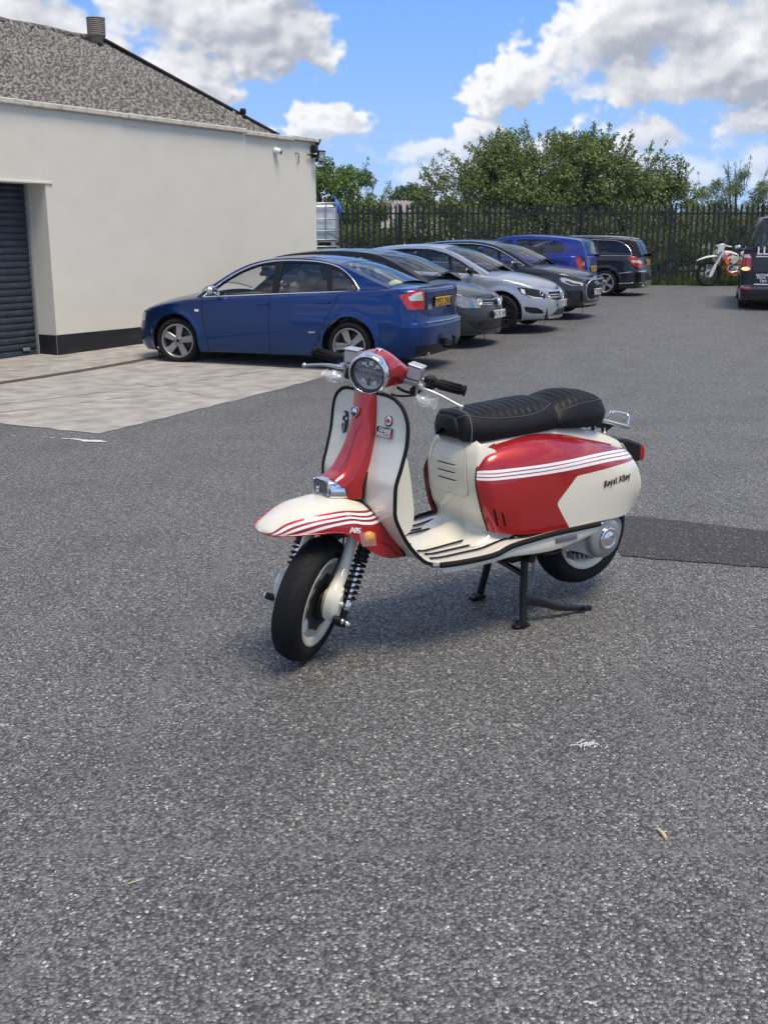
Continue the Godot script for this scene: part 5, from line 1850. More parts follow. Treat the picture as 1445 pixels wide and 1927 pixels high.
func scooter_engine() -> void:
	var za := axis(Vector3.ZERO, V(0, 0, 1))
	var s := Shape.new()
	s.prism(smooth2([1.05, 0.335, 1.20, 0.362, 1.36, 0.372, 1.43, 0.335, 1.425, 0.26, 1.38, 0.212, 1.30, 0.198, 1.22, 0.232, 1.10, 0.272, 1.03, 0.29], 3, true), 0.085, 0.160, Transform3D(), 0.016)
	s.lathe(p2([0.088, 0.15, 0.086, 0.178, 0.078, 0.188, 0.056, 0.192, 0.0, 0.192]), T(V(1.318, 0.288, 0)) * za, 36)
	var en := piece("engine_casing", s, mat(0.36, 0.37, 0.39, 0.36, 0.6))
	s = Shape.new()
	s.lathe(p2([0.047, 0.190, 0.047, 0.200, 0.043, 0.206, 0.036, 0.204, 0.030, 0.200, 0.026, 0.205, 0.012, 0.209, 0.0, 0.209]), T(V(1.318, 0.288, 0)) * za, 30)
	put("chrome_cap", s, M.chrome, en)
	s = Shape.new()
	for k in 5:
		s.box(V(1.19 + 0.026 * k, 0.218 - 0.003 * k, 0.12), V(0.010, 0.028, 0.05), 0.003, Transform3D())
	put("cooling_fins", s, mat(0.3, 0.3, 0.32, 0.4, 0.6), en)
	s = Shape.new()
	s.box(V(1.0, 0.30, 0.0), V(0.34, 0.13, 0.22), 0.03, Transform3D())
	s.box(V(0.90, 0.30, 0.02), V(0.16, 0.09, 0.30), 0.02, Transform3D())
	s.box(V(1.12, 0.38, 0.0), V(0.5, 0.10, 0.20), 0.02, Transform3D())
	s.tube(pts([0.90, 0.275, 0.20, 0.90, 0.275, -0.20]), 0.018, 10)
	s.tube(smooth3([0.95, 0.29, 0.15, 1.02, 0.265, 0.16, 1.10, 0.262, 0.15]), 0.007, 8)
	piece("engine_block", s, M.black)
	s = Shape.new()
	s.tube(smooth3([1.0, 0.25, -0.10, 1.10, 0.20, -0.16, 1.35, 0.22, -0.19, 1.62, 0.25, -0.19]), PackedFloat32Array([0.02, 0.02, 0.022, 0.024, 0.028, 0.035, 0.042, 0.045, 0.046, 0.046, 0.046, 0.045, 0.04]), 12)
	piece("exhaust", s, mat(0.05, 0.05, 0.05, 0.35, 0.6))
	# centre stand
	var st := Node3D.new()
	st.name = "centre_stand"
	scooter.add_child(st)
	for q in [[0.925, 0.300, 0.130, 0.895, 0.13, 0.160, 0.872, 0.018, 0.190], [0.985, 0.300, -0.115, 0.965, 0.13, -0.142, 0.952, 0.018, -0.165]]:
		s = Shape.new()
		s.tube(pts(q), 0.0155, 10)
		s.box(V(q[3] + 0.006, q[4] + 0.05, q[5] - 0.01), V(0.018, 0.05, 0.02), 0.004, Transform3D())
		var lg := put("stand_leg", s, M.black, st)
		s = Shape.new()
		s.box(V(q[6] - 0.012, 0.009, q[8]), V(0.075, 0.016, 0.036), 0.005, Transform3D(Basis.IDENTITY, Vector3.ZERO))
		s.tube(pts([q[6] - 0.012, 0.014, q[8] - 0.022, q[6] - 0.012, 0.014, q[8] + 0.022]), 0.013, 8)
		put("stand_foot", s, M.black, lg)
	s = Shape.new()
	s.tube(pts([0.90, 0.20, 0.15, 0.97, 0.20, -0.135]), 0.012, 8)
	put("cross_bar", s, M.black, st)
	s = Shape.new()
	var lever := smooth3([0.89, 0.108, 0.172, 0.96, 0.088, 0.186, 1.05, 0.050, 0.196, 1.13, 0.030, 0.200, 1.21, 0.014, 0.203], 3)
	var lr := [PackedVector3Array(), PackedVector3Array(), PackedVector3Array(), PackedVector3Array()]
	for k in lever.size():
		var w := lerpf(0.028, 0.009, pow(k / 12.0, 0.8))
		lr[0].append(lever[k] + V(0, w, -0.006))
		lr[1].append(lever[k] + V(0, w, 0.006))
		lr[2].append(lever[k] + V(0, -w, 0.008))
		lr[3].append(lever[k] + V(0, -w, -0.008))
	lr.append(lr[0])
	s.grid(lr)
	s.tube(pts([1.18, 0.02, 0.19, 1.18, 0.02, 0.225]), 0.008, 8)
	s.tube(pts([1.215, 0.014, 0.195, 1.225, 0.012, 0.215]), 0.009, 8)
	put("foot_lever", s, mat(0.012, 0.014, 0.022, 0.3, 0.3, 0.5), st)
	s = Shape.new()
	var coil := PackedVector3Array()
	for k in 200:
		var t := k / 199.0
		coil.append(V(1.0, 0.245, 0.105).lerp(V(0.996, 0.135, 0.105), t) + V(cos(t * TAU * 20), 0, sin(t * TAU * 20)) * 0.0065)
	s.tube(coil, 0.0017, 5)
	s.tube(pts([0.996, 0.135, 0.105, 0.995, 0.118, 0.108, 0.93, 0.128, 0.14]), 0.0025, 6)
	s.tube(pts([1.0, 0.245, 0.105, 1.002, 0.275, 0.10]), 0.0025, 6)
	put("return_spring", s, mat(0.45, 0.5, 0.5, 0.35, 0.9), st)

func scooter_bars() -> void:
	var nd := V(-0.994, -0.107, 0).normalized()
	var c := V(0.245, 1.02, 0)
	var la := axis(c, nd)
	var s := Shape.new()
	# headset
	var g := []
	for q in [[0.262, 0.985, 0.062, 1.03, 0.0705, 1.070, 0.053, 1.0905], [0.32, 0.985, 0.072, 1.03, 0.082, 1.074, 0.060, 1.096], [0.375, 0.985, 0.086, 1.02, 0.098, 1.056, 0.066, 1.080], [0.42, 0.987, 0.115, 1.010, 0.118, 1.032, 0.072, 1.050], [0.448, 0.985, 0.100, 0.998, 0.100, 1.008, 0.06, 1.014]]:
		g.append([q[0], q[1], q[2], q[0], q[3], q[4], q[0], q[5], q[6], q[0], q[7], 0.0])
	var hf := net(g, 2)
	s.panel(rect(0, 0, 4, 3), hf, Vector2(0.2, 0.2), 0.003)
	s.panel(rect(0, 0, 4, 3), mirror_z(hf), Vector2(0.2, 0.2))
	for sd in [1.0, -1.0]:
		s.tube(smooth3([0.395, 1.010, 0.085 * sd, 0.405, 1.005, 0.115 * sd, 0.41, 1.002, 0.142 * sd], 4), PackedFloat32Array([0.031, 0.030, 0.029, 0.028, 0.027, 0.0255, 0.024, 0.0225, 0.021]), 12)
	var hs := piece("headset_cover", s, M.red, null, true)
	s = Shape.new()
	s.lathe(p2([0.0, 0.0, 0.014, 0.0, 0.014, 0.003, 0.0, 0.004]), axis(V(0.31, 1.096, 0.0), V(0.0, 1, 0)), 16)
	put("top_emblem", s, M.chrome, hs)
	s = Shape.new()
	var rings := []
	for q in [[0.99, 0.352, 0.098, 0.078], [0.97, 0.350, 0.090, 0.070], [0.945, 0.342, 0.070, 0.058], [0.915, 0.326, 0.046, 0.044], [0.86, 0.305, 0.038, 0.038]]:
		var ring := PackedVector3Array()
		for k in 28:
			ring.append(V(q[1] + cos(TAU * k / 28) * q[2], q[0], sin(TAU * k / 28) * q[3]))
		rings.append(ring)
	s.grid(rings, true)
	piece("headset_base", s, M.cream, null, true)
	# headlight
	s = Shape.new()
	s.lathe(p2([0.066, -0.030, 0.0715, -0.022, 0.0738, -0.004, 0.0735, 0.008, 0.0708, 0.016, 0.0660, 0.020, 0.0635, 0.018, 0.0625, 0.008]), la, 56)
	var bz := piece("headlight_bezel", s, M.chrome, null, true)
	s = Shape.new()
	s.panel(rect(0.02, 2.0, 0.75, 3.0), hf, Vector2(0.1, 0.1), 0.004, [], 0.0035)
	s.panel(rect(0.02, 2.0, 0.75, 3.0), mirror_z(hf), Vector2(0.1, 0.1), 0.004, [], -0.0035)
	put("bezel_visor", s, M.chrome, bz)
	s = Shape.new()
	s.lathe(p2([0.0640, 0.012, 0.0600, 0.016, 0.0565, 0.010, 0.0560, -0.004]), la, 48)
	put("inner_ring", s, mat(0.02, 0.021, 0.024, 0.15), bz)
	s = Shape.new()
	s.lathe(p2([0.058, 0.002, 0.05, -0.018, 0.03, -0.028, 0.0, -0.030]), la, 40)
	put("reflector", s, mat(0.62, 0.65, 0.70, 0.28, 0.35, 1.0), bz)
	# things inside the lamp, in its own plane
	var lx := V(0, 0, 1)
	var ly := nd.cross(lx).normalized()
	if ly.y < 0:
		ly = -ly
	var lp := Transform3D(Basis(lx, ly, nd), c)
	s = Shape.new()
	s.prism(p2([-0.056, 0.012, -0.03, 0.012, -0.022, 0.016, 0.022, 0.016, 0.03, 0.012, 0.056, 0.012, 0.056, -0.008, 0.030, -0.012, 0.022, -0.017, -0.022, -0.017, -0.030, -0.012, -0.056, -0.008]), -0.012, -0.002, lp, 0.002)
	var bar := put("lamp_bar", s, mat(0.22, 0.23, 0.25, 0.35, 0.2), bz)
	text("lettering", "Royal Alloy", lettering(true, true, 0.3, 0.85), 0.0135, 0.001, M.black, bar, lp * T(V(0, -0.001, -0.001)))
	s = Shape.new()
	for q in [[-0.026, 0.030, 0.020, 0.014], [0.0, 0.036, 0.018, 0.018], [0.027, 0.030, 0.020, 0.014], [-0.014, 0.021, 0.012, 0.006], [0.016, 0.021, 0.012, 0.006], [-0.022, -0.030, 0.014, 0.016], [0.022, -0.030, 0.014, 0.016], [0.0, -0.042, 0.016, 0.008]]:
		s.box(V(q[0], q[1], -0.010), V(q[2], q[3], 0.006), 0.002, lp)
	put("led_facets", s, mat(0.85, 0.87, 0.9, 0.15, 0.4, 1.0), bz)
	s = Shape.new()
	for q in [[0.0, -0.030, 0.012, 0.030], [-0.032, 0.040, 0.012, 0.008], [0.034, 0.040, 0.012, 0.006]]:
		s.box(V(q[0], q[1], -0.008), V(q[2], q[3], 0.008), 0.002, lp)
	put("lamp_mask", s, mat(0.03, 0.032, 0.035, 0.3), bz)
	s = Shape.new()
	s.lathe(p2([0.059, 0.010, 0.045, 0.0135, 0.025, 0.016, 0.0, 0.017]), la, 40)
	put("headlight_glass", s, glass(0.95, 0.97, 1.0, 0.06), bz)
	# bar ends, levers and switches
	for sd in [1.0, -1.0]:
		s = Shape.new()
		s.tube(PackedVector3Array([V(0.41, 1.002, 0.13 * sd), V(0.418, 1.0, 0.19 * sd)]), 0.0115, 10)
		piece("handlebar", s, M.alloy, null, true)
		s = Shape.new()
		var a := V(0.418, 1.001, 0.185 * sd)
		var b := V(0.432, 0.998, 0.300 * sd)
		s.tube(PackedVector3Array([a, a.lerp(b, 0.04), a.lerp(b, 0.05), a.lerp(b, 0.92), a.lerp(b, 0.93), a.lerp(b, 0.985), b]), [0.019, 0.019, 0.0162, 0.0165, 0.0205, 0.0205, 0.017], 16)
		for k in 10:
			var t := TAU * k / 10
			s.box(V(0.425 + cos(t) * 0.0162, 0.9995 + sin(t) * 0.0162, 0.243 * sd), V(0.005, 0.005, 0.085), 0.001, Transform3D())
		piece("grip", s, M.rubber, null, true)
		s = Shape.new()
		s.box(V(0.415, 0.998, 0.168 * sd), V(0.046, 0.054, 0.036), 0.008, Transform3D())
		s.box(V(0.436, 1.0, 0.165 * sd), V(0.012, 0.03, 0.026), 0.003, Transform3D())
		piece("switch_box", s, M.black, null, true)
		s = Shape.new()
		var mt := Transform3D(Basis(V(1, 0, 0), 0.08 * sd), V(0.378, 1.032, 0.122 * sd))
		s.box(V(0, 0, 0), V(0.050, 0.046, 0.052), 0.006, mt)
		var mc := piece("brake_reservoir", s, mat(0.50, 0.50, 0.51, 0.42, 0.6), null, true)
		s = Shape.new()
		s.box(V(0, 0.0265, 0), V(0.054, 0.007, 0.056), 0.003, mt)
		put("reservoir_lid", s, mat(0.55, 0.55, 0.56, 0.38, 0.6), mc)
		s = Shape.new()
		s.tube(PackedVector3Array([V(0.375, 0.996, 0.088 * sd), V(0.378, 0.996, 0.15 * sd)]), 0.013, 10)
		s.box(V(0.385, 0.99, 0.150 * sd), V(0.05, 0.022, 0.030), 0.006, Transform3D())
		s.box(V(0.372, 0.973, 0.140 * sd), V(0.014, 0.036, 0.010), 0.003, Transform3D())
		put("lever_perch", s, M.alloy, mc)
		s = Shape.new()
		s.tube(smooth3([0.372, 0.986, 0.140 * sd, 0.362, 0.984, 0.170 * sd, 0.362, 0.982, 0.200 * sd, 0.372, 0.972, 0.240 * sd, 0.381, 0.958, 0.285 * sd, 0.384, 0.952, 0.306 * sd], 4), PackedFloat32Array([0.010, 0.010, 0.0095, 0.009, 0.0085, 0.008, 0.0075, 0.007, 0.0068, 0.0065, 0.0063, 0.006, 0.006, 0.0058, 0.0056, 0.0055, 0.0054, 0.0053, 0.0052, 0.0055, 0.006]), 10)
		s.ball(V(0.384, 0.951, 0.309 * sd), V(0.0095, 0.0095, 0.0095), 12)
		piece("brake_lever", s, mat(0.55, 0.555, 0.56, 0.28, 0.95), null, true)
		# indicator still wrapped in its clear bag
		s = Shape.new()
		s.tube(PackedVector3Array([V(0.39, 0.972, 0.12 * sd), V(0.375, 0.952, 0.142 * sd)]), [0.012, 0.010], 8)
		s.box(V(0.385, 0.962, 0.128 * sd), V(0.04, 0.03, 0.03), 0.006, Transform3D())
		var ib := piece("indicator", s, M.black, null, true)
		s = Shape.new()
		s.ball(V(0.365, 0.945, 0.165 * sd), V(0.019, 0.016, 0.026), 16)
		put("indicator_lens", s, mat(0.62, 0.63, 0.65, 0.1, 0.6), ib)
		var r := RandomNumberGenerator.new()
		r.seed = 40 + int(sd)
		var bag := []
		for j in 7:
			var ring := PackedVector3Array()
			for k in 10:
				var t := TAU * k / 10
				var rr: float = [0.006, 0.024, 0.028, 0.029, 0.024, 0.019, 0.026][j] * r.randf_range(0.8, 1.25)
				ring.append(V(0.367 + cos(t) * rr, 0.944 + sin(t) * rr * 0.8, (0.135 + 0.014 * j) * sd))
			bag.append(ring)
		s = Shape.new()
		for j in 6:
			for k in 10:
				s.quad(bag[j][k], bag[j][(k + 1) % 10], bag[j + 1][(k + 1) % 10], bag[j + 1][k])
		put("plastic_bag", s, M.plastic, ib)
	s = Shape.new()
	s.tube(smooth3([0.40, 0.985, 0.15, 0.43, 0.955, 0.13, 0.43, 0.94, 0.09, 0.40, 0.955, 0.06, 0.38, 0.97, 0.05], 5), 0.0055, 7)
	s.tube(smooth3([0.40, 0.985, -0.15, 0.40, 0.945, -0.12, 0.39, 0.94, -0.08, 0.38, 0.965, -0.05], 5), 0.0055, 7)
	s.tube(smooth3([0.41, 0.985, 0.16, 0.42, 0.94, 0.12, 0.40, 0.925, 0.06, 0.37, 0.94, 0.03], 5), 0.004, 7)
	piece("control_cable", s, M.black, null, true)
	# protective film left over each turn signal
	for sd in [1.0, -1.0]:
		var film := Shape.new()
		film.quad(V(0.120, 0.498, 0.167 * sd), V(0.184, 0.490, 0.172 * sd), V(0.188, 0.442, 0.174 * sd), V(0.128, 0.448, 0.172 * sd))
		piece("clear_film", film, glass(0.9, 0.9, 0.95, 0.14, 0.1))

# ------------------------------------------------------------------ cars: built nose towards +x; dir -1 turns the nose to the left of the photograph
class Body:
	var host
	var out := PackedVector2Array()
	var arc := PackedFloat32Array()
	var L := 0.0
	var top: PackedVector2Array
	var ps: PackedVector2Array
	var pf: PackedVector2Array
	var pr: PackedVector2Array
	var spine: PackedVector2Array
	var rail: PackedVector2Array
	var bow: PackedVector2Array
	var zb := 0.8
	var tum := 0.38
	var belt := 0.95
	var taper := 0.02
	var dir := 1.0
	var wheels := []
	var rarch := 0.34
	var flare := 0.012
	var R := 0.05

	func prepare(h, outline: Array) -> void:
		host = h
		out = h.smooth2(outline, 8)
		for k in out.size():
			out[k].y = maxf(out[k].y, 0.0)
			if k > 0:
				L += out[k].distance_to(out[k - 1])
			arc.append(L)

	func ux(x: float) -> float:
		for k in range(1, out.size()):
			if out[k].x >= x:
				return lerpf(arc[k - 1], arc[k], clampf((x - out[k - 1].x) / maxf(out[k].x - out[k - 1].x, 1e-6), 0, 1))
		return L

	func where(u: float) -> Array:
		u = clampf(u, 0.0, L)
		var k := clampi(arc.bsearch(u), 1, arc.size() - 1)
		var f := (u - arc[k - 1]) / maxf(arc[k] - arc[k - 1], 1e-6)
		var p := out[k - 1].lerp(out[k], f)
		var a := out[maxi(k - 2, 0)] if k > 1 else out[0] * Vector2(1, -1) - Vector2(0, 0.02)
		var b := out[mini(k + 1, out.size() - 1)]
		var t0 := (out[k] - a).normalized()
		var t1 := (b - out[k - 1]).normalized()
		var t := t0.lerp(t1, f).normalized()
		return [p, Vector2(-t.y, t.x)]

	func top_y(u: float) -> float:
		if u < 0:
			u = -u
		if u > L:
			u = 2 * L - u
		return host.curve(top, where(u)[0].x)

	func P(u: float, y: float) -> Vector3:
		var mir := 1.0
		if u < 0.0:
			u = -u
			mir = -1.0
		if u > L:
			u = 2.0 * L - u
			mir = -1.0
		var w := where(u)
		var p: Vector2 = w[0]
		var n: Vector2 = w[1]
		var ws := n.y * n.y
		var we := n.x * n.x
		var inset: float = ws * host.curve(ps, y) + we * (host.curve(pf, y) if n.x > 0 else host.curve(pr, y))
		var d: float = host.curve(top, p.x) - y
		if d < R:
			inset += R - sqrt(maxf(0.0, R * R - (R - d) * (R - d)))
		for q in wheels:
			var r := Vector2(p.x, y).distance_to(q)
			if r < rarch + 0.2:
				inset -= ws * flare * exp(-pow((r - rarch - 0.01) / 0.045, 2))
		return Vector3((p.x - n.x * inset) * dir, y, (p.y - n.y * inset) * mir)

	# from the shoulder edge over to the middle of the bonnet or boot
	func cap(u: float, t: float) -> Vector3:
		var e := P(u, top_y(u))
		var x := e.x * dir
		var x0 := spine[0].x
		var x1 := spine[spine.size() - 1].x
		var m := (x0 + x1) * 0.5
		var xs := clampf(m + (x - m) * 0.995, x0, x1)
		var c := Vector3(xs * dir, host.curve(spine, xs), 0.0)
		var q := e.lerp(c, t)
		q.y = e.y + (c.y - e.y) * (1.0 - pow(1.0 - t, 2.2))
		return q

	func gz(x: float, y: float) -> float:
		var d := y - belt
		return zb - taper * x * x - tum * d - 0.22 * d * absf(d)

	func glass_side(x: float, y: float) -> Vector3:
		return Vector3(x * dir, y, gz(x, y))

	func strip(k: float, s: float) -> Vector3:
		var p: Vector2 = host.spline(rail, k)
		var q: Vector2 = host.spline(rail, k + 0.05) - host.spline(rail, k - 0.05)
		q = q.normalized()
		var n := Vector2(q.y, -q.x)
		if n.y < 0 and absf(q.x) > 0.3:
			n = -n
		var b: float = host.curve(bow, k) * (1.0 - pow(absf(s), 2.4))
		return Vector3((p.x + n.x * b) * dir, p.y + n.y * b, gz(p.x, p.y) * s)

func dense(a: PackedVector2Array, step := 0.06) -> PackedVector2Array:
	var o := PackedVector2Array()
	for j in a.size():
		var p := a[j]
		var q := a[(j + 1) % a.size()]
		var k := maxi(1, ceili(p.distance_to(q) / step))
		for i in k:
			o.append(p.lerp(q, float(i) / k))
	return o

func to_u(b: Body, a: PackedVector2Array) -> PackedVector2Array:
	var o := PackedVector2Array()
	for q in dense(a):
		o.append(Vector2(b.ux(q.x), q.y))
	return o

func shrink(a: PackedVector2Array, d: float) -> PackedVector2Array:
	var r := Geometry2D.offset_polygon(a, -d)
	return r[0] if r.size() > 0 else a

func alloy_wheel(style: Dictionary) -> Array:
	var r: float = style.r
	var rim: float = style.rim
	var w: float = style.w
	var za := axis(Vector3.ZERO, V(0, 0, 1))
	var t := Shape.new()
	t.lathe(tyre_shape(r, w, rim), za, 48)
	var m := Shape.new()
	m.lathe(p2([rim + 0.004, w * 0.40, rim + 0.004, w * 0.46, rim - 0.012, w * 0.47, rim - 0.02, w * 0.40, rim - 0.03, w * 0.1, rim - 0.03, -w * 0.4, rim, -w * 0.42]), za, 48)
	var n: int = style.n
	for k in n:
		var a := TAU * k / n + PI / 2
		var bs := Basis(V(0, 0, 1), a)
		var twin: int = style.get("twin", 1)
		for j in twin:
			var off: float = 0.0 if twin == 1 else (j - 0.5) * float(style.gap)
			var w0: float = style.w0
			var w1: float = style.w1
			m.prism(p2([0.04, -w0 + off * 0.5, rim - 0.02, -w1 + off, rim - 0.02, w1 + off, 0.04, w0 + off * 0.5]), w * 0.22, w * 0.36, Transform3D(bs, Vector3.ZERO), 0.006)
	m.lathe(p2([0.0, w * 0.38, 0.05, w * 0.38, 0.07, w * 0.34, 0.075, w * 0.2]), za, 24)
	var h := Shape.new()
	h.lathe(p2([0.0, w * 0.41, 0.022, w * 0.41, 0.026, w * 0.37]), za, 16)
	for k in 5:
		var a := TAU * k / 5 + 0.6
		h.lathe(p2([0.0, w * 0.395, 0.009, w * 0.395, 0.010, w * 0.36]), T(V(cos(a) * 0.05, sin(a) * 0.05, 0)) * za, 8)
	var d := Shape.new()
	d.lathe(p2([0.05, 0.0, rim * 0.72, 0.0, rim * 0.72, -0.012, 0.05, -0.012]), T(V(0, 0, w * 0.02)) * za, 32)
	d.lathe(p2([0.0, -0.03, rim, -0.03]), za, 32)
	return [t.mesh(), m.mesh(), h.mesh(), d.mesh()]

func shift2(a: PackedVector2Array, d: Vector2) -> PackedVector2Array:
	var o := PackedVector2Array()
	for q in a:
		o.append(q + d)
	return o

func car(called: String, label: String, group: String, pos: Vector3, ang: float, dir: float, sp: Dictionary, pitch := 0.0) -> Node3D:
	var root := thing(called, label, sp.get("category", "car"), Transform3D(Basis(Vector3.UP, deg_to_rad(ang)) * Basis(V(0, 0, 1), pitch), pos), group)
	var b := Body.new()
	b.dir = dir
	b.prepare(self, sp.outline)
	b.top = p2(sp.top)
	b.ps = p2(sp.get("ps", [0.15, 0.075, 0.22, 0.03, 0.35, 0.004, 0.50, 0.0, 0.62, 0.002, 0.72, 0.014, 0.85, 0.026, 0.95, 0.042, 1.05, 0.065]))
	b.pf = p2(sp.pf)
	b.pr = p2(sp.pr)
	b.spine = p2(sp.spine)
	b.rail = p2(sp.rail)
	b.bow = p2(sp.bow)
	b.zb = sp.zb
	b.tum = sp.get("tum", 0.38)
	b.belt = sp.belt
	b.R = sp.get("R", 0.05)
	var wx: Array = sp.wheels
	var st: Dictionary = sp.wheel
	b.wheels = [Vector2(wx[0], st.r), Vector2(wx[1], st.r)]
	b.rarch = st.r + 0.055
	b.flare = sp.get("flare", 0.012)
	var paint: Material = sp.paint
	var y0: float = sp.get("sill", 0.19)
	var tint: Material = sp.get("glass", M.car_glass)
	var P := b.P
	var mats: Dictionary = {"paint": paint, "black": M.black, "dark": M.dark, "chrome": M.chrome, "lamp": M.lamp_glass, "red": M.red_lens, "clear": M.clear_lens, "amber": M.amber, "grille": M.grille, "silver": M.silver, "glass": tint, "led": M.led}
	# where the side skin is cut: wheel arches
	var arches := []
	for q in b.wheels:
		var circle := disc(q, Vector2(b.rarch, b.rarch), 40)
		var low := p2([q.x - b.rarch, q.y, q.x + b.rarch, q.y, q.x + b.rarch, -0.2, q.x - b.rarch, -0.2])
		arches.append(to_u(b, circle))
		arches.append(to_u(b, low))
	var xf: float = sp.xf
	var xr: float = sp.xr
	var uf := b.ux(xf)
	var ur := b.ux(xr)
	var edge := func(u: float) -> float: return b.top_y(u)
	# openings in the skin for lamps, grilles and intakes
	var front_cuts := []
	var rear_cuts := []
	for it in sp.front:
		if it[4]:
			var a := p2(it[2])
			var q := PackedVector2Array()
			for v in a:
				q.append(Vector2(b.L - v.x, v.y))
			front_cuts.append(q)
			if it[5]:
				var q2 := PackedVector2Array()
				for v in a:
					q2.append(Vector2(b.L + v.x, v.y))
				front_cuts.append(q2)
	for it in sp.rear:
		if it[4]:
			var a := p2(it[2])
			rear_cuts.append(a)
			if it[5]:
				var q2 := PackedVector2Array()
				for v in a:
					q2.append(Vector2(-v.x, v.y))
				rear_cuts.append(q2)
	var cell := Vector2(0.07, 0.055)
	var skin_out := _out(P, b.ux(0.0), 0.6, 1.0)
	# ends
	var region := func(u0: float, u1: float, gap: float) -> PackedVector2Array:
		var lo := PackedVector2Array()
		var hi := PackedVector2Array()
		var n := maxi(2, int((u1 - u0) / 0.05))
		for k in n + 1:
			var u := lerpf(u0 + gap, u1 - gap, float(k) / n)
			hi.append(Vector2(u, edge.call(u)))
			lo.append(Vector2(u, y0))
		return poly_between(hi, lo)
	var s := Shape.new()
	s.panel(region.call(uf, 2 * b.L - uf, 0.0), P, cell, 0.02 * skin_out, front_cuts + arches + _mirror_u(arches, b.L))
	var fb := put("front_bumper", s, paint, root)
	s = Shape.new()
	s.panel(region.call(-ur, ur, 0.0), P, cell, 0.02 * skin_out, rear_cuts + arches + _neg_u(arches))
	var rb := put("rear_bumper", s, paint, root)
	# sides, split at the shut lines
	var cuts: Array = sp.doors
	var names: Array = sp.door_names
	for sd in [1.0, -1.0]:
		var f: Callable = P if sd > 0 else mirror_z(P)
		for k in cuts.size() + 1:
			var a: PackedVector2Array = p2(cuts[k - 1]) if k > 0 else p2([xr, 0.0, xr, 1.6])
			var c: PackedVector2Array = p2(cuts[k]) if k < cuts.size() else p2([xf, 0.0, xf, 1.6])
			var strip_ := poly_between(shift2(a, Vector2(0.003 if k > 0 else 0.0, 0)), shift2(c, Vector2(-0.003 if k < cuts.size() else 0.0, 0)))
			var skin: PackedVector2Array = region.call(ur, uf, 0.0)
			var bits := Geometry2D.intersect_polygons(to_u(b, strip_), skin)
			if bits.is_empty():
				continue
			s = Shape.new()
			var ho: Array = arches.duplicate()
			for fc in rear_cuts + front_cuts:
				ho.append(fc)
			for bit in bits:
				s.panel(bit, f, cell, 0.02 * skin_out * sd, ho)
			var dn := put(names[k], s, paint, root)
			if sp.has("handles") and str(names[k]).ends_with("door"):
				for hx in sp.handles:
					var um := (_mean_x(a) + _mean_x(c)) / 2
					if absf(hx[0] - um) < 0.75 and hx[2] == names[k]:
						var hs := Shape.new()
						var hu := b.ux(hx[0])
						hs.panel(shrink(disc(Vector2(hu, hx[1] - 0.018), Vector2(0.085, 0.045), 20), 0.0), f, Vector2(0.03, 0.02), 0.0, [], -0.004 * _out(f, hu, hx[1], sd))
						put("handle_recess", hs, sp.get("recess", paint), dn)
						hs = Shape.new()
						var l := PackedVector3Array()
						for j in 9:
							var q: Vector3 = f.call(hu - 0.09 + 0.0225 * j, hx[1])
							l.append(q + V(0, 0, sd * (0.012 + 0.014 * sin(PI * j / 8.0))))
						hs.tube(l, 0.014, 8)
						put("door_handle", hs, sp.get("handle_mat", paint), dn)
	# bonnet, boot and shelves up to the glass
	var Cp := b.cap
	var ub := b.ux(sp.cowl)
	s = Shape.new()
	s.panel(rect(ub, 0.0, b.L, 0.085), Cp, Vector2(0.06, 0.05))
	s.panel(rect(b.L, 0.0, 2 * b.L - ub, 0.085), Cp, Vector2(0.06, 0.05))
	put("front_wing_top", s, paint, root)
	s = Shape.new()
	for mz in [false, true]:
		s.panel(rect(ub, 0.095, b.L, 1.0), mirror_z(Cp) if mz else Cp, Vector2(0.06, 0.08))
	put("bonnet", s, paint, root)
	if sp.has("boot"):
		var uo := b.ux(sp.boot)
		s = Shape.new()
		for mz in [false, true]:
			s.panel(rect(0.0, 0.0, uo, 1.0), mirror_z(Cp) if mz else Cp, Vector2(0.06, 0.08))
		put("boot_lid", s, paint, root)
	s = Shape.new()
	for sd in [1.0, -1.0]:
		var r0 := PackedVector3Array()
		var r1 := PackedVector3Array()
		var xa: float = sp.get("shelf", [sp.rail[sp.rail.size() - 2], sp.rail[0]])[0]
		for k in 40:
			var x := lerpf(xa, sp.rail[0], k / 39.0)
			var e: Vector3 = P.call(b.ux(x), b.top_y(b.ux(x)))
			r0.append(e * V(1, 1, sd))
			r1.append(V(e.x, e.y + 0.004, minf(b.gz(x, e.y), e.z)) * V(1, 1, sd))
		s.grid([r0, r1])
	put("waist_ledge", s, paint, root)
	# glasshouse
	var ks: Array = sp.ks
	var St := b.strip
	var st_out := 1.0 if (St.call(5.0, 0.05) - St.call(5.0, -0.05)).cross(St.call(5.05, 0.0) - St.call(4.95, 0.0)).y > 0 else -1.0
	s = Shape.new()
	s.panel(rect(ks[1], -1.0, ks[2], 1.0), St, Vector2(0.3, 0.12), 0.01 * st_out)
	var rf := put("roof", s, sp.get("roof_mat", paint), root)
	for sd in [1.0, -1.0]:
		s = Shape.new()
		s.panel(rect(ks[0], 0.9 if sd > 0 else -1.0, ks[1], 1.0 if sd > 0 else -0.9), St, Vector2(0.3, 0.05), 0.012 * st_out)
		put("windscreen_pillar", s, paint, root)
	s = Shape.new()
	s.panel(rect(ks[0] + 0.04, -0.895, ks[1] - 0.03, 0.895), St, Vector2(0.3, 0.12), 0.0, [], -0.004 * st_out)
	var wsn := put("windscreen", s, tint, root)
	s = Shape.new()
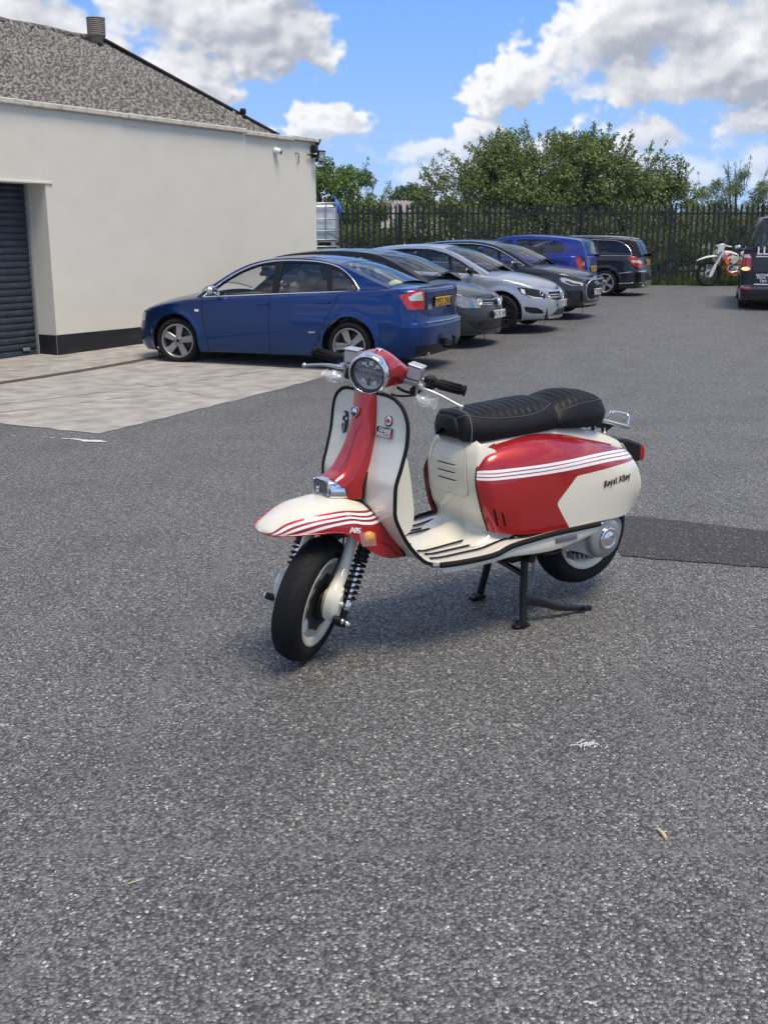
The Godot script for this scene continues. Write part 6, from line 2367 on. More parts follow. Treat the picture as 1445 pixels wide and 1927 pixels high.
	for q in [[-0.85, 0.1], [-0.05, 0.86]]:
		var l := PackedVector3Array()
		for j in 8:
			l.append(St.call(ks[0] + 0.07 + 0.10 * sin(j / 7.0 * 1.6), lerpf(q[0], q[1], j / 7.0)) + V(0.006 * dir, 0.008, 0))
		s.tube(l, 0.006, 6)
	put("wiper", s, M.black, wsn)
	var kr: float = ks[3]
	if kr > ks[2]:
		for sd in [1.0, -1.0]:
			s = Shape.new()
			s.panel(rect(ks[2], 0.86 if sd > 0 else -1.0, kr, 1.0 if sd > 0 else -0.86), St, Vector2(0.3, 0.05), 0.012 * st_out)
			put("rear_pillar", s, paint, root)
		s = Shape.new()
		s.panel(rect(ks[2] + 0.02, -0.855, kr - 0.04, 0.855), St, Vector2(0.3, 0.12), 0.0, [], -0.004 * st_out)
		put("rear_window", s, tint, root)
	var railp := PackedVector2Array()
	var nk := int(ks[3] * 6)
	for k in nk + 1:
		railp.append(spline(b.rail, k / 6.0))
	var lower := PackedVector2Array()
	for k in 12:
		var x := lerpf(railp[-1].x, railp[0].x, k / 11.0)
		lower.append(Vector2(x, b.top_y(b.ux(x)) - 0.03))
	var house := railp.duplicate()
	house.append_array(lower)
	var wins := []
	for q in sp.windows:
		wins.append(p2(q))
	for sd in [1.0, -1.0]:
		var f: Callable = b.glass_side if sd > 0 else mirror_z(b.glass_side)
		s = Shape.new()
		s.panel(house, f, Vector2(0.09, 0.06), 0.03 * _out(f, 0.0, 1.2, sd), wins)
		var fr := put("window_frame", s, sp.get("frame_mat", M.black), root)
		for q in wins:
			s = Shape.new()
			s.panel(q, f, Vector2(0.12, 0.08), 0.0, [], -0.012 * _out(f, (q[0].x + q[1].x) / 2, q[0].y, sd))
			put("side_window", s, tint, root)
		if sp.has("upper"):
			s = Shape.new()
			s.panel(p2(sp.upper), f, Vector2(0.09, 0.06), 0.0, wins + ([p2(sp.upper_hole)] if sp.has("upper_hole") else []), 0.003 * _out(f, 0.0, 1.2, sd))
			put("roof_rail", s, paint, fr)
		if sp.has("trim"):
			for tr in sp.trim:
				s = Shape.new()
				var l := PackedVector3Array()
				for q in smooth2(tr, 4):
					l.append(f.call(q.x, q.y) + V(0, 0, 0.007 * sd))
				s.tube(l, sp.get("trim_r", 0.011), 7)
				put("chrome_trim", s, M.chrome, fr)
		# mirrors
		var mp: Array = sp.mirror
		var mb := Shape.new()
		var mc: Vector3 = f.call(mp[0], mp[1]) + V(0, 0, 0)
		mb.ball(mc + V(0.02 * dir, 0.035, sd * 0.15), V(0.055, 0.065, 0.095), 14)
		mb.tube(PackedVector3Array([mc + V(0, -0.02, 0), mc + V(0.01 * dir, 0.0, 0.1 * sd)]), 0.022, 8)
		var mn := put("door_mirror", mb, sp.get("mirror_mat", paint), root)
		mb = Shape.new()
		mb.ball(mc + V(-0.028 * dir, 0.035, sd * 0.15), V(0.016, 0.052, 0.080), 14)
		put("mirror_glass", mb, M.chrome, mn)
		if sp.has("strakes"):
			for q in sp.strakes:
				s = Shape.new()
				var l := PackedVector3Array()
				for j in 24:
					var t := j / 23.0
					var pf_: Callable = P if sd > 0 else mirror_z(P)
					l.append(pf_.call(b.ux(lerpf(q[0], q[2], t)), lerpf(q[1], q[3], t)))
				s.tube(l, q[4], 8)
				put("side_moulding", s, mats[q[5]], root)
	# ends' fittings
	for it in sp.front:
		_fit(b, root, it, mats, true)
	for it in sp.rear:
		_fit(b, root, it, mats, false)
	if sp.has("plate"):
		var pl: Array = sp.plate
		var u0 := b.L if pl[0] == "front" else 0.0
		var c: Vector3 = P.call(u0, pl[1])
		var nx := dir if pl[0] == "front" else -dir
		var up: Vector3 = (P.call(u0, pl[1] + 0.05) - P.call(u0, pl[1] - 0.05)).normalized()
		var nn := V(nx, 0, 0)
		nn = (nn - up * nn.dot(up)).normalized()
		var tr := Transform3D(Basis(up.cross(nn), up, nn), c + nn * 0.012)
		var ps := Shape.new()
		ps.box(Vector3.ZERO, V(0.53, 0.118, 0.012), 0.003)
		var pn := put("number_plate", ps, pl[3], root)
		pn.transform = tr
		text("lettering", pl[2], lettering(true, false, 0.0, 0.92), 0.095, 0.002, M.black, pn, T(V(0.018 if pl.size() > 4 else 0.0, -0.004, 0.0075)))
		if pl.size() > 4:
			ps = Shape.new()
			ps.box(V(-0.24, 0, 0.0065), V(0.045, 0.112, 0.002))
			put("blue_band", ps, mat(0.01, 0.06, 0.4, 0.4), pn)
	# underneath and inside
	s = Shape.new()
	var xb: float = sp.outline[0] + 0.10
	var xe: float = sp.outline[sp.outline.size() - 2] - 0.12
	s.box(V((xb + xe) / 2 * dir, 0.30, 0), V(xe - xb, 0.22, b.zb * 2 - 0.50), 0.02)
	s.box(V(0, 0.24, 0), V(wx[0] - wx[1] - 2 * b.rarch - 0.06, 0.14, b.zb * 2 - 0.04), 0.02)
	s.box(V((wx[0] + 0.05) * dir, 0.52, 0), V(0.7, 0.35, 0.9), 0.05)
	put("floor_pan", s, M.dark, root)
	s = Shape.new()
	for q in b.wheels:
		for sd in [1.0, -1.0]:
			s.lathe(p2([b.rarch + 0.012, 0.40, b.rarch + 0.012, b.zb - 0.005]), Transform3D(Basis(V(1, 0, 0), V(0, 0, sd), V(0, -sd, 0)), V(q.x * dir, q.y, 0)), 24, 0.0, PI) if sd < 0 else s.lathe(p2([b.rarch + 0.012, 0.40, b.rarch + 0.012, b.zb - 0.005]), Transform3D(Basis(V(1, 0, 0), V(0, 0, sd), V(0, -sd, 0)), V(q.x * dir, q.y, 0)), 24, PI, TAU)
	put("arch_liner", s, M.dark, root)
	_interior(b, root, sp, dir)
	# wheels
	var wm := alloy_wheel(st)
	for q in b.wheels:
		for sd in [1.0, -1.0]:
			var wn := Node3D.new()
			wn.name = numbered("wheel", root)
			root.add_child(wn)
			var bs := Basis(Vector3.UP, 0.0 if sd > 0 else PI)
			if sp.has("steer") and q.x > 0:
				bs = Basis(Vector3.UP, sp.steer) * bs
			bs = bs * Basis(V(0, 0, 1), q.x * 1.7 + sd + sp.get("spin", 0.0))
			wn.transform = Transform3D(bs, V(q.x * dir, q.y, sd * st.z))
			put("tyre", wm[0], M.tyre, wn)
			put("rim", wm[1], st.mat, wn)
			put("hub", wm[2], M.black, wn)
			put("brake_disc", wm[3], M.brake, wn)
	return root

func _mean_x(a: PackedVector2Array) -> float:
	var x := 0.0
	for q in a:
		x += q.x
	return x / a.size()

func _out(f: Callable, u: float, y: float, sd: float) -> float:
	var dx: Vector3 = f.call(u + 0.01, y) - f.call(u - 0.01, y)
	var dy: Vector3 = f.call(u, y + 0.01) - f.call(u, y - 0.01)
	return 1.0 if dy.cross(dx).z * sd > 0 else -1.0

func _mirror_u(a: Array, L: float) -> Array:
	var o := []
	for p in a:
		var q := PackedVector2Array()
		for v in p:
			q.append(Vector2(2 * L - v.x, v.y))
		o.append(q)
	return o

func _neg_u(a: Array) -> Array:
	var o := []
	for p in a:
		var q := PackedVector2Array()
		for v in p:
			q.append(Vector2(-v.x, v.y))
		o.append(q)
	return o

# [name, material, outline as (distance from the middle, height), lift, cut, mirrored, thickness]
func _fit(b: Body, root: Node, it: Array, mats: Dictionary, front: bool) -> void:
	var P := b.P
	for sd in ([1.0, -1.0] if it[5] else [1.0]):
		var a := PackedVector2Array()
		for v in dense(p2(it[2]), 0.08):
			var d: float = v.x * sd
			a.append(Vector2(b.L - d if front else d, v.y))
		var cen := Vector2.ZERO
		for v in a:
			cen += v
		cen /= a.size()
		var dx: Vector3 = P.call(cen.x + 0.01, cen.y) - P.call(cen.x - 0.01, cen.y)
		var dy: Vector3 = P.call(cen.x, cen.y + 0.01) - P.call(cen.x, cen.y - 0.01)
		var m := dy.cross(dx)
		var c: Vector3 = P.call(cen.x, cen.y)
		var sg := 1.0 if m.dot(c - V(0, cen.y, 0)) > 0 else -1.0
		var s := Shape.new()
		var th: float = it[6] if it.size() > 6 else 0.0
		var lift: float = it[3]
		s.panel(a, P, Vector2(0.05, 0.04), th * sg, [], lift * sg)
		var o := put(it[0], s, mats[it[1]] if it[1] is String else it[1], root)

func _interior(b: Body, root: Node, sp: Dictionary, dir: float) -> void:
	var col: Material = sp.get("trim_mat", M.seat_cloth)
	var s := Shape.new()
	var xs: float = sp.get("seat_x", -0.15)
	for z in [0.36, -0.36]:
		s.box(V((xs + 0.22) * dir, 0.55, z), V(0.52, 0.18, 0.46), 0.06)
		s.box(V(0, 0.31, 0), V(0.14, 0.66, 0.46), 0.06, Transform3D(Basis(V(0, 0, 1), 0.28 * dir), V((xs - 0.08) * dir, 0.50, z)))
		s.box(V((xs - 0.30) * dir, 1.19, z), V(0.10, 0.17, 0.25), 0.045)
	put("front_seats", s, col, root)
	s = Shape.new()
	s.box(V((xs - 0.65) * dir, 0.55, 0), V(0.5, 0.18, 1.2), 0.06)
	s.box(V(0, 0.28, 0), V(0.14, 0.56, 1.2), 0.06, Transform3D(Basis(V(0, 0, 1), 0.3 * dir), V((xs - 0.93) * dir, 0.52, 0)))
	put("rear_seat", s, col, root)
	s = Shape.new()
	var xc: float = sp.rail[0]
	s.box(V((xc - 0.32) * dir, 0.82, 0), V(0.5, 0.22, 1.30), 0.06)
	var hz := 0.36 * dir
	var ring := PackedVector3Array()
	for k in 20:
		var a := TAU * k / 20
		ring.append(V((xc - 0.66 - 0.06 * sin(a)) * dir, 0.90 + 0.17 * sin(a), hz + 0.18 * cos(a)))
	s.tube(ring, 0.014, 6, false, true)
	s.tube(PackedVector3Array([V((xc - 0.45) * dir, 0.85, hz), V((xc - 0.66) * dir, 0.90, hz)]), 0.03, 8)
	put("dashboard", s, M.black, root)
	s = Shape.new()
	s.box(V((xc - 0.62) * dir, 1.27, 0.0), V(0.03, 0.06, 0.2), 0.012)
	put("rear_view_mirror", s, M.black, root)

func round_badge(root: Node, b: Body, front: bool, y: float, r: float, m: Material, up := 0.01) -> MeshInstance3D:
	var c: Vector3 = b.P(b.L if front else 0.0, y)
	var n := V(b.dir if front else -b.dir, 0.12, 0).normalized()
	var s := Shape.new()
	s.lathe(p2([r * 0.78, up * 0.5, r * 0.80, up, r * 0.95, up, r, up * 0.6, r, -0.01]), axis(c, n), 28)
	return put("round_emblem", s, m, root)

func car_materials() -> void:
	M.car_glass = glass(0.02, 0.04, 0.035, 0.10)
	M.privacy = glass(0.006, 0.007, 0.008, 0.86)
	M.lamp_glass = mat(0.30, 0.31, 0.32, 0.12, 0.75, 1.0)
	M.red_lens = mat(0.42, 0.008, 0.010, 0.12, 0.1, 1.0)
	M.clear_lens = mat(0.62, 0.60, 0.58, 0.12, 0.35, 1.0)
	M.amber = mat(0.7, 0.24, 0.02, 0.2, 0.0, 1.0)
	M.grille = mat(0.010, 0.010, 0.011, 0.35)
	M.silver = mat(0.55, 0.56, 0.58, 0.25, 0.8)
	M.led = mat(0.8, 0.82, 0.85, 0.15)
	M.brake = mat(0.06, 0.058, 0.055, 0.5, 0.6)
	M.seat_cloth = triplanar(mat(0.10, 0.10, 0.10, 0.9), 0.2)
	M.plate_w = mat(0.72, 0.72, 0.70, 0.35)
	M.plate_y = mat(0.66, 0.38, 0.025, 0.35)
	M.alloy_bright = mat(0.34, 0.33, 0.32, 0.34, 0.7)
	M.alloy_dark = mat(0.02, 0.02, 0.021, 0.3, 0.4)

func flake(r: float, g: float, b: float, metal := 0.55) -> StandardMaterial3D:
	return mat(r, g, b, 0.34, metal, 0.8)

func make_cars() -> void:
	car_materials()
	audi_saloon()
	dark_hatch()
	silver_hatch()
	grey_hatch()
	small_blue()
	black_estate()
	make_van()

func put_text(root: Node, words: String, at: Transform3D, h: float, m: Material, font: Font) -> void:
	text("lettering", words, font, h, 0.004, m, root, at)

func audi_saloon() -> void:
	var sp := {
		"outline": [-2.322, 0, -2.315, 0.35, -2.285, 0.60, -2.20, 0.755, -2.02, 0.845, -1.6, 0.875, -0.8, 0.886, 0.0, 0.886, 0.9, 0.886, 1.4, 0.88, 1.72, 0.852, 1.95, 0.77, 2.10, 0.60, 2.19, 0.34, 2.22, 0],
		"top": [-2.322, 1.035, -2.0, 1.035, -1.6, 1.02, -1.2, 0.995, -0.5, 0.96, 0.4, 0.93, 0.85, 0.91, 1.1, 0.89, 1.5, 0.83, 1.9, 0.745, 2.1, 0.69, 2.22, 0.66],
		"pf": [0.15, 0.12, 0.22, 0.04, 0.32, 0.0, 0.5, 0.0, 0.55, 0.02, 0.7, 0.05, 1.0, 0.2],
		"pr": [0.15, 0.16, 0.24, 0.07, 0.34, 0.012, 0.45, 0.0, 0.585, 0.0, 0.605, 0.006, 0.625, 0.045, 0.65, 0.068, 0.80, 0.075, 1.0, 0.055, 1.05, 0.06],
		"spine": [-2.25, 1.055, -1.9, 1.065, -1.6, 1.085, 0.9, 0.985, 1.2, 0.965, 1.6, 0.90, 1.95, 0.81, 2.10, 0.75],
		"rail": [1.0, 0.915, 0.80, 1.05, 0.55, 1.20, 0.32, 1.315, 0.08, 1.378, -0.2, 1.408, -0.55, 1.408, -0.85, 1.375, -1.06, 1.325, -1.33, 1.225, -1.58, 1.125, -1.80, 1.045],
		"bow": [0, 0.16, 2, 0.11, 3.4, 0.05, 5, 0.035, 7.6, 0.035, 9, 0.07, 11, 0.07],
		"ks": [0.0, 3.2, 8.0, 11.0], "zb": 0.79, "tum": 0.36, "belt": 0.95,
		"wheels": [1.325, -1.325], "wheel": {"r": 0.318, "rim": 0.228, "w": 0.225, "n": 5, "w0": 0.036, "w1": 0.052, "z": 0.775, "mat": M.alloy_bright},
		"paint": flake(0.002, 0.036, 0.17, 0.85), "xf": 1.86, "xr": -2.02, "cowl": 0.92, "boot": -1.72, "sill": 0.18, "flare": 0.022,
		"shelf": [-1.80, 1.0],
		"doors": [[-0.84, 0.0, -0.85, 0.33, -0.93, 0.55, -1.08, 0.79, -1.16, 0.90, -1.17, 1.6], [-0.15, 0.0, -0.16, 0.32, -0.17, 0.81, -0.20, 0.98, -0.2, 1.6], [0.80, 0.0, 0.81, 0.33, 0.87, 0.6, 0.88, 0.78, 0.86, 1.6]],
		"door_names": ["rear_wing", "rear_door", "front_door", "front_wing"],
		"handles": [[-0.06, 0.835, "front_door"], [-0.96, 0.865, "rear_door"]],
		"windows": [[0.82, 0.945, 0.56, 1.125, 0.34, 1.24, 0.10, 1.32, -0.14, 1.348, -0.17, 0.975], [-0.25, 0.98, -0.27, 1.355, -0.55, 1.355, -0.80, 1.335, -0.90, 1.31, -0.97, 1.0], [-1.03, 1.005, -0.98, 1.285, -1.08, 1.25, -1.25, 1.15, -1.36, 1.045, -1.37, 1.02]],
		"upper": [1.0, 0.90, 0.80, 1.05, 0.55, 1.20, 0.32, 1.315, 0.08, 1.378, -0.2, 1.408, -0.55, 1.408, -0.85, 1.375, -1.06, 1.325, -1.33, 1.225, -1.58, 1.125, -1.80, 1.045, -1.80, 0.99, -1.41, 1.0, -1.385, 1.05, -1.26, 1.19, -1.08, 1.30, -0.85, 1.36, -0.55, 1.386, -0.2, 1.386, 0.08, 1.352, 0.30, 1.285, 0.54, 1.17, 0.78, 1.01, 0.90, 0.90],
		"trim": [[0.90, 0.915, 0.78, 1.005, 0.54, 1.165, 0.30, 1.28, 0.08, 1.348, -0.2, 1.382, -0.55, 1.382, -0.85, 1.356, -1.08, 1.296, -1.26, 1.186, -1.38, 1.06, -1.41, 1.02, -1.38, 1.0], [-1.38, 1.0, -0.97, 0.988, -0.2, 0.958, 0.4, 0.932, 0.90, 0.912]],
		"mirror": [0.66, 0.97], "mirror_mat": M.silver, "steer": 0.22, "spin": 0.35,
		"strakes": [[-0.90, 0.505, 0.80, 0.455, 0.010, "paint"]],
		"front": [["grille", "grille", [-0.34, 0.60, -0.30, 0.69, 0.30, 0.69, 0.34, 0.60], -0.02, true, false], ["headlamp", "lamp", [0.42, 0.56, 0.42, 0.66, 0.86, 0.71, 0.98, 0.68, 0.93, 0.58], -0.004, true, true], ["lower_intake", "grille", [-0.5, 0.26, -0.5, 0.40, 0.5, 0.40, 0.5, 0.26], -0.03, true, false]],
		"rear": [["tail_lamp", "red", [0.55, 0.775, 0.545, 0.86, 0.585, 1.0, 0.74, 1.025, 1.0, 0.96, 0.94, 0.86, 0.88, 0.785], 0.002, true, true], ["reversing_lamp", "clear", [0.60, 0.885, 0.595, 0.905, 0.65, 0.995, 0.76, 0.985, 0.875, 0.935, 0.85, 0.89], 0.005, false, true],
			["plate_recess", "paint", [-0.30, 0.765, -0.32, 0.93, 0.32, 0.93, 0.30, 0.765], -0.022, true, false], ["lower_valance", "black", [-0.75, 0.20, -0.78, 0.33, 0.78, 0.33, 0.75, 0.20], 0.003, false, false]],
		"plate": ["rear", 0.855, "DY53 ZHN", M.plate_y], "seat_x": -0.12, "trim_mat": mat(0.2, 0.2, 0.19, 0.9)}
	var c := car("saloon_car", "dark blue four-door saloon with five-spoke alloys parked nearest the cream wall", "cars parked in a row", V(-1.286, -0.205, -14.993), -24.5, -1.0, sp, 0.012)
	# the side indicator, boot edge, badge, tow ball and a cushion on the parcel shelf
	put("side_repeater", _bar(V(-0.96, 0.735, 0.879), V(0.062, 0.030, 0.008), 0.003), M.led, c)
	var s := Shape.new()
	s.tube(smooth3([2.205, 1.046, 0.68, 2.240, 1.050, 0.45, 2.255, 1.058, 0.0, 2.240, 1.050, -0.45, 2.205, 1.046, -0.68], 6), 0.007, 8)
	put("boot_lip", s, M.black, c)
	s = Shape.new()
	for sd in [1.0, -1.0]:
		s.tube(smooth3([2.24, 1.04, 0.52 * sd, 2.255, 0.9, 0.515 * sd, 2.26, 0.66, 0.49 * sd, 2.262, 0.635, 0.40 * sd], 5), 0.0035, 5)
	put("boot_seam", s, M.dark, c)
	s = Shape.new()
	s.tube(smooth3([2.28, 0.614, 0.62, 2.315, 0.616, 0.3, 2.32, 0.617, 0.0, 2.315, 0.616, -0.3, 2.28, 0.614, -0.62], 5), 0.006, 6)
	put("bumper_strip", s, M.silver, c)
	s = Shape.new()
	s.tube(smooth3([2.1, 0.28, 0, 2.36, 0.27, 0, 2.42, 0.30, 0, 2.42, 0.37, 0], 4), 0.022, 8)
	s.ball(V(2.42, 0.40, 0), V(0.032, 0.034, 0.032), 12)
	s.box(V(2.33, 0.36, 0.10), V(0.06, 0.09, 0.09), 0.012)
	put("tow_ball", s, M.black, c)
	put_text(c, "A4", Transform3D(Basis(V(0, 0, -1), V(0, 1, 0), V(1, 0, 0)), V(2.256, 0.80, 0.43)), 0.075, M.silver, lettering(true))
	s = Shape.new()
	s.tube(pts([2.06, 0.20, 0.42, 2.24, 0.22, 0.42]), 0.03, 10)
	put("exhaust_tip", s, M.steel, c)
	s = Shape.new()
	s.ball(V(1.30, 1.03, 0.40), V(0.13, 0.11, 0.15), 12)
	s.ball(V(1.55, 1.03, -0.1), V(0.10, 0.09, 0.16), 12)
	put("cushion", s, mat(0.5, 0.5, 0.22, 0.9), c)
	s = Shape.new()
	s.ball(V(-0.24, 1.10, 0.0), V(0.012, 0.07, 0.02), 8)
	put("hanging_freshener", s, M.black, c)
	put("side_script", _bar(V(0.80, 0.485, 0.892), V(0.10, 0.018, 0.004), 0.001), M.silver, c)

func hatch_base() -> Dictionary:
	return {
		"pf": [0.15, 0.13, 0.20, 0.06, 0.28, 0.01, 0.42, 0.0, 0.52, 0.006, 0.62, 0.03, 0.75, 0.075, 1.0, 0.22],
		"pr": [0.15, 0.14, 0.25, 0.04, 0.4, 0.0, 0.6, 0.0, 0.66, 0.03, 0.9, 0.06, 1.1, 0.10],
		"bow": [0, 0.16, 2, 0.11, 3.4, 0.05, 5, 0.04, 8, 0.04, 10, 0.06],
		"ks": [0.0, 3.3, 8.4, 10.0], "tum": 0.36,
		"door_names": ["rear_wing", "rear_door", "front_door", "front_wing"],
		"shelf": [-1.75, 1.0], "handle_mat": M.black}

func dark_hatch() -> void:
	var sp := hatch_base()
	sp.merge({
		"outline": [-1.92, 0, -1.91, 0.35, -1.86, 0.58, -1.74, 0.73, -1.5, 0.80, -1.0, 0.835, 0.0, 0.841, 1.0, 0.841, 1.4, 0.828, 1.68, 0.77, 1.86, 0.64, 1.98, 0.42, 2.035, 0.18, 2.05, 0],
		"top": [-1.92, 1.07, -1.2, 1.05, 0.0, 1.0, 0.9, 0.965, 1.2, 0.925, 1.6, 0.845, 1.88, 0.765, 2.0, 0.735, 2.05, 0.72],
		"spine": [-1.9, 1.08, 0.9, 1.01, 1.2, 0.985, 1.6, 0.90, 1.85, 0.815, 2.0, 0.75],
		"rail": [1.14, 0.95, 0.9, 1.085, 0.6, 1.235, 0.34, 1.34, 0.1, 1.395, -0.3, 1.425, -0.8, 1.42, -1.3, 1.375, -1.58, 1.33, -1.70, 1.27, -1.84, 1.07],
		"zb": 0.765, "belt": 0.98, "wheels": [1.235, -1.235], "wheel": {"r": 0.30, "rim": 0.2, "w": 0.19, "n": 6, "w0": 0.03, "w1": 0.035, "z": 0.735, "mat": M.alloy_bright},
		"paint": flake(0.026, 0.028, 0.032), "xf": 1.60, "xr": -1.6, "cowl": 1.08,
		"doors": [[-0.80, 0.0, -0.84, 0.5, -1.05, 0.8, -1.1, 1.6], [-0.10, 0.0, -0.12, 1.6], [0.92, 0.0, 0.95, 1.6]],
		"windows": [[0.88, 1.02, 0.58, 1.18, 0.34, 1.28, 0.1, 1.335, -0.08, 1.35, -0.10, 1.04], [-0.16, 1.045, -0.16, 1.355, -0.8, 1.355, -1.05, 1.32, -1.12, 1.085]],
		"mirror": [0.78, 1.0],
		"front": [["upper_grille", "grille", [-0.50, 0.64, -0.50, 0.70, 0.50, 0.70, 0.50, 0.64], -0.02, true, false], ["headlamp", "lamp", [0.53, 0.60, 0.52, 0.70, 0.62, 0.745, 0.95, 0.80, 1.12, 0.785, 1.02, 0.67, 0.86, 0.61], -0.003, true, true],
			["grille_bar", "chrome", [-0.49, 0.666, -0.49, 0.674, 0.49, 0.674, 0.49, 0.666], 0.0, false, false, 0.012], ["grille_bar", "chrome", [-0.49, 0.642, -0.49, 0.648, 0.49, 0.648, 0.49, 0.642], 0.0, false, false, 0.012],
			["lower_intake", "grille", [-0.68, 0.30, -0.78, 0.395, 0.78, 0.395, 0.68, 0.30, 0.45, 0.265, -0.45, 0.265], -0.025, true, false], ["bumper_seam", "dark", [-0.85, 0.405, -0.85, 0.411, 0.85, 0.411, 0.85, 0.405], 0.002, false, false],
			["lip_spoiler", "paint", [-0.8, 0.205, -0.8, 0.222, 0.8, 0.222, 0.8, 0.205], 0.02, false, false, 0.03]],
		"rear": [["tail_lamp", "red", [0.55, 0.75, 0.55, 0.95, 0.85, 0.95, 0.85, 0.75], 0.002, true, true]],
		"plate": ["front", 0.49, "WG10 JHH", M.plate_w]})
	var c := car("hatchback_car", "dark grey hatchback nose out between the blue saloon and silver hatchback", "cars parked in a row", V(-0.077, -0.160, -17.614), -24.5, 1.0, sp)
	_headlamp_eyes(c, 1.0, [[1.80, 0.70, 0.60, 0.055], [1.90, 0.685, 0.50, 0.05]], M.clear_lens)
	_v_badge(c, V(2.045, 0.672, 0), 0.062)
	var s := Shape.new()
	s.tube(pts([-0.35, 1.435, 0.05, -0.40, 1.45, 0.05, -0.92, 1.72, 0.05]), PackedFloat32Array([0.018, 0.008, 0.004]), 6)
	put("roof_aerial", s, M.black, c)

func _headlamp_eyes(c: Node, dir: float, eyes: Array, m: Material) -> void:
	for sd in [1.0, -1.0]:
		for e in eyes:
			var s := Shape.new()
			s.lathe(p2([e[3], 0.0, e[3] * 0.95, 0.012, e[3] * 0.7, 0.006, 0.0, -0.012]), axis(V(e[0] * dir, e[1], e[2] * sd), V(0.8 * dir, 0.2, 0.55 * sd)), 20)
			put("headlamp_reflector", s, m, c)

func _v_badge(c: Node, at: Vector3, r: float) -> void:
	var s := Shape.new()
	s.lathe(p2([r, -0.01, r, 0.012, r * 0.88, 0.016, r * 0.86, 0.006, 0.0, 0.004]), axis(at, V(1, 0.1, 0)), 28)
	var o := put("round_emblem", s, M.chrome, c)
	s = Shape.new()
	for q in [[-0.42, 0.75, -0.02, 0.08], [0.42, 0.75, 0.02, 0.08], [-0.8, 0.3, -0.36, -0.72], [-0.36, -0.72, 0.0, 0.0], [0.0, 0.0, 0.36, -0.72], [0.36, -0.72, 0.8, 0.3]]:
		s.tube(PackedVector3Array([at + V(0.014, q[1] * r, -q[0] * r), at + V(0.014, q[3] * r, -q[2] * r)]), r * 0.09, 6)
	put("emblem_letters", s, M.led, o)

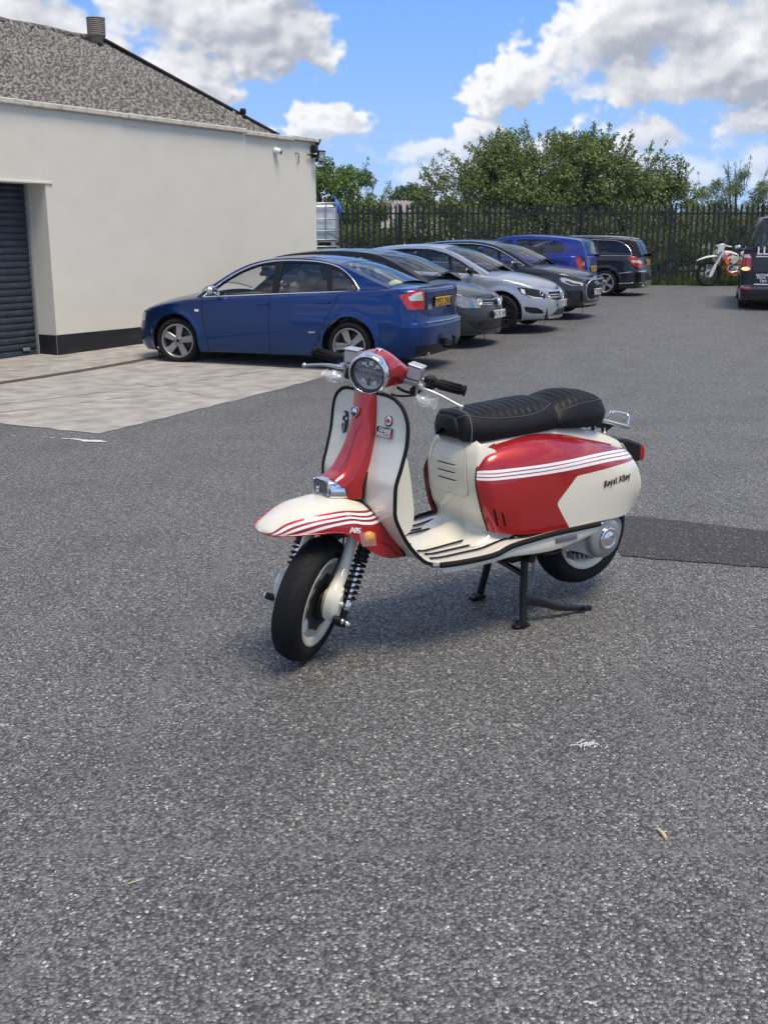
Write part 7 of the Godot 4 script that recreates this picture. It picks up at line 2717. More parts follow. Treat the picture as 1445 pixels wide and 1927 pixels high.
func silver_hatch() -> void:
	var sp := hatch_base()
	sp.merge({
		"outline": [-2.08, 0, -2.07, 0.35, -2.02, 0.6, -1.88, 0.78, -1.6, 0.86, -1.0, 0.885, 0.0, 0.89, 1.0, 0.89, 1.45, 0.88, 1.76, 0.82, 1.97, 0.69, 2.10, 0.48, 2.18, 0.22, 2.20, 0],
		"top": [-2.08, 1.05, -1.2, 1.03, 0.0, 0.98, 0.8, 0.955, 1.2, 0.91, 1.6, 0.845, 1.9, 0.765, 2.1, 0.71, 2.20, 0.685],
		"spine": [-2.05, 1.06, 0.8, 1.0, 1.2, 0.975, 1.6, 0.91, 1.95, 0.82, 2.14, 0.735],
		"rail": [1.08, 0.935, 0.86, 1.06, 0.55, 1.22, 0.28, 1.335, 0.0, 1.395, -0.35, 1.41, -0.85, 1.39, -1.35, 1.325, -1.65, 1.27, -1.8, 1.21, -1.98, 1.05],
		"zb": 0.80, "belt": 0.96, "wheels": [1.35, -1.35], "wheel": {"r": 0.315, "rim": 0.232, "w": 0.22, "n": 5, "twin": 2, "gap": 0.07, "w0": 0.012, "w1": 0.018, "z": 0.785, "mat": M.alloy_dark},
		"paint": flake(0.36, 0.40, 0.45, 0.5), "xf": 1.74, "xr": -1.75, "cowl": 1.02,
		"doors": [[-0.84, 0.0, -0.86, 0.4, -1.05, 0.75, -1.1, 1.6], [-0.10, 0.0, -0.12, 1.6], [0.93, 0.0, 0.96, 1.6]],
		"windows": [[0.86, 0.985, 0.56, 1.14, 0.28, 1.265, 0.0, 1.33, -0.10, 1.34, -0.12, 1.0], [-0.18, 1.0, -0.18, 1.345, -0.5, 1.345, -0.85, 1.32, -1.2, 1.26, -1.35, 1.13, -1.30, 1.06]],
		"upper": [1.08, 0.92, 0.86, 1.06, 0.55, 1.22, 0.28, 1.335, 0.0, 1.395, -0.35, 1.41, -0.85, 1.39, -1.35, 1.325, -1.65, 1.27, -1.8, 1.21, -1.98, 1.05, -1.98, 1.0, -1.35, 1.05, -1.4, 1.13, -1.22, 1.285, -0.85, 1.345, -0.5, 1.37, -0.1, 1.365, 0.02, 1.355, 0.29, 1.29, 0.57, 1.165, 0.86, 1.005, 0.98, 0.92],
		"mirror": [0.80, 0.975], "mirror_mat": M.black,
		"front": [["grille", "grille", [-0.44, 0.545, -0.50, 0.66, 0.50, 0.66, 0.44, 0.545, 0.30, 0.51, -0.30, 0.51], -0.03, true, false], ["grille_bar", "silver", [-0.46, 0.606, -0.46, 0.622, -0.09, 0.622, -0.09, 0.606], -0.008, false, true, 0.012], ["grille_bar", "silver", [-0.44, 0.562, -0.45, 0.578, -0.09, 0.578, -0.09, 0.562], -0.008, false, true, 0.012],
			["headlamp", "grille", [0.60, 0.545, 0.57, 0.625, 0.74, 0.70, 1.05, 0.745, 1.13, 0.735, 1.06, 0.645, 0.90, 0.575], -0.004, true, true], ["lamp_strip", "led", [0.98, 0.625, 1.0, 0.705, 1.07, 0.725, 1.05, 0.655, 0.86, 0.572, 0.66, 0.552, 0.66, 0.565, 0.85, 0.588], 0.002, false, true],
			["corner_intake", "grille", [0.62, 0.30, 0.66, 0.36, 0.78, 0.405, 1.0, 0.425, 0.97, 0.34, 0.85, 0.305], -0.03, true, true], ["lower_intake", "grille", [-0.42, 0.26, -0.22, 0.365, 0.22, 0.365, 0.42, 0.26], -0.03, true, false],
			["lip_spoiler", "silver", [-0.62, 0.215, -0.62, 0.232, 0.62, 0.232, 0.62, 0.215], 0.014, false, false, 0.02], ["under_lip", "black", [-1.0, 0.185, -1.0, 0.205, 1.0, 0.205, 1.0, 0.185], 0.006, false, false]],
		"rear": [["tail_lamp", "red", [0.55, 0.75, 0.55, 0.9, 0.95, 0.95, 0.95, 0.8], 0.002, true, true]],
		"plate": ["front", 0.455, "CU15 UJR", M.plate_w, true]})
	var c := car("hatchback_car", "silver hatchback with black door mirrors and a star-badged grille, nose out", "cars parked in a row", V(1.09, -0.085, -19.75), -23.5, 1.0, sp)
	var s := Shape.new()
	s.lathe(p2([0.088, -0.012, 0.095, 0.0, 0.088, 0.012, 0.081, 0.0, 0.088, -0.012]), axis(V(2.185, 0.60, 0), V(1, 0.1, 0)), 32)
	for k in 3:
		var a := PI / 2 + TAU * k / 3
		s.tube(PackedVector3Array([V(2.19, 0.60, 0), V(2.19, 0.60 + 0.085 * sin(a), 0.085 * cos(a))]), PackedFloat32Array([0.016, 0.004]), 6)
	put("star_emblem", s, M.chrome, c)
	_headlamp_eyes(c, 1.0, [[1.99, 0.635, 0.62, 0.045], [2.08, 0.60, 0.50, 0.035]], M.lamp_glass)

func grey_hatch() -> void:
	var sp := hatch_base()
	sp.merge({
		"outline": [-2.17, 0, -2.16, 0.35, -2.10, 0.62, -1.95, 0.80, -1.6, 0.88, -1.0, 0.90, 0.0, 0.908, 1.0, 0.908, 1.45, 0.90, 1.76, 0.85, 1.95, 0.75, 2.07, 0.58, 2.14, 0.30, 2.165, 0],
		"top": [-2.17, 1.06, -1.2, 1.03, 0.0, 0.985, 0.8, 0.96, 1.2, 0.92, 1.6, 0.865, 1.9, 0.80, 2.08, 0.76, 2.165, 0.74],
		"spine": [-2.1, 1.07, 0.8, 1.0, 1.2, 0.975, 1.6, 0.92, 1.9, 0.85, 2.11, 0.77],
		"rail": [1.08, 0.94, 0.84, 1.075, 0.55, 1.225, 0.28, 1.335, 0.0, 1.40, -0.35, 1.425, -0.85, 1.41, -1.35, 1.36, -1.7, 1.29, -1.85, 1.22, -2.02, 1.06],
		"zb": 0.82, "belt": 0.97, "wheels": [1.318, -1.318], "wheel": {"r": 0.32, "rim": 0.235, "w": 0.22, "n": 5, "twin": 2, "gap": 0.07, "w0": 0.012, "w1": 0.018, "z": 0.80, "mat": M.alloy_bright},
		"paint": flake(0.030, 0.033, 0.038), "xf": 1.76, "xr": -1.8, "cowl": 1.02,
		"doors": [[-0.84, 0.0, -0.86, 0.4, -1.05, 0.75, -1.1, 1.6], [-0.10, 0.0, -0.12, 1.6], [0.92, 0.0, 0.95, 1.6]],
		"windows": [[0.84, 0.995, 0.55, 1.15, 0.28, 1.27, 0.0, 1.335, -0.10, 1.35, -0.12, 1.01], [-0.18, 1.01, -0.18, 1.355, -0.5, 1.36, -0.85, 1.345, -1.3, 1.28, -1.42, 1.16, -1.4, 1.06]],
		"trim": [[0.92, 0.965, 0.84, 1.01, 0.55, 1.168, 0.28, 1.29, 0.0, 1.355, -0.35, 1.382, -0.85, 1.367, -1.32, 1.30, -1.46, 1.17, -1.44, 1.05, -0.5, 1.005, 0.3, 0.985, 0.92, 0.965]],
		"mirror": [0.76, 0.98], "mirror_mat": flake(0.05, 0.055, 0.065),
		"front": [["grille", "grille", [-0.47, 0.345, -0.56, 0.56, -0.46, 0.70, 0.46, 0.70, 0.56, 0.56, 0.47, 0.345], -0.03, true, false], ["headlamp", "clear", [0.62, 0.605, 0.62, 0.655, 0.86, 0.70, 1.06, 0.76, 1.14, 0.75, 1.10, 0.68, 0.92, 0.61], -0.003, true, true], ["lamp_mask", "grille", [0.70, 0.612, 0.70, 0.632, 0.86, 0.65, 1.0, 0.70, 1.03, 0.685, 0.92, 0.63], 0.003, false, true],
			["corner_intake", "grille", [0.64, 0.30, 0.66, 0.50, 0.80, 0.515, 1.0, 0.50, 0.92, 0.34, 0.80, 0.29], -0.03, true, true], ["lip_spoiler", "silver", [-0.56, 0.235, -0.60, 0.262, 0.60, 0.262, 0.56, 0.235], 0.012, false, false, 0.02], ["under_lip", "black", [-1.0, 0.185, -1.0, 0.21, 1.0, 0.21, 1.0, 0.185], 0.006, false, false]],
		"rear": [["tail_lamp", "red", [0.55, 0.80, 0.55, 0.92, 0.95, 0.95, 0.95, 0.82], 0.002, true, true]],
		"plate": ["front", 0.47, "CE70 KVM", M.plate_w]})
	var c := car("hatchback_car", "dark metallic grey hatchback with large hexagonal grille, behind the silver hatchback", "cars parked in a row", V(2.239, -0.025, -22.289), -25.2, 1.0, sp)
	var s := Shape.new()
	for sd in [1.0, -1.0]:
		var l := smooth3([2.15, 0.70, 0.02 * sd, 2.15, 0.70, 0.45 * sd, 2.08, 0.56, 0.55 * sd, 2.10, 0.345, 0.46 * sd, 2.16, 0.335, 0.02 * sd], 4)
		s.tube(l, 0.014, 7)
	put("grille_frame", s, M.silver, c)
	s = Shape.new()
	for k in 4:
		s.lathe(p2([0.038, -0.005, 0.043, 0.0, 0.038, 0.005, 0.033, 0.0, 0.038, -0.005]), axis(V(2.155, 0.635, -0.09 + 0.06 * k), V(1, 0.1, 0)), 20)
	put("four_ring_emblem", s, M.chrome, c)
	s = Shape.new()
	for row in 9:
		for k in 15:
			var z := -0.49 + k * 0.07 + (0.035 if row % 2 else 0.0)
			var y := 0.37 + row * 0.037
			if absf(z) < 0.5 and absf(y - 0.47) > 0.07 or absf(z) > 0.28 and absf(z) < 0.5:
				s.tube(PackedVector3Array([V(2.125 - 0.10 * z * z, y, z - 0.02), V(2.128 - 0.10 * z * z, y + 0.012, z), V(2.125 - 0.10 * z * z, y, z + 0.02)]), 0.0035, 4, false)
	var hm := put("grille_mesh", s, M.grille, c)
	hm.set_meta("kind", "stuff")

func small_blue() -> void:
	var sp := {
		"outline": [-1.785, 0, -1.78, 0.32, -1.74, 0.52, -1.66, 0.66, -1.5, 0.745, -1.2, 0.785, 0.0, 0.797, 1.0, 0.795, 1.3, 0.77, 1.55, 0.68, 1.7, 0.48, 1.77, 0.22, 1.78, 0],
		"top": [-1.785, 1.08, -1.2, 1.08, -0.5, 1.03, 0.4, 0.99, 1.0, 0.96, 1.3, 0.90, 1.6, 0.82, 1.78, 0.76],
		"ps": [0.15, 0.06, 0.25, 0.02, 0.4, 0.0, 0.6, 0.0, 0.75, 0.012, 0.9, 0.02, 1.1, 0.04],
		"pf": [0.15, 0.1, 0.3, 0.0, 0.5, 0.0, 0.8, 0.08], "pr": [0.15, 0.10, 0.28, 0.02, 0.4, 0.0, 0.58, 0.0, 0.64, 0.03, 0.8, 0.05, 1.1, 0.085],
		"spine": [-1.75, 1.09, 1.0, 1.02, 1.4, 0.93, 1.72, 0.82],
		"rail": [1.16, 0.96, 0.95, 1.12, 0.70, 1.29, 0.48, 1.405, 0.22, 1.465, -0.2, 1.50, -0.7, 1.495, -1.2, 1.455, -1.5, 1.41, -1.60, 1.35, -1.72, 1.07],
		"bow": [0, 0.13, 2, 0.1, 3.4, 0.05, 5, 0.04, 8, 0.04, 10, 0.05], "ks": [0.0, 3.3, 8.5, 10.0], "zb": 0.735, "tum": 0.24, "belt": 1.0,
		"wheels": [1.19, -1.19], "wheel": {"r": 0.285, "rim": 0.19, "w": 0.175, "n": 5, "w0": 0.03, "w1": 0.04, "z": 0.70, "mat": M.alloy_bright},
		"paint": flake(0.006, 0.024, 0.24, 0.4), "frame_mat": flake(0.006, 0.024, 0.24, 0.4), "xf": 1.45, "xr": -1.45, "cowl": 1.08, "shelf": [-1.68, 1.1],
		"doors": [[-0.78, 0.0, -0.82, 0.4, -1.0, 0.75, -1.1, 1.05, -1.1, 1.6], [-0.12, 0.0, -0.12, 1.6], [0.88, 0.0, 0.90, 1.6]], "door_names": ["rear_wing", "rear_door", "front_door", "front_wing"],
		"handles": [[-0.80, 0.90, "rear_door"], [0.0, 0.88, "front_door"]], "handle_mat": flake(0.006, 0.024, 0.24, 0.4),
		"windows": [[0.94, 1.035, 0.68, 1.22, 0.47, 1.33, 0.22, 1.39, 0.02, 1.415, 0.02, 1.04], [-0.10, 1.045, -0.10, 1.425, -0.5, 1.43, -0.82, 1.415, -0.84, 1.09, -0.7, 1.07], [-0.87, 1.10, -0.85, 1.412, -1.05, 1.39, -1.18, 1.32, -1.22, 1.21, -1.16, 1.14]],
		"mirror": [0.84, 1.03],
		"front": [["headlamp", "lamp", [0.40, 0.62, 0.42, 0.75, 0.72, 0.85, 0.75, 0.7], 0.002, true, true], ["lower_intake", "grille", [-0.4, 0.28, -0.4, 0.45, 0.4, 0.45, 0.4, 0.28], -0.03, true, false]],
		"rear": [["tail_lamp", "red", [0.615, 0.70, 0.585, 0.80, 0.60, 0.98, 0.66, 1.065, 0.76, 1.07, 0.86, 0.98, 0.80, 0.84, 0.74, 0.70], 0.006, true, true, 0.012], ["reversing_lamp", "clear", [0.60, 0.85, 0.595, 0.93, 0.66, 0.94, 0.68, 0.87], 0.010, false, true], ["plate_recess", "dark", [-0.28, 0.72, -0.28, 0.84, 0.28, 0.84, 0.28, 0.72], -0.02, true, false], ["rear_valance", "black", [-0.6, 0.22, -0.6, 0.34, 0.6, 0.34, 0.6, 0.22], 0.004, false, false]],
		"plate": ["rear", 0.78, "EA59 DLV", M.plate_y], "seat_x": -0.1}
	car("small_car", "bright blue small five-door car nose in between the dark grey hatchback and black estate", "cars parked in a row", on_ground(3.22, -25.75), -25.0, -1.0, sp)

func black_estate() -> void:
	var pt := flake(0.005, 0.005, 0.0065, 0.3)
	var sp := {
		"outline": [-2.34, 0, -2.33, 0.36, -2.28, 0.62, -2.18, 0.78, -1.98, 0.86, -1.6, 0.88, 0.0, 0.885, 1.0, 0.885, 1.5, 0.87, 1.85, 0.80, 2.08, 0.62, 2.20, 0.32, 2.24, 0],
		"top": [-2.34, 0.99, -2.0, 0.995, -1.2, 0.98, 0.0, 0.95, 0.8, 0.93, 1.2, 0.90, 1.7, 0.82, 2.1, 0.72, 2.24, 0.68],
		"pf": [0.15, 0.1, 0.3, 0.0, 0.5, 0.0, 0.8, 0.08], "pr": [0.15, 0.12, 0.26, 0.03, 0.4, 0.0, 0.60, 0.0, 0.64, 0.035, 0.8, 0.055, 1.0, 0.09],
		"spine": [-2.28, 1.0, 0.8, 0.99, 1.3, 0.96, 1.8, 0.86, 2.15, 0.75],
		"rail": [1.06, 0.925, 0.84, 1.06, 0.55, 1.23, 0.28, 1.345, 0.0, 1.40, -0.4, 1.425, -1.0, 1.42, -1.6, 1.395, -1.98, 1.36, -2.08, 1.30, -2.25, 1.0],
		"bow": [0, 0.14, 2, 0.1, 3.4, 0.05, 5, 0.04, 8, 0.04, 10, 0.06], "ks": [0.0, 3.3, 8.3, 10.0], "zb": 0.79, "tum": 0.34, "belt": 0.96,
		"wheels": [1.38, -1.38], "wheel": {"r": 0.318, "rim": 0.232, "w": 0.22, "n": 5, "w0": 0.03, "w1": 0.036, "z": 0.78, "mat": mat(0.6, 0.6, 0.6, 0.3, 0.6)},
		"paint": pt, "xf": 1.85, "xr": -1.98, "cowl": 1.0, "shelf": [-2.2, 1.05], "glass": M.privacy,
		"doors": [[-0.86, 0.0, -0.9, 0.4, -1.05, 0.75, -1.12, 1.0, -1.12, 1.6], [-0.14, 0.0, -0.14, 1.6], [0.92, 0.0, 0.94, 1.6]], "door_names": ["rear_wing", "rear_door", "front_door", "front_wing"],
		"handles": [[-0.86, 0.86, "rear_door"], [0.0, 0.84, "front_door"]],
		"windows": [[0.86, 0.98, 0.55, 1.16, 0.28, 1.275, 0.0, 1.335, -0.10, 1.345, -0.10, 0.985], [-0.17, 0.99, -0.17, 1.352, -0.6, 1.36, -1.05, 1.355, -1.15, 1.01], [-1.22, 1.01, -1.12, 1.352, -1.6, 1.325, -1.85, 1.19, -1.95, 1.03]],
		"trim": [[0.92, 0.955, 0.55, 1.185, 0.28, 1.298, 0.0, 1.358, -0.6, 1.385, -1.1, 1.378, -1.6, 1.35, -1.88, 1.21, -2.0, 1.02, -1.96, 0.995], [-1.96, 0.995, -1.0, 0.985, 0.0, 0.965, 0.92, 0.945]], "mirror": [0.80, 0.98],
		"strakes": [[-2.05, 0.60, -1.75, 0.56, 0.012, "chrome"], [-2.1, 0.33, -1.75, 0.31, 0.010, "chrome"]],
		"front": [["headlamp", "lamp", [0.45, 0.60, 0.45, 0.70, 0.95, 0.75, 0.95, 0.62], 0.002, true, true]],
		"rear": [["tail_lamp", "red", [0.60, 0.70, 0.58, 0.86, 0.72, 0.935, 0.98, 0.965, 1.10, 0.93, 0.98, 0.82, 0.82, 0.70], 0.004, true, true], ["reversing_lamp", "clear", [0.62, 0.80, 0.62, 0.855, 0.80, 0.89, 1.0, 0.88, 0.95, 0.83], 0.008, false, true], ["bumper_strip", "chrome", [-0.8, 0.60, -0.8, 0.618, 0.8, 0.618, 0.8, 0.60], 0.006, false, false], ["bumper_strip", "chrome", [-0.75, 0.32, -0.75, 0.336, 0.75, 0.336, 0.75, 0.32], 0.006, false, false]],
		"plate": ["rear", 0.82, "KV59 LXN", M.plate_y], "spin": 0.6}
	var c := car("estate_car", "black estate car with chrome roof rails and dark windows parked nearest the fence", "cars parked in a row", on_ground(4.68, -28.95), -24.0, -1.0, sp)
	for sd in [1.0, -1.0]:
		var s := Shape.new()
		s.tube(smooth3([-0.05, 1.395, 0.60 * sd, 0.15, 1.45, 0.595 * sd, 0.9, 1.468, 0.59 * sd, 1.6, 1.44, 0.60 * sd, 1.92, 1.385, 0.61 * sd], 4), 0.018, 8)
		put("roof_rail", s, M.silver, c)
	put("exhaust_tip", _bar(V(2.25, 0.24, 0.45), V(0.12, 0.06, 0.12), 0.02), M.silver, c)

func make_van() -> void:
	var pt := flake(0.006, 0.0065, 0.010, 0.25)
	var sp := {"category": "van",
		"outline": [-2.45, 0, -2.448, 0.5, -2.44, 0.76, -2.40, 0.89, -2.28, 0.945, -1.8, 0.955, 0.0, 0.955, 1.4, 0.95, 1.9, 0.90, 2.25, 0.72, 2.42, 0.4, 2.46, 0],
		"top": [-2.45, 1.34, 0.0, 1.30, 1.3, 1.16, 1.7, 1.04, 2.2, 0.90, 2.46, 0.82],
		"ps": [0.15, 0.04, 0.3, 0.01, 0.5, 0.0, 0.8, 0.0, 1.0, 0.01, 1.2, 0.03], "pf": [0.15, 0.08, 0.3, 0.0, 0.6, 0.0, 1.0, 0.1],
		"pr": [0.15, 0.08, 0.30, 0.0, 0.47, -0.02, 0.50, -0.015, 0.53, 0.03, 0.9, 0.035, 1.2, 0.05],
		"spine": [-2.4, 1.13, 1.3, 1.12, 1.9, 1.0, 2.4, 0.86],
		"rail": [1.75, 1.03, 1.45, 1.35, 1.20, 1.65, 1.02, 1.83, 0.75, 1.93, 0.2, 1.965, -0.8, 1.97, -1.6, 1.965, -2.18, 1.94, -2.30, 1.88, -2.42, 1.33],
		"bow": [0, 0.16, 2, 0.1, 4, 0.05, 8, 0.04, 10, 0.03], "ks": [0.0, 3.4, 8.6, 10.0], "zb": 0.90, "tum": 0.10, "belt": 1.1, "R": 0.03,
		"wheels": [1.5, -1.5], "wheel": {"r": 0.335, "rim": 0.21, "w": 0.225, "n": 5, "w0": 0.03, "w1": 0.04, "z": 0.83, "mat": M.alloy_bright},
		"paint": pt, "frame_mat": pt, "xf": 1.9, "xr": -2.25, "cowl": 1.6, "shelf": [-2.38, 1.7], "sill": 0.24,
		"doors": [[-0.6, 0.0, -0.6, 1.6], [0.6, 0.0, 0.6, 1.6], [1.5, 0.0, 1.5, 1.6]], "door_names": ["rear_wing", "side_panel", "front_door", "front_wing"],
		"windows": [[1.40, 1.22, 1.18, 1.45, 1.02, 1.66, 0.7, 1.72, 0.68, 1.30], [0.5, 1.36, 0.5, 1.72, -0.5, 1.74, -0.5, 1.37], [-0.7, 1.37, -0.7, 1.74, -2.0, 1.72, -2.05, 1.37]],
		"mirror": [1.25, 1.27],
		"front": [["headlamp", "lamp", [0.5, 0.78, 0.5, 0.92, 0.95, 0.98, 0.95, 0.82], 0.002, true, true]],
		"rear": [["tail_lamp", "red", [0.765, 0.85, 0.765, 1.12, 0.82, 1.20, 1.0, 1.20, 1.0, 0.85], 0.006, true, true, 0.012], ["reversing_lamp", "clear", [0.775, 1.12, 0.82, 1.19, 0.98, 1.19, 0.98, 1.12], 0.010, false, true], ["bumper_reflector", "red", [0.72, 0.47, 0.72, 0.50, 0.98, 0.50, 0.98, 0.47], 0.005, false, true], ["bumper_lamp", M.silver, [0.74, 0.505, 0.74, 0.55, 0.95, 0.55, 0.95, 0.505], 0.005, false, true]],
		"seat_x": 0.75}
	var tail := V(8.5, 0, -22.9)
	var a := deg_to_rad(73.0)
	var at := V(tail.x + 2.45 * cos(a), -0.065, tail.z - 2.45 * sin(a))
	var c := car("panel_van", "black van with white sign writing on its tailgate, cut off by the right edge", "", at, 73.0, 1.0, sp)
	# lettering and lines on the tailgate, the lit lamp and the mudflaps; the tailgate faces -x
	var B := Basis(V(0, 0, 1), V(0, 1, 0), V(-1, 0, 0))
	var tx := func(words: String, z: float, y: float, h: float, m: Material, bold := true) -> void:
		var o := text("lettering", words, lettering(bold), h, 0.004, m, c, Transform3D(B, V(-2.428, y, z)))
		o.position.z += o.mesh.get_aabb().size.x / 2
	tx.call("LLAWNDY", -0.66, 1.265, 0.155, M.led)
	tx.call("MOTORCYCLES & SCOOTERS", -0.64, 0.765, 0.05, M.led)
	tx.call("SALES  SERVICE  REPAIRS", -0.62, 0.715, 0.045, M.led)
	tx.call("Tel: 01792 000", -0.56, 0.645, 0.06, M.led)
	for q in [[1.15, 0.022, M.led], [0.575, 0.022, M.led], [0.53, 0.016, M.led]]:
		var s := Shape.new()
		s.box(V(-2.424, q[0], 0.0), V(0.006, q[1], 1.34))
		put("white_line", s, q[2], c)
	put("yellow_line", _bar(V(-2.424, 1.20, -0.50), V(0.004, 0.025, 0.32)), mat(0.6, 0.3, 0.03, 0.5), c)
	var lit := mat(1.0, 0.75, 0.4, 0.4)
	lit.emission_enabled = true
	lit.emission = Color(1.0, 0.78, 0.42)
	lit.emission_energy_multiplier = 1.6
	for sd in [1.0, -1.0]:
		var s := Shape.new()
		s.ball(V(-2.43, 0.895, 0.865 * sd), V(0.022, 0.035, 0.085), 12)
		put("lit_signal_lamp", s, lit, c)
		s = Shape.new()
		s.box(V(-1.93, 0.27, 0.80 * sd), V(0.012, 0.30, 0.26), 0.003)
		put("mudflap", s, M.rubber, c)
	put("tailgate_emblem", _bar(V(-2.43, 1.03, 0.0), V(0.01, 0.12, 0.12), 0.02), M.chrome, c)

# ------------------------------------------------------------------ the off-road motorcycle by the fence: front towards -x
func make_dirt_bike() -> void:
	var at := Transform3D(Basis(Vector3.UP, deg_to_rad(6.0)), on_ground(9.74, -32.75))
	var t := thing("off_road_motorcycle", "white and orange off-road motorcycle leaning by the black fence beside the van", "motorcycle", at)
	var orange := mat(0.62, 0.13, 0.015, 0.4)
	var white := mat(0.62, 0.62, 0.61, 0.4)
	var blue := mat(0.02, 0.06, 0.35, 0.4)
	var za := axis(Vector3.ZERO, V(0, 0, 1))
	for q in [[0.0, 0.37, 0.30], [1.46, 0.35, 0.27]]:
		var w := Node3D.new()
		w.name = numbered("wheel", t)
		t.add_child(w)
		w.position = V(q[0], q[1], 0)
		var s := Shape.new()
		s.lathe(p2([q[2], -0.03, q[2] + 0.02, -0.045, q[1] - 0.015, -0.042, q[1], -0.02, q[1], 0.02, q[1] - 0.015, 0.042, q[2] + 0.02, 0.045, q[2], 0.03]), za, 36)
		for k in 40:
			var a := TAU * k / 40
			s.box(V(0, 0, 0), V(0.02, 0.03, 0.07), 0.0, Transform3D(Basis(V(0, 0, 1), a), V(cos(a), sin(a), 0) * (q[1] - 0.004)))
		put("tyre", s, M.tyre, w)
		s = Shape.new()
		s.lathe(p2([q[2], -0.028, q[2] - 0.015, -0.02, q[2] - 0.015, 0.02, q[2], 0.028]), za, 36)
		s.lathe(p2([0.0, -0.05, 0.045, -0.05, 0.03, 0.0, 0.045, 0.05, 0.0, 0.05]), za, 16)
		put("rim", s, M.black, w)
		s = Shape.new()
		for k in 18:
			var a := TAU * k / 18
			s.tube(PackedVector3Array([V(cos(a) * 0.04, sin(a) * 0.04, 0.03 if k % 2 else -0.03), V(cos(a + 0.2), sin(a + 0.2), 0) * (q[2] - 0.01)]), 0.003, 4)
		put("spokes", s, M.steel, w)
		s = Shape.new()
		s.lathe(p2([0.07, 0.05, 0.125, 0.05, 0.125, 0.054, 0.07, 0.054]), za, 24)
		put("brake_disc", s, M.steel, w)
	var s := Shape.new()
	for sd in [1.0, -1.0]:
		s = Shape.new()
		s.tube(pts([0.02, 0.36, 0.10 * sd, 0.20, 0.68, 0.10 * sd]), 0.03, 10)
		s.tube(pts([0.19, 0.66, 0.10 * sd, 0.40, 1.05, 0.10 * sd]), 0.036, 10)
		put("fork_leg", s, white if sd > 0 else M.steel, t)
		s = Shape.new()
		s.prism(smooth2([-0.03, 0.30, 0.06, 0.30, 0.16, 0.50, 0.20, 0.64, 0.13, 0.66, 0.04, 0.48], 3, true), 0.125 * sd - 0.008, 0.125 * sd + 0.008, Transform3D(), 0.003)
		put("fork_guard", s, white, t)
	s = Shape.new()
	var fr := []
	for q in [[-0.40, 0.74, 0.05, 0.0], [-0.30, 0.80, 0.075, 0.02], [-0.10, 0.87, 0.085, 0.03], [0.12, 0.90, 0.085, 0.03], [0.30, 0.89, 0.07, 0.02]]:
		fr.append(pts([q[0], q[1] - q[3], -q[2], q[0], q[1], -q[2] * 0.6, q[0], q[1] + 0.012, 0, q[0], q[1], q[2] * 0.6, q[0], q[1] - q[3], q[2]]))
	s.grid(fr)
	put("front_mudguard", s, white, t)
	s = Shape.new()
	s.prism(smooth2([0.20, 0.95, 0.27, 0.92, 0.37, 1.02, 0.44, 1.14, 0.40, 1.24, 0.30, 1.22, 0.22, 1.08], 3, true), -0.10, 0.10, Transform3D(), 0.025)
	var hd := put("headlamp_mask", s, white, t)
	s = Shape.new()
	s.ball(V(0.25, 1.09, 0.0), V(0.035, 0.06, 0.06), 12)
	put("headlamp", s, M.lamp_glass, hd)
	s = Shape.new()
	s.prism(p2([0.24, 0.96, 0.30, 0.94, 0.36, 1.0, 0.30, 1.02]), 0.101, 0.106)
	put("red_graphic", s, M.red_lens, hd)
	s = Shape.new()
	s.tube(smooth3([0.52, 1.16, 0.40, 0.46, 1.18, 0.28, 0.43, 1.13, 0.10, 0.43, 1.13, -0.10, 0.46, 1.18, -0.28, 0.52, 1.16, -0.40], 4), 0.014, 8)
	put("handlebar", s, M.black, t)
	s = Shape.new()
	for sd in [1.0, -1.0]:
		s.tube(smooth3([0.48, 1.15, 0.42 * sd, 0.36, 1.17, 0.40 * sd, 0.32, 1.19, 0.30 * sd, 0.38, 1.18, 0.20 * sd], 4), 0.022, 8)
	put("hand_guard", s, white, t)
	s = Shape.new()
	s.prism(smooth2([0.40, 0.92, 0.47, 0.90, 0.56, 0.66, 0.50, 0.62, 0.42, 0.74], 3, true), -0.155, 0.155, Transform3D(), 0.01)
	put("radiator_guard", s, orange, t)
	s = Shape.new()
	s.prism(smooth2([0.56, 0.42, 0.60, 0.34, 0.95, 0.30, 1.0, 0.36, 0.80, 0.40], 3, true), -0.13, 0.13, Transform3D(), 0.02)
	put("sump_guard", s, orange, t)
	s = Shape.new()
	s.prism(smooth2([0.42, 1.02, 0.62, 1.02, 0.86, 0.92, 0.80, 0.80, 0.60, 0.68, 0.48, 0.70, 0.36, 0.84], 3, true), -0.14, 0.14, Transform3D(), 0.04)
	var tk := put("tank_shroud", s, white, t)
	s = Shape.new()
	s.prism(p2([0.38, 0.85, 0.46, 0.84, 0.66, 0.92, 0.60, 0.97]), 0.141, 0.147)
	s.prism(p2([0.50, 0.74, 0.58, 0.72, 0.66, 0.80, 0.58, 0.82]), 0.141, 0.147)
	put("red_graphic", s, M.red_lens, tk)
	s = Shape.new()
	s.prism(p2([0.66, 0.94, 0.80, 0.92, 0.86, 0.88, 0.78, 0.87]), 0.141, 0.147)
	put("blue_graphic", s, blue, tk)
	s = Shape.new()
	s.prism(smooth2([0.62, 0.74, 0.72, 0.86, 0.84, 0.88, 0.86, 0.78, 0.76, 0.66, 0.66, 0.66], 3, true), -0.152, 0.152, Transform3D(), 0.01)
	put("fuel_tank", s, mat(0.42, 0.43, 0.33, 0.45), t)
	s = Shape.new()
	s.prism(smooth2([0.60, 1.03, 0.80, 0.96, 1.10, 0.95, 1.48, 1.00, 1.46, 0.95, 1.10, 0.88, 0.80, 0.88], 3, true), -0.09, 0.09, Transform3D(), 0.03)
	put("seat", s, M.black, t)
	s = Shape.new()
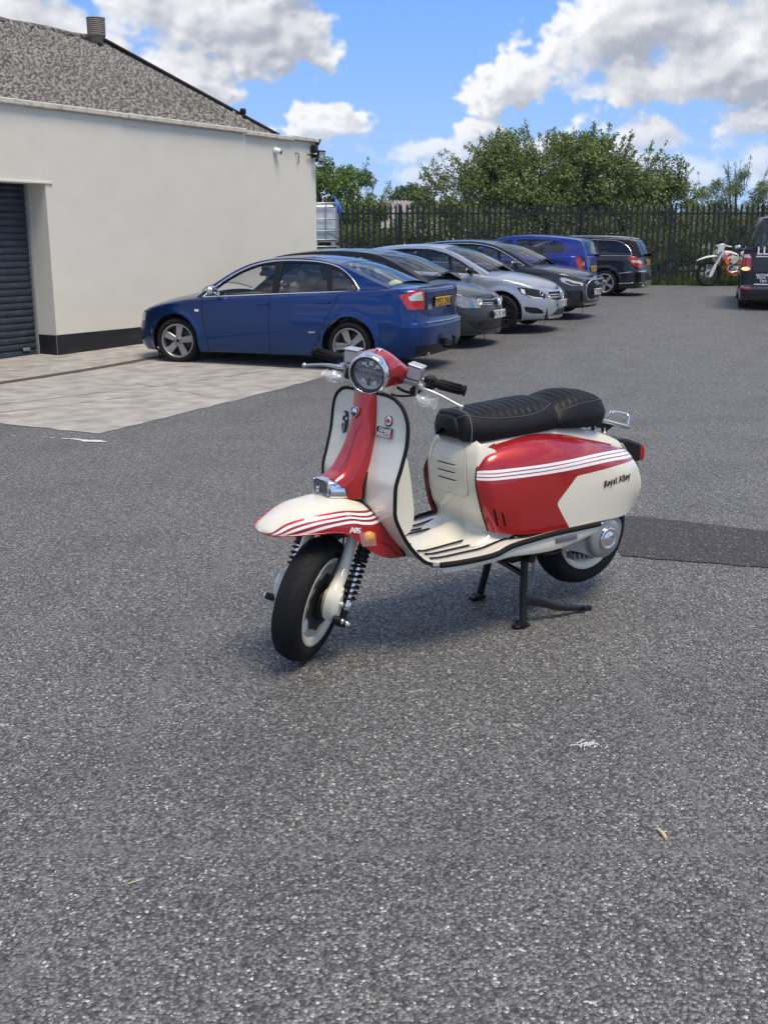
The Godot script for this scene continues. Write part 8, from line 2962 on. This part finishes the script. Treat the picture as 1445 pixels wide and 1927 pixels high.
	s.prism(smooth2([0.90, 0.86, 1.10, 0.90, 1.50, 0.96, 1.72, 0.98, 1.60, 0.92, 1.20, 0.78, 0.98, 0.72], 3, true), -0.10, 0.10, Transform3D(), 0.03)
	var rp := put("rear_panel", s, white, t)
	s = Shape.new()
	s.prism(p2([0.94, 0.84, 1.20, 0.88, 1.36, 0.90, 1.16, 0.82, 0.98, 0.78]), 0.101, 0.107)
	put("blue_graphic", s, blue, rp)
	s = Shape.new()
	s.tube(smooth3([0.42, 0.98, 0.04, 0.50, 0.62, 0.06, 0.58, 0.40, 0.10, 0.80, 0.32, 0.12, 1.0, 0.36, 0.12], 4), 0.024, 8)
	s.tube(smooth3([0.42, 0.98, -0.04, 0.50, 0.62, -0.06, 0.58, 0.40, -0.10, 0.80, 0.32, -0.12, 1.0, 0.36, -0.12], 4), 0.024, 8)
	s.tube(pts([0.80, 0.78, 0.10, 1.0, 0.40, 0.11]), 0.024, 8)
	s.tube(pts([0.58, 0.44, 0.12, 0.98, 0.34, 0.13]), 0.02, 8)
	put("frame", s, orange, t)
	s = Shape.new()
	s.box(V(0.78, 0.48, 0), V(0.30, 0.26, 0.22), 0.05)
	s.box(V(0.70, 0.66, 0), V(0.14, 0.2, 0.14), 0.03)
	s.lathe(p2([0.0, 0.0, 0.09, 0.0, 0.10, -0.03, 0.10, -0.06]), T(V(0.86, 0.46, 0.16)) * za, 20)
	put("engine", s, mat(0.30, 0.30, 0.31, 0.4, 0.6), t)
	s = Shape.new()
	s.prism(p2([0.96, 0.44, 1.0, 0.36, 1.48, 0.32, 1.48, 0.37]), 0.08, 0.12, Transform3D(), 0.008)
	s.prism(p2([0.96, 0.44, 1.0, 0.36, 1.48, 0.32, 1.48, 0.37]), -0.12, -0.08, Transform3D(), 0.008)
	put("swing_arm", s, M.alloy, t)
	s = Shape.new()
	s.tube(smooth3([0.62, 0.62, 0.08, 0.54, 0.50, 0.12, 0.66, 0.40, 0.15, 0.95, 0.50, 0.14, 1.10, 0.66, 0.15, 1.45, 0.82, 0.16], 5), PackedFloat32Array([0.02, 0.02, 0.02, 0.02, 0.02, 0.02, 0.02, 0.02, 0.02, 0.02, 0.02, 0.02, 0.02, 0.02, 0.022, 0.026, 0.03, 0.034, 0.038, 0.042, 0.045, 0.048, 0.05, 0.05, 0.05, 0.045]), 10)
	put("exhaust", s, M.steel, t)
	s = Shape.new()
	s.tube(pts([0.92, 0.36, 0.14, 0.99, 0.02, 0.30]), 0.012, 6)
	put("side_stand", s, M.black, t)

func _ready() -> void:
	make_view()
	make_materials()
	make_ground()
	make_building()
	make_fence()
	make_plants()
	make_tank()
	make_litter()
	make_scooter()
	make_cars()
	make_dirt_bike()
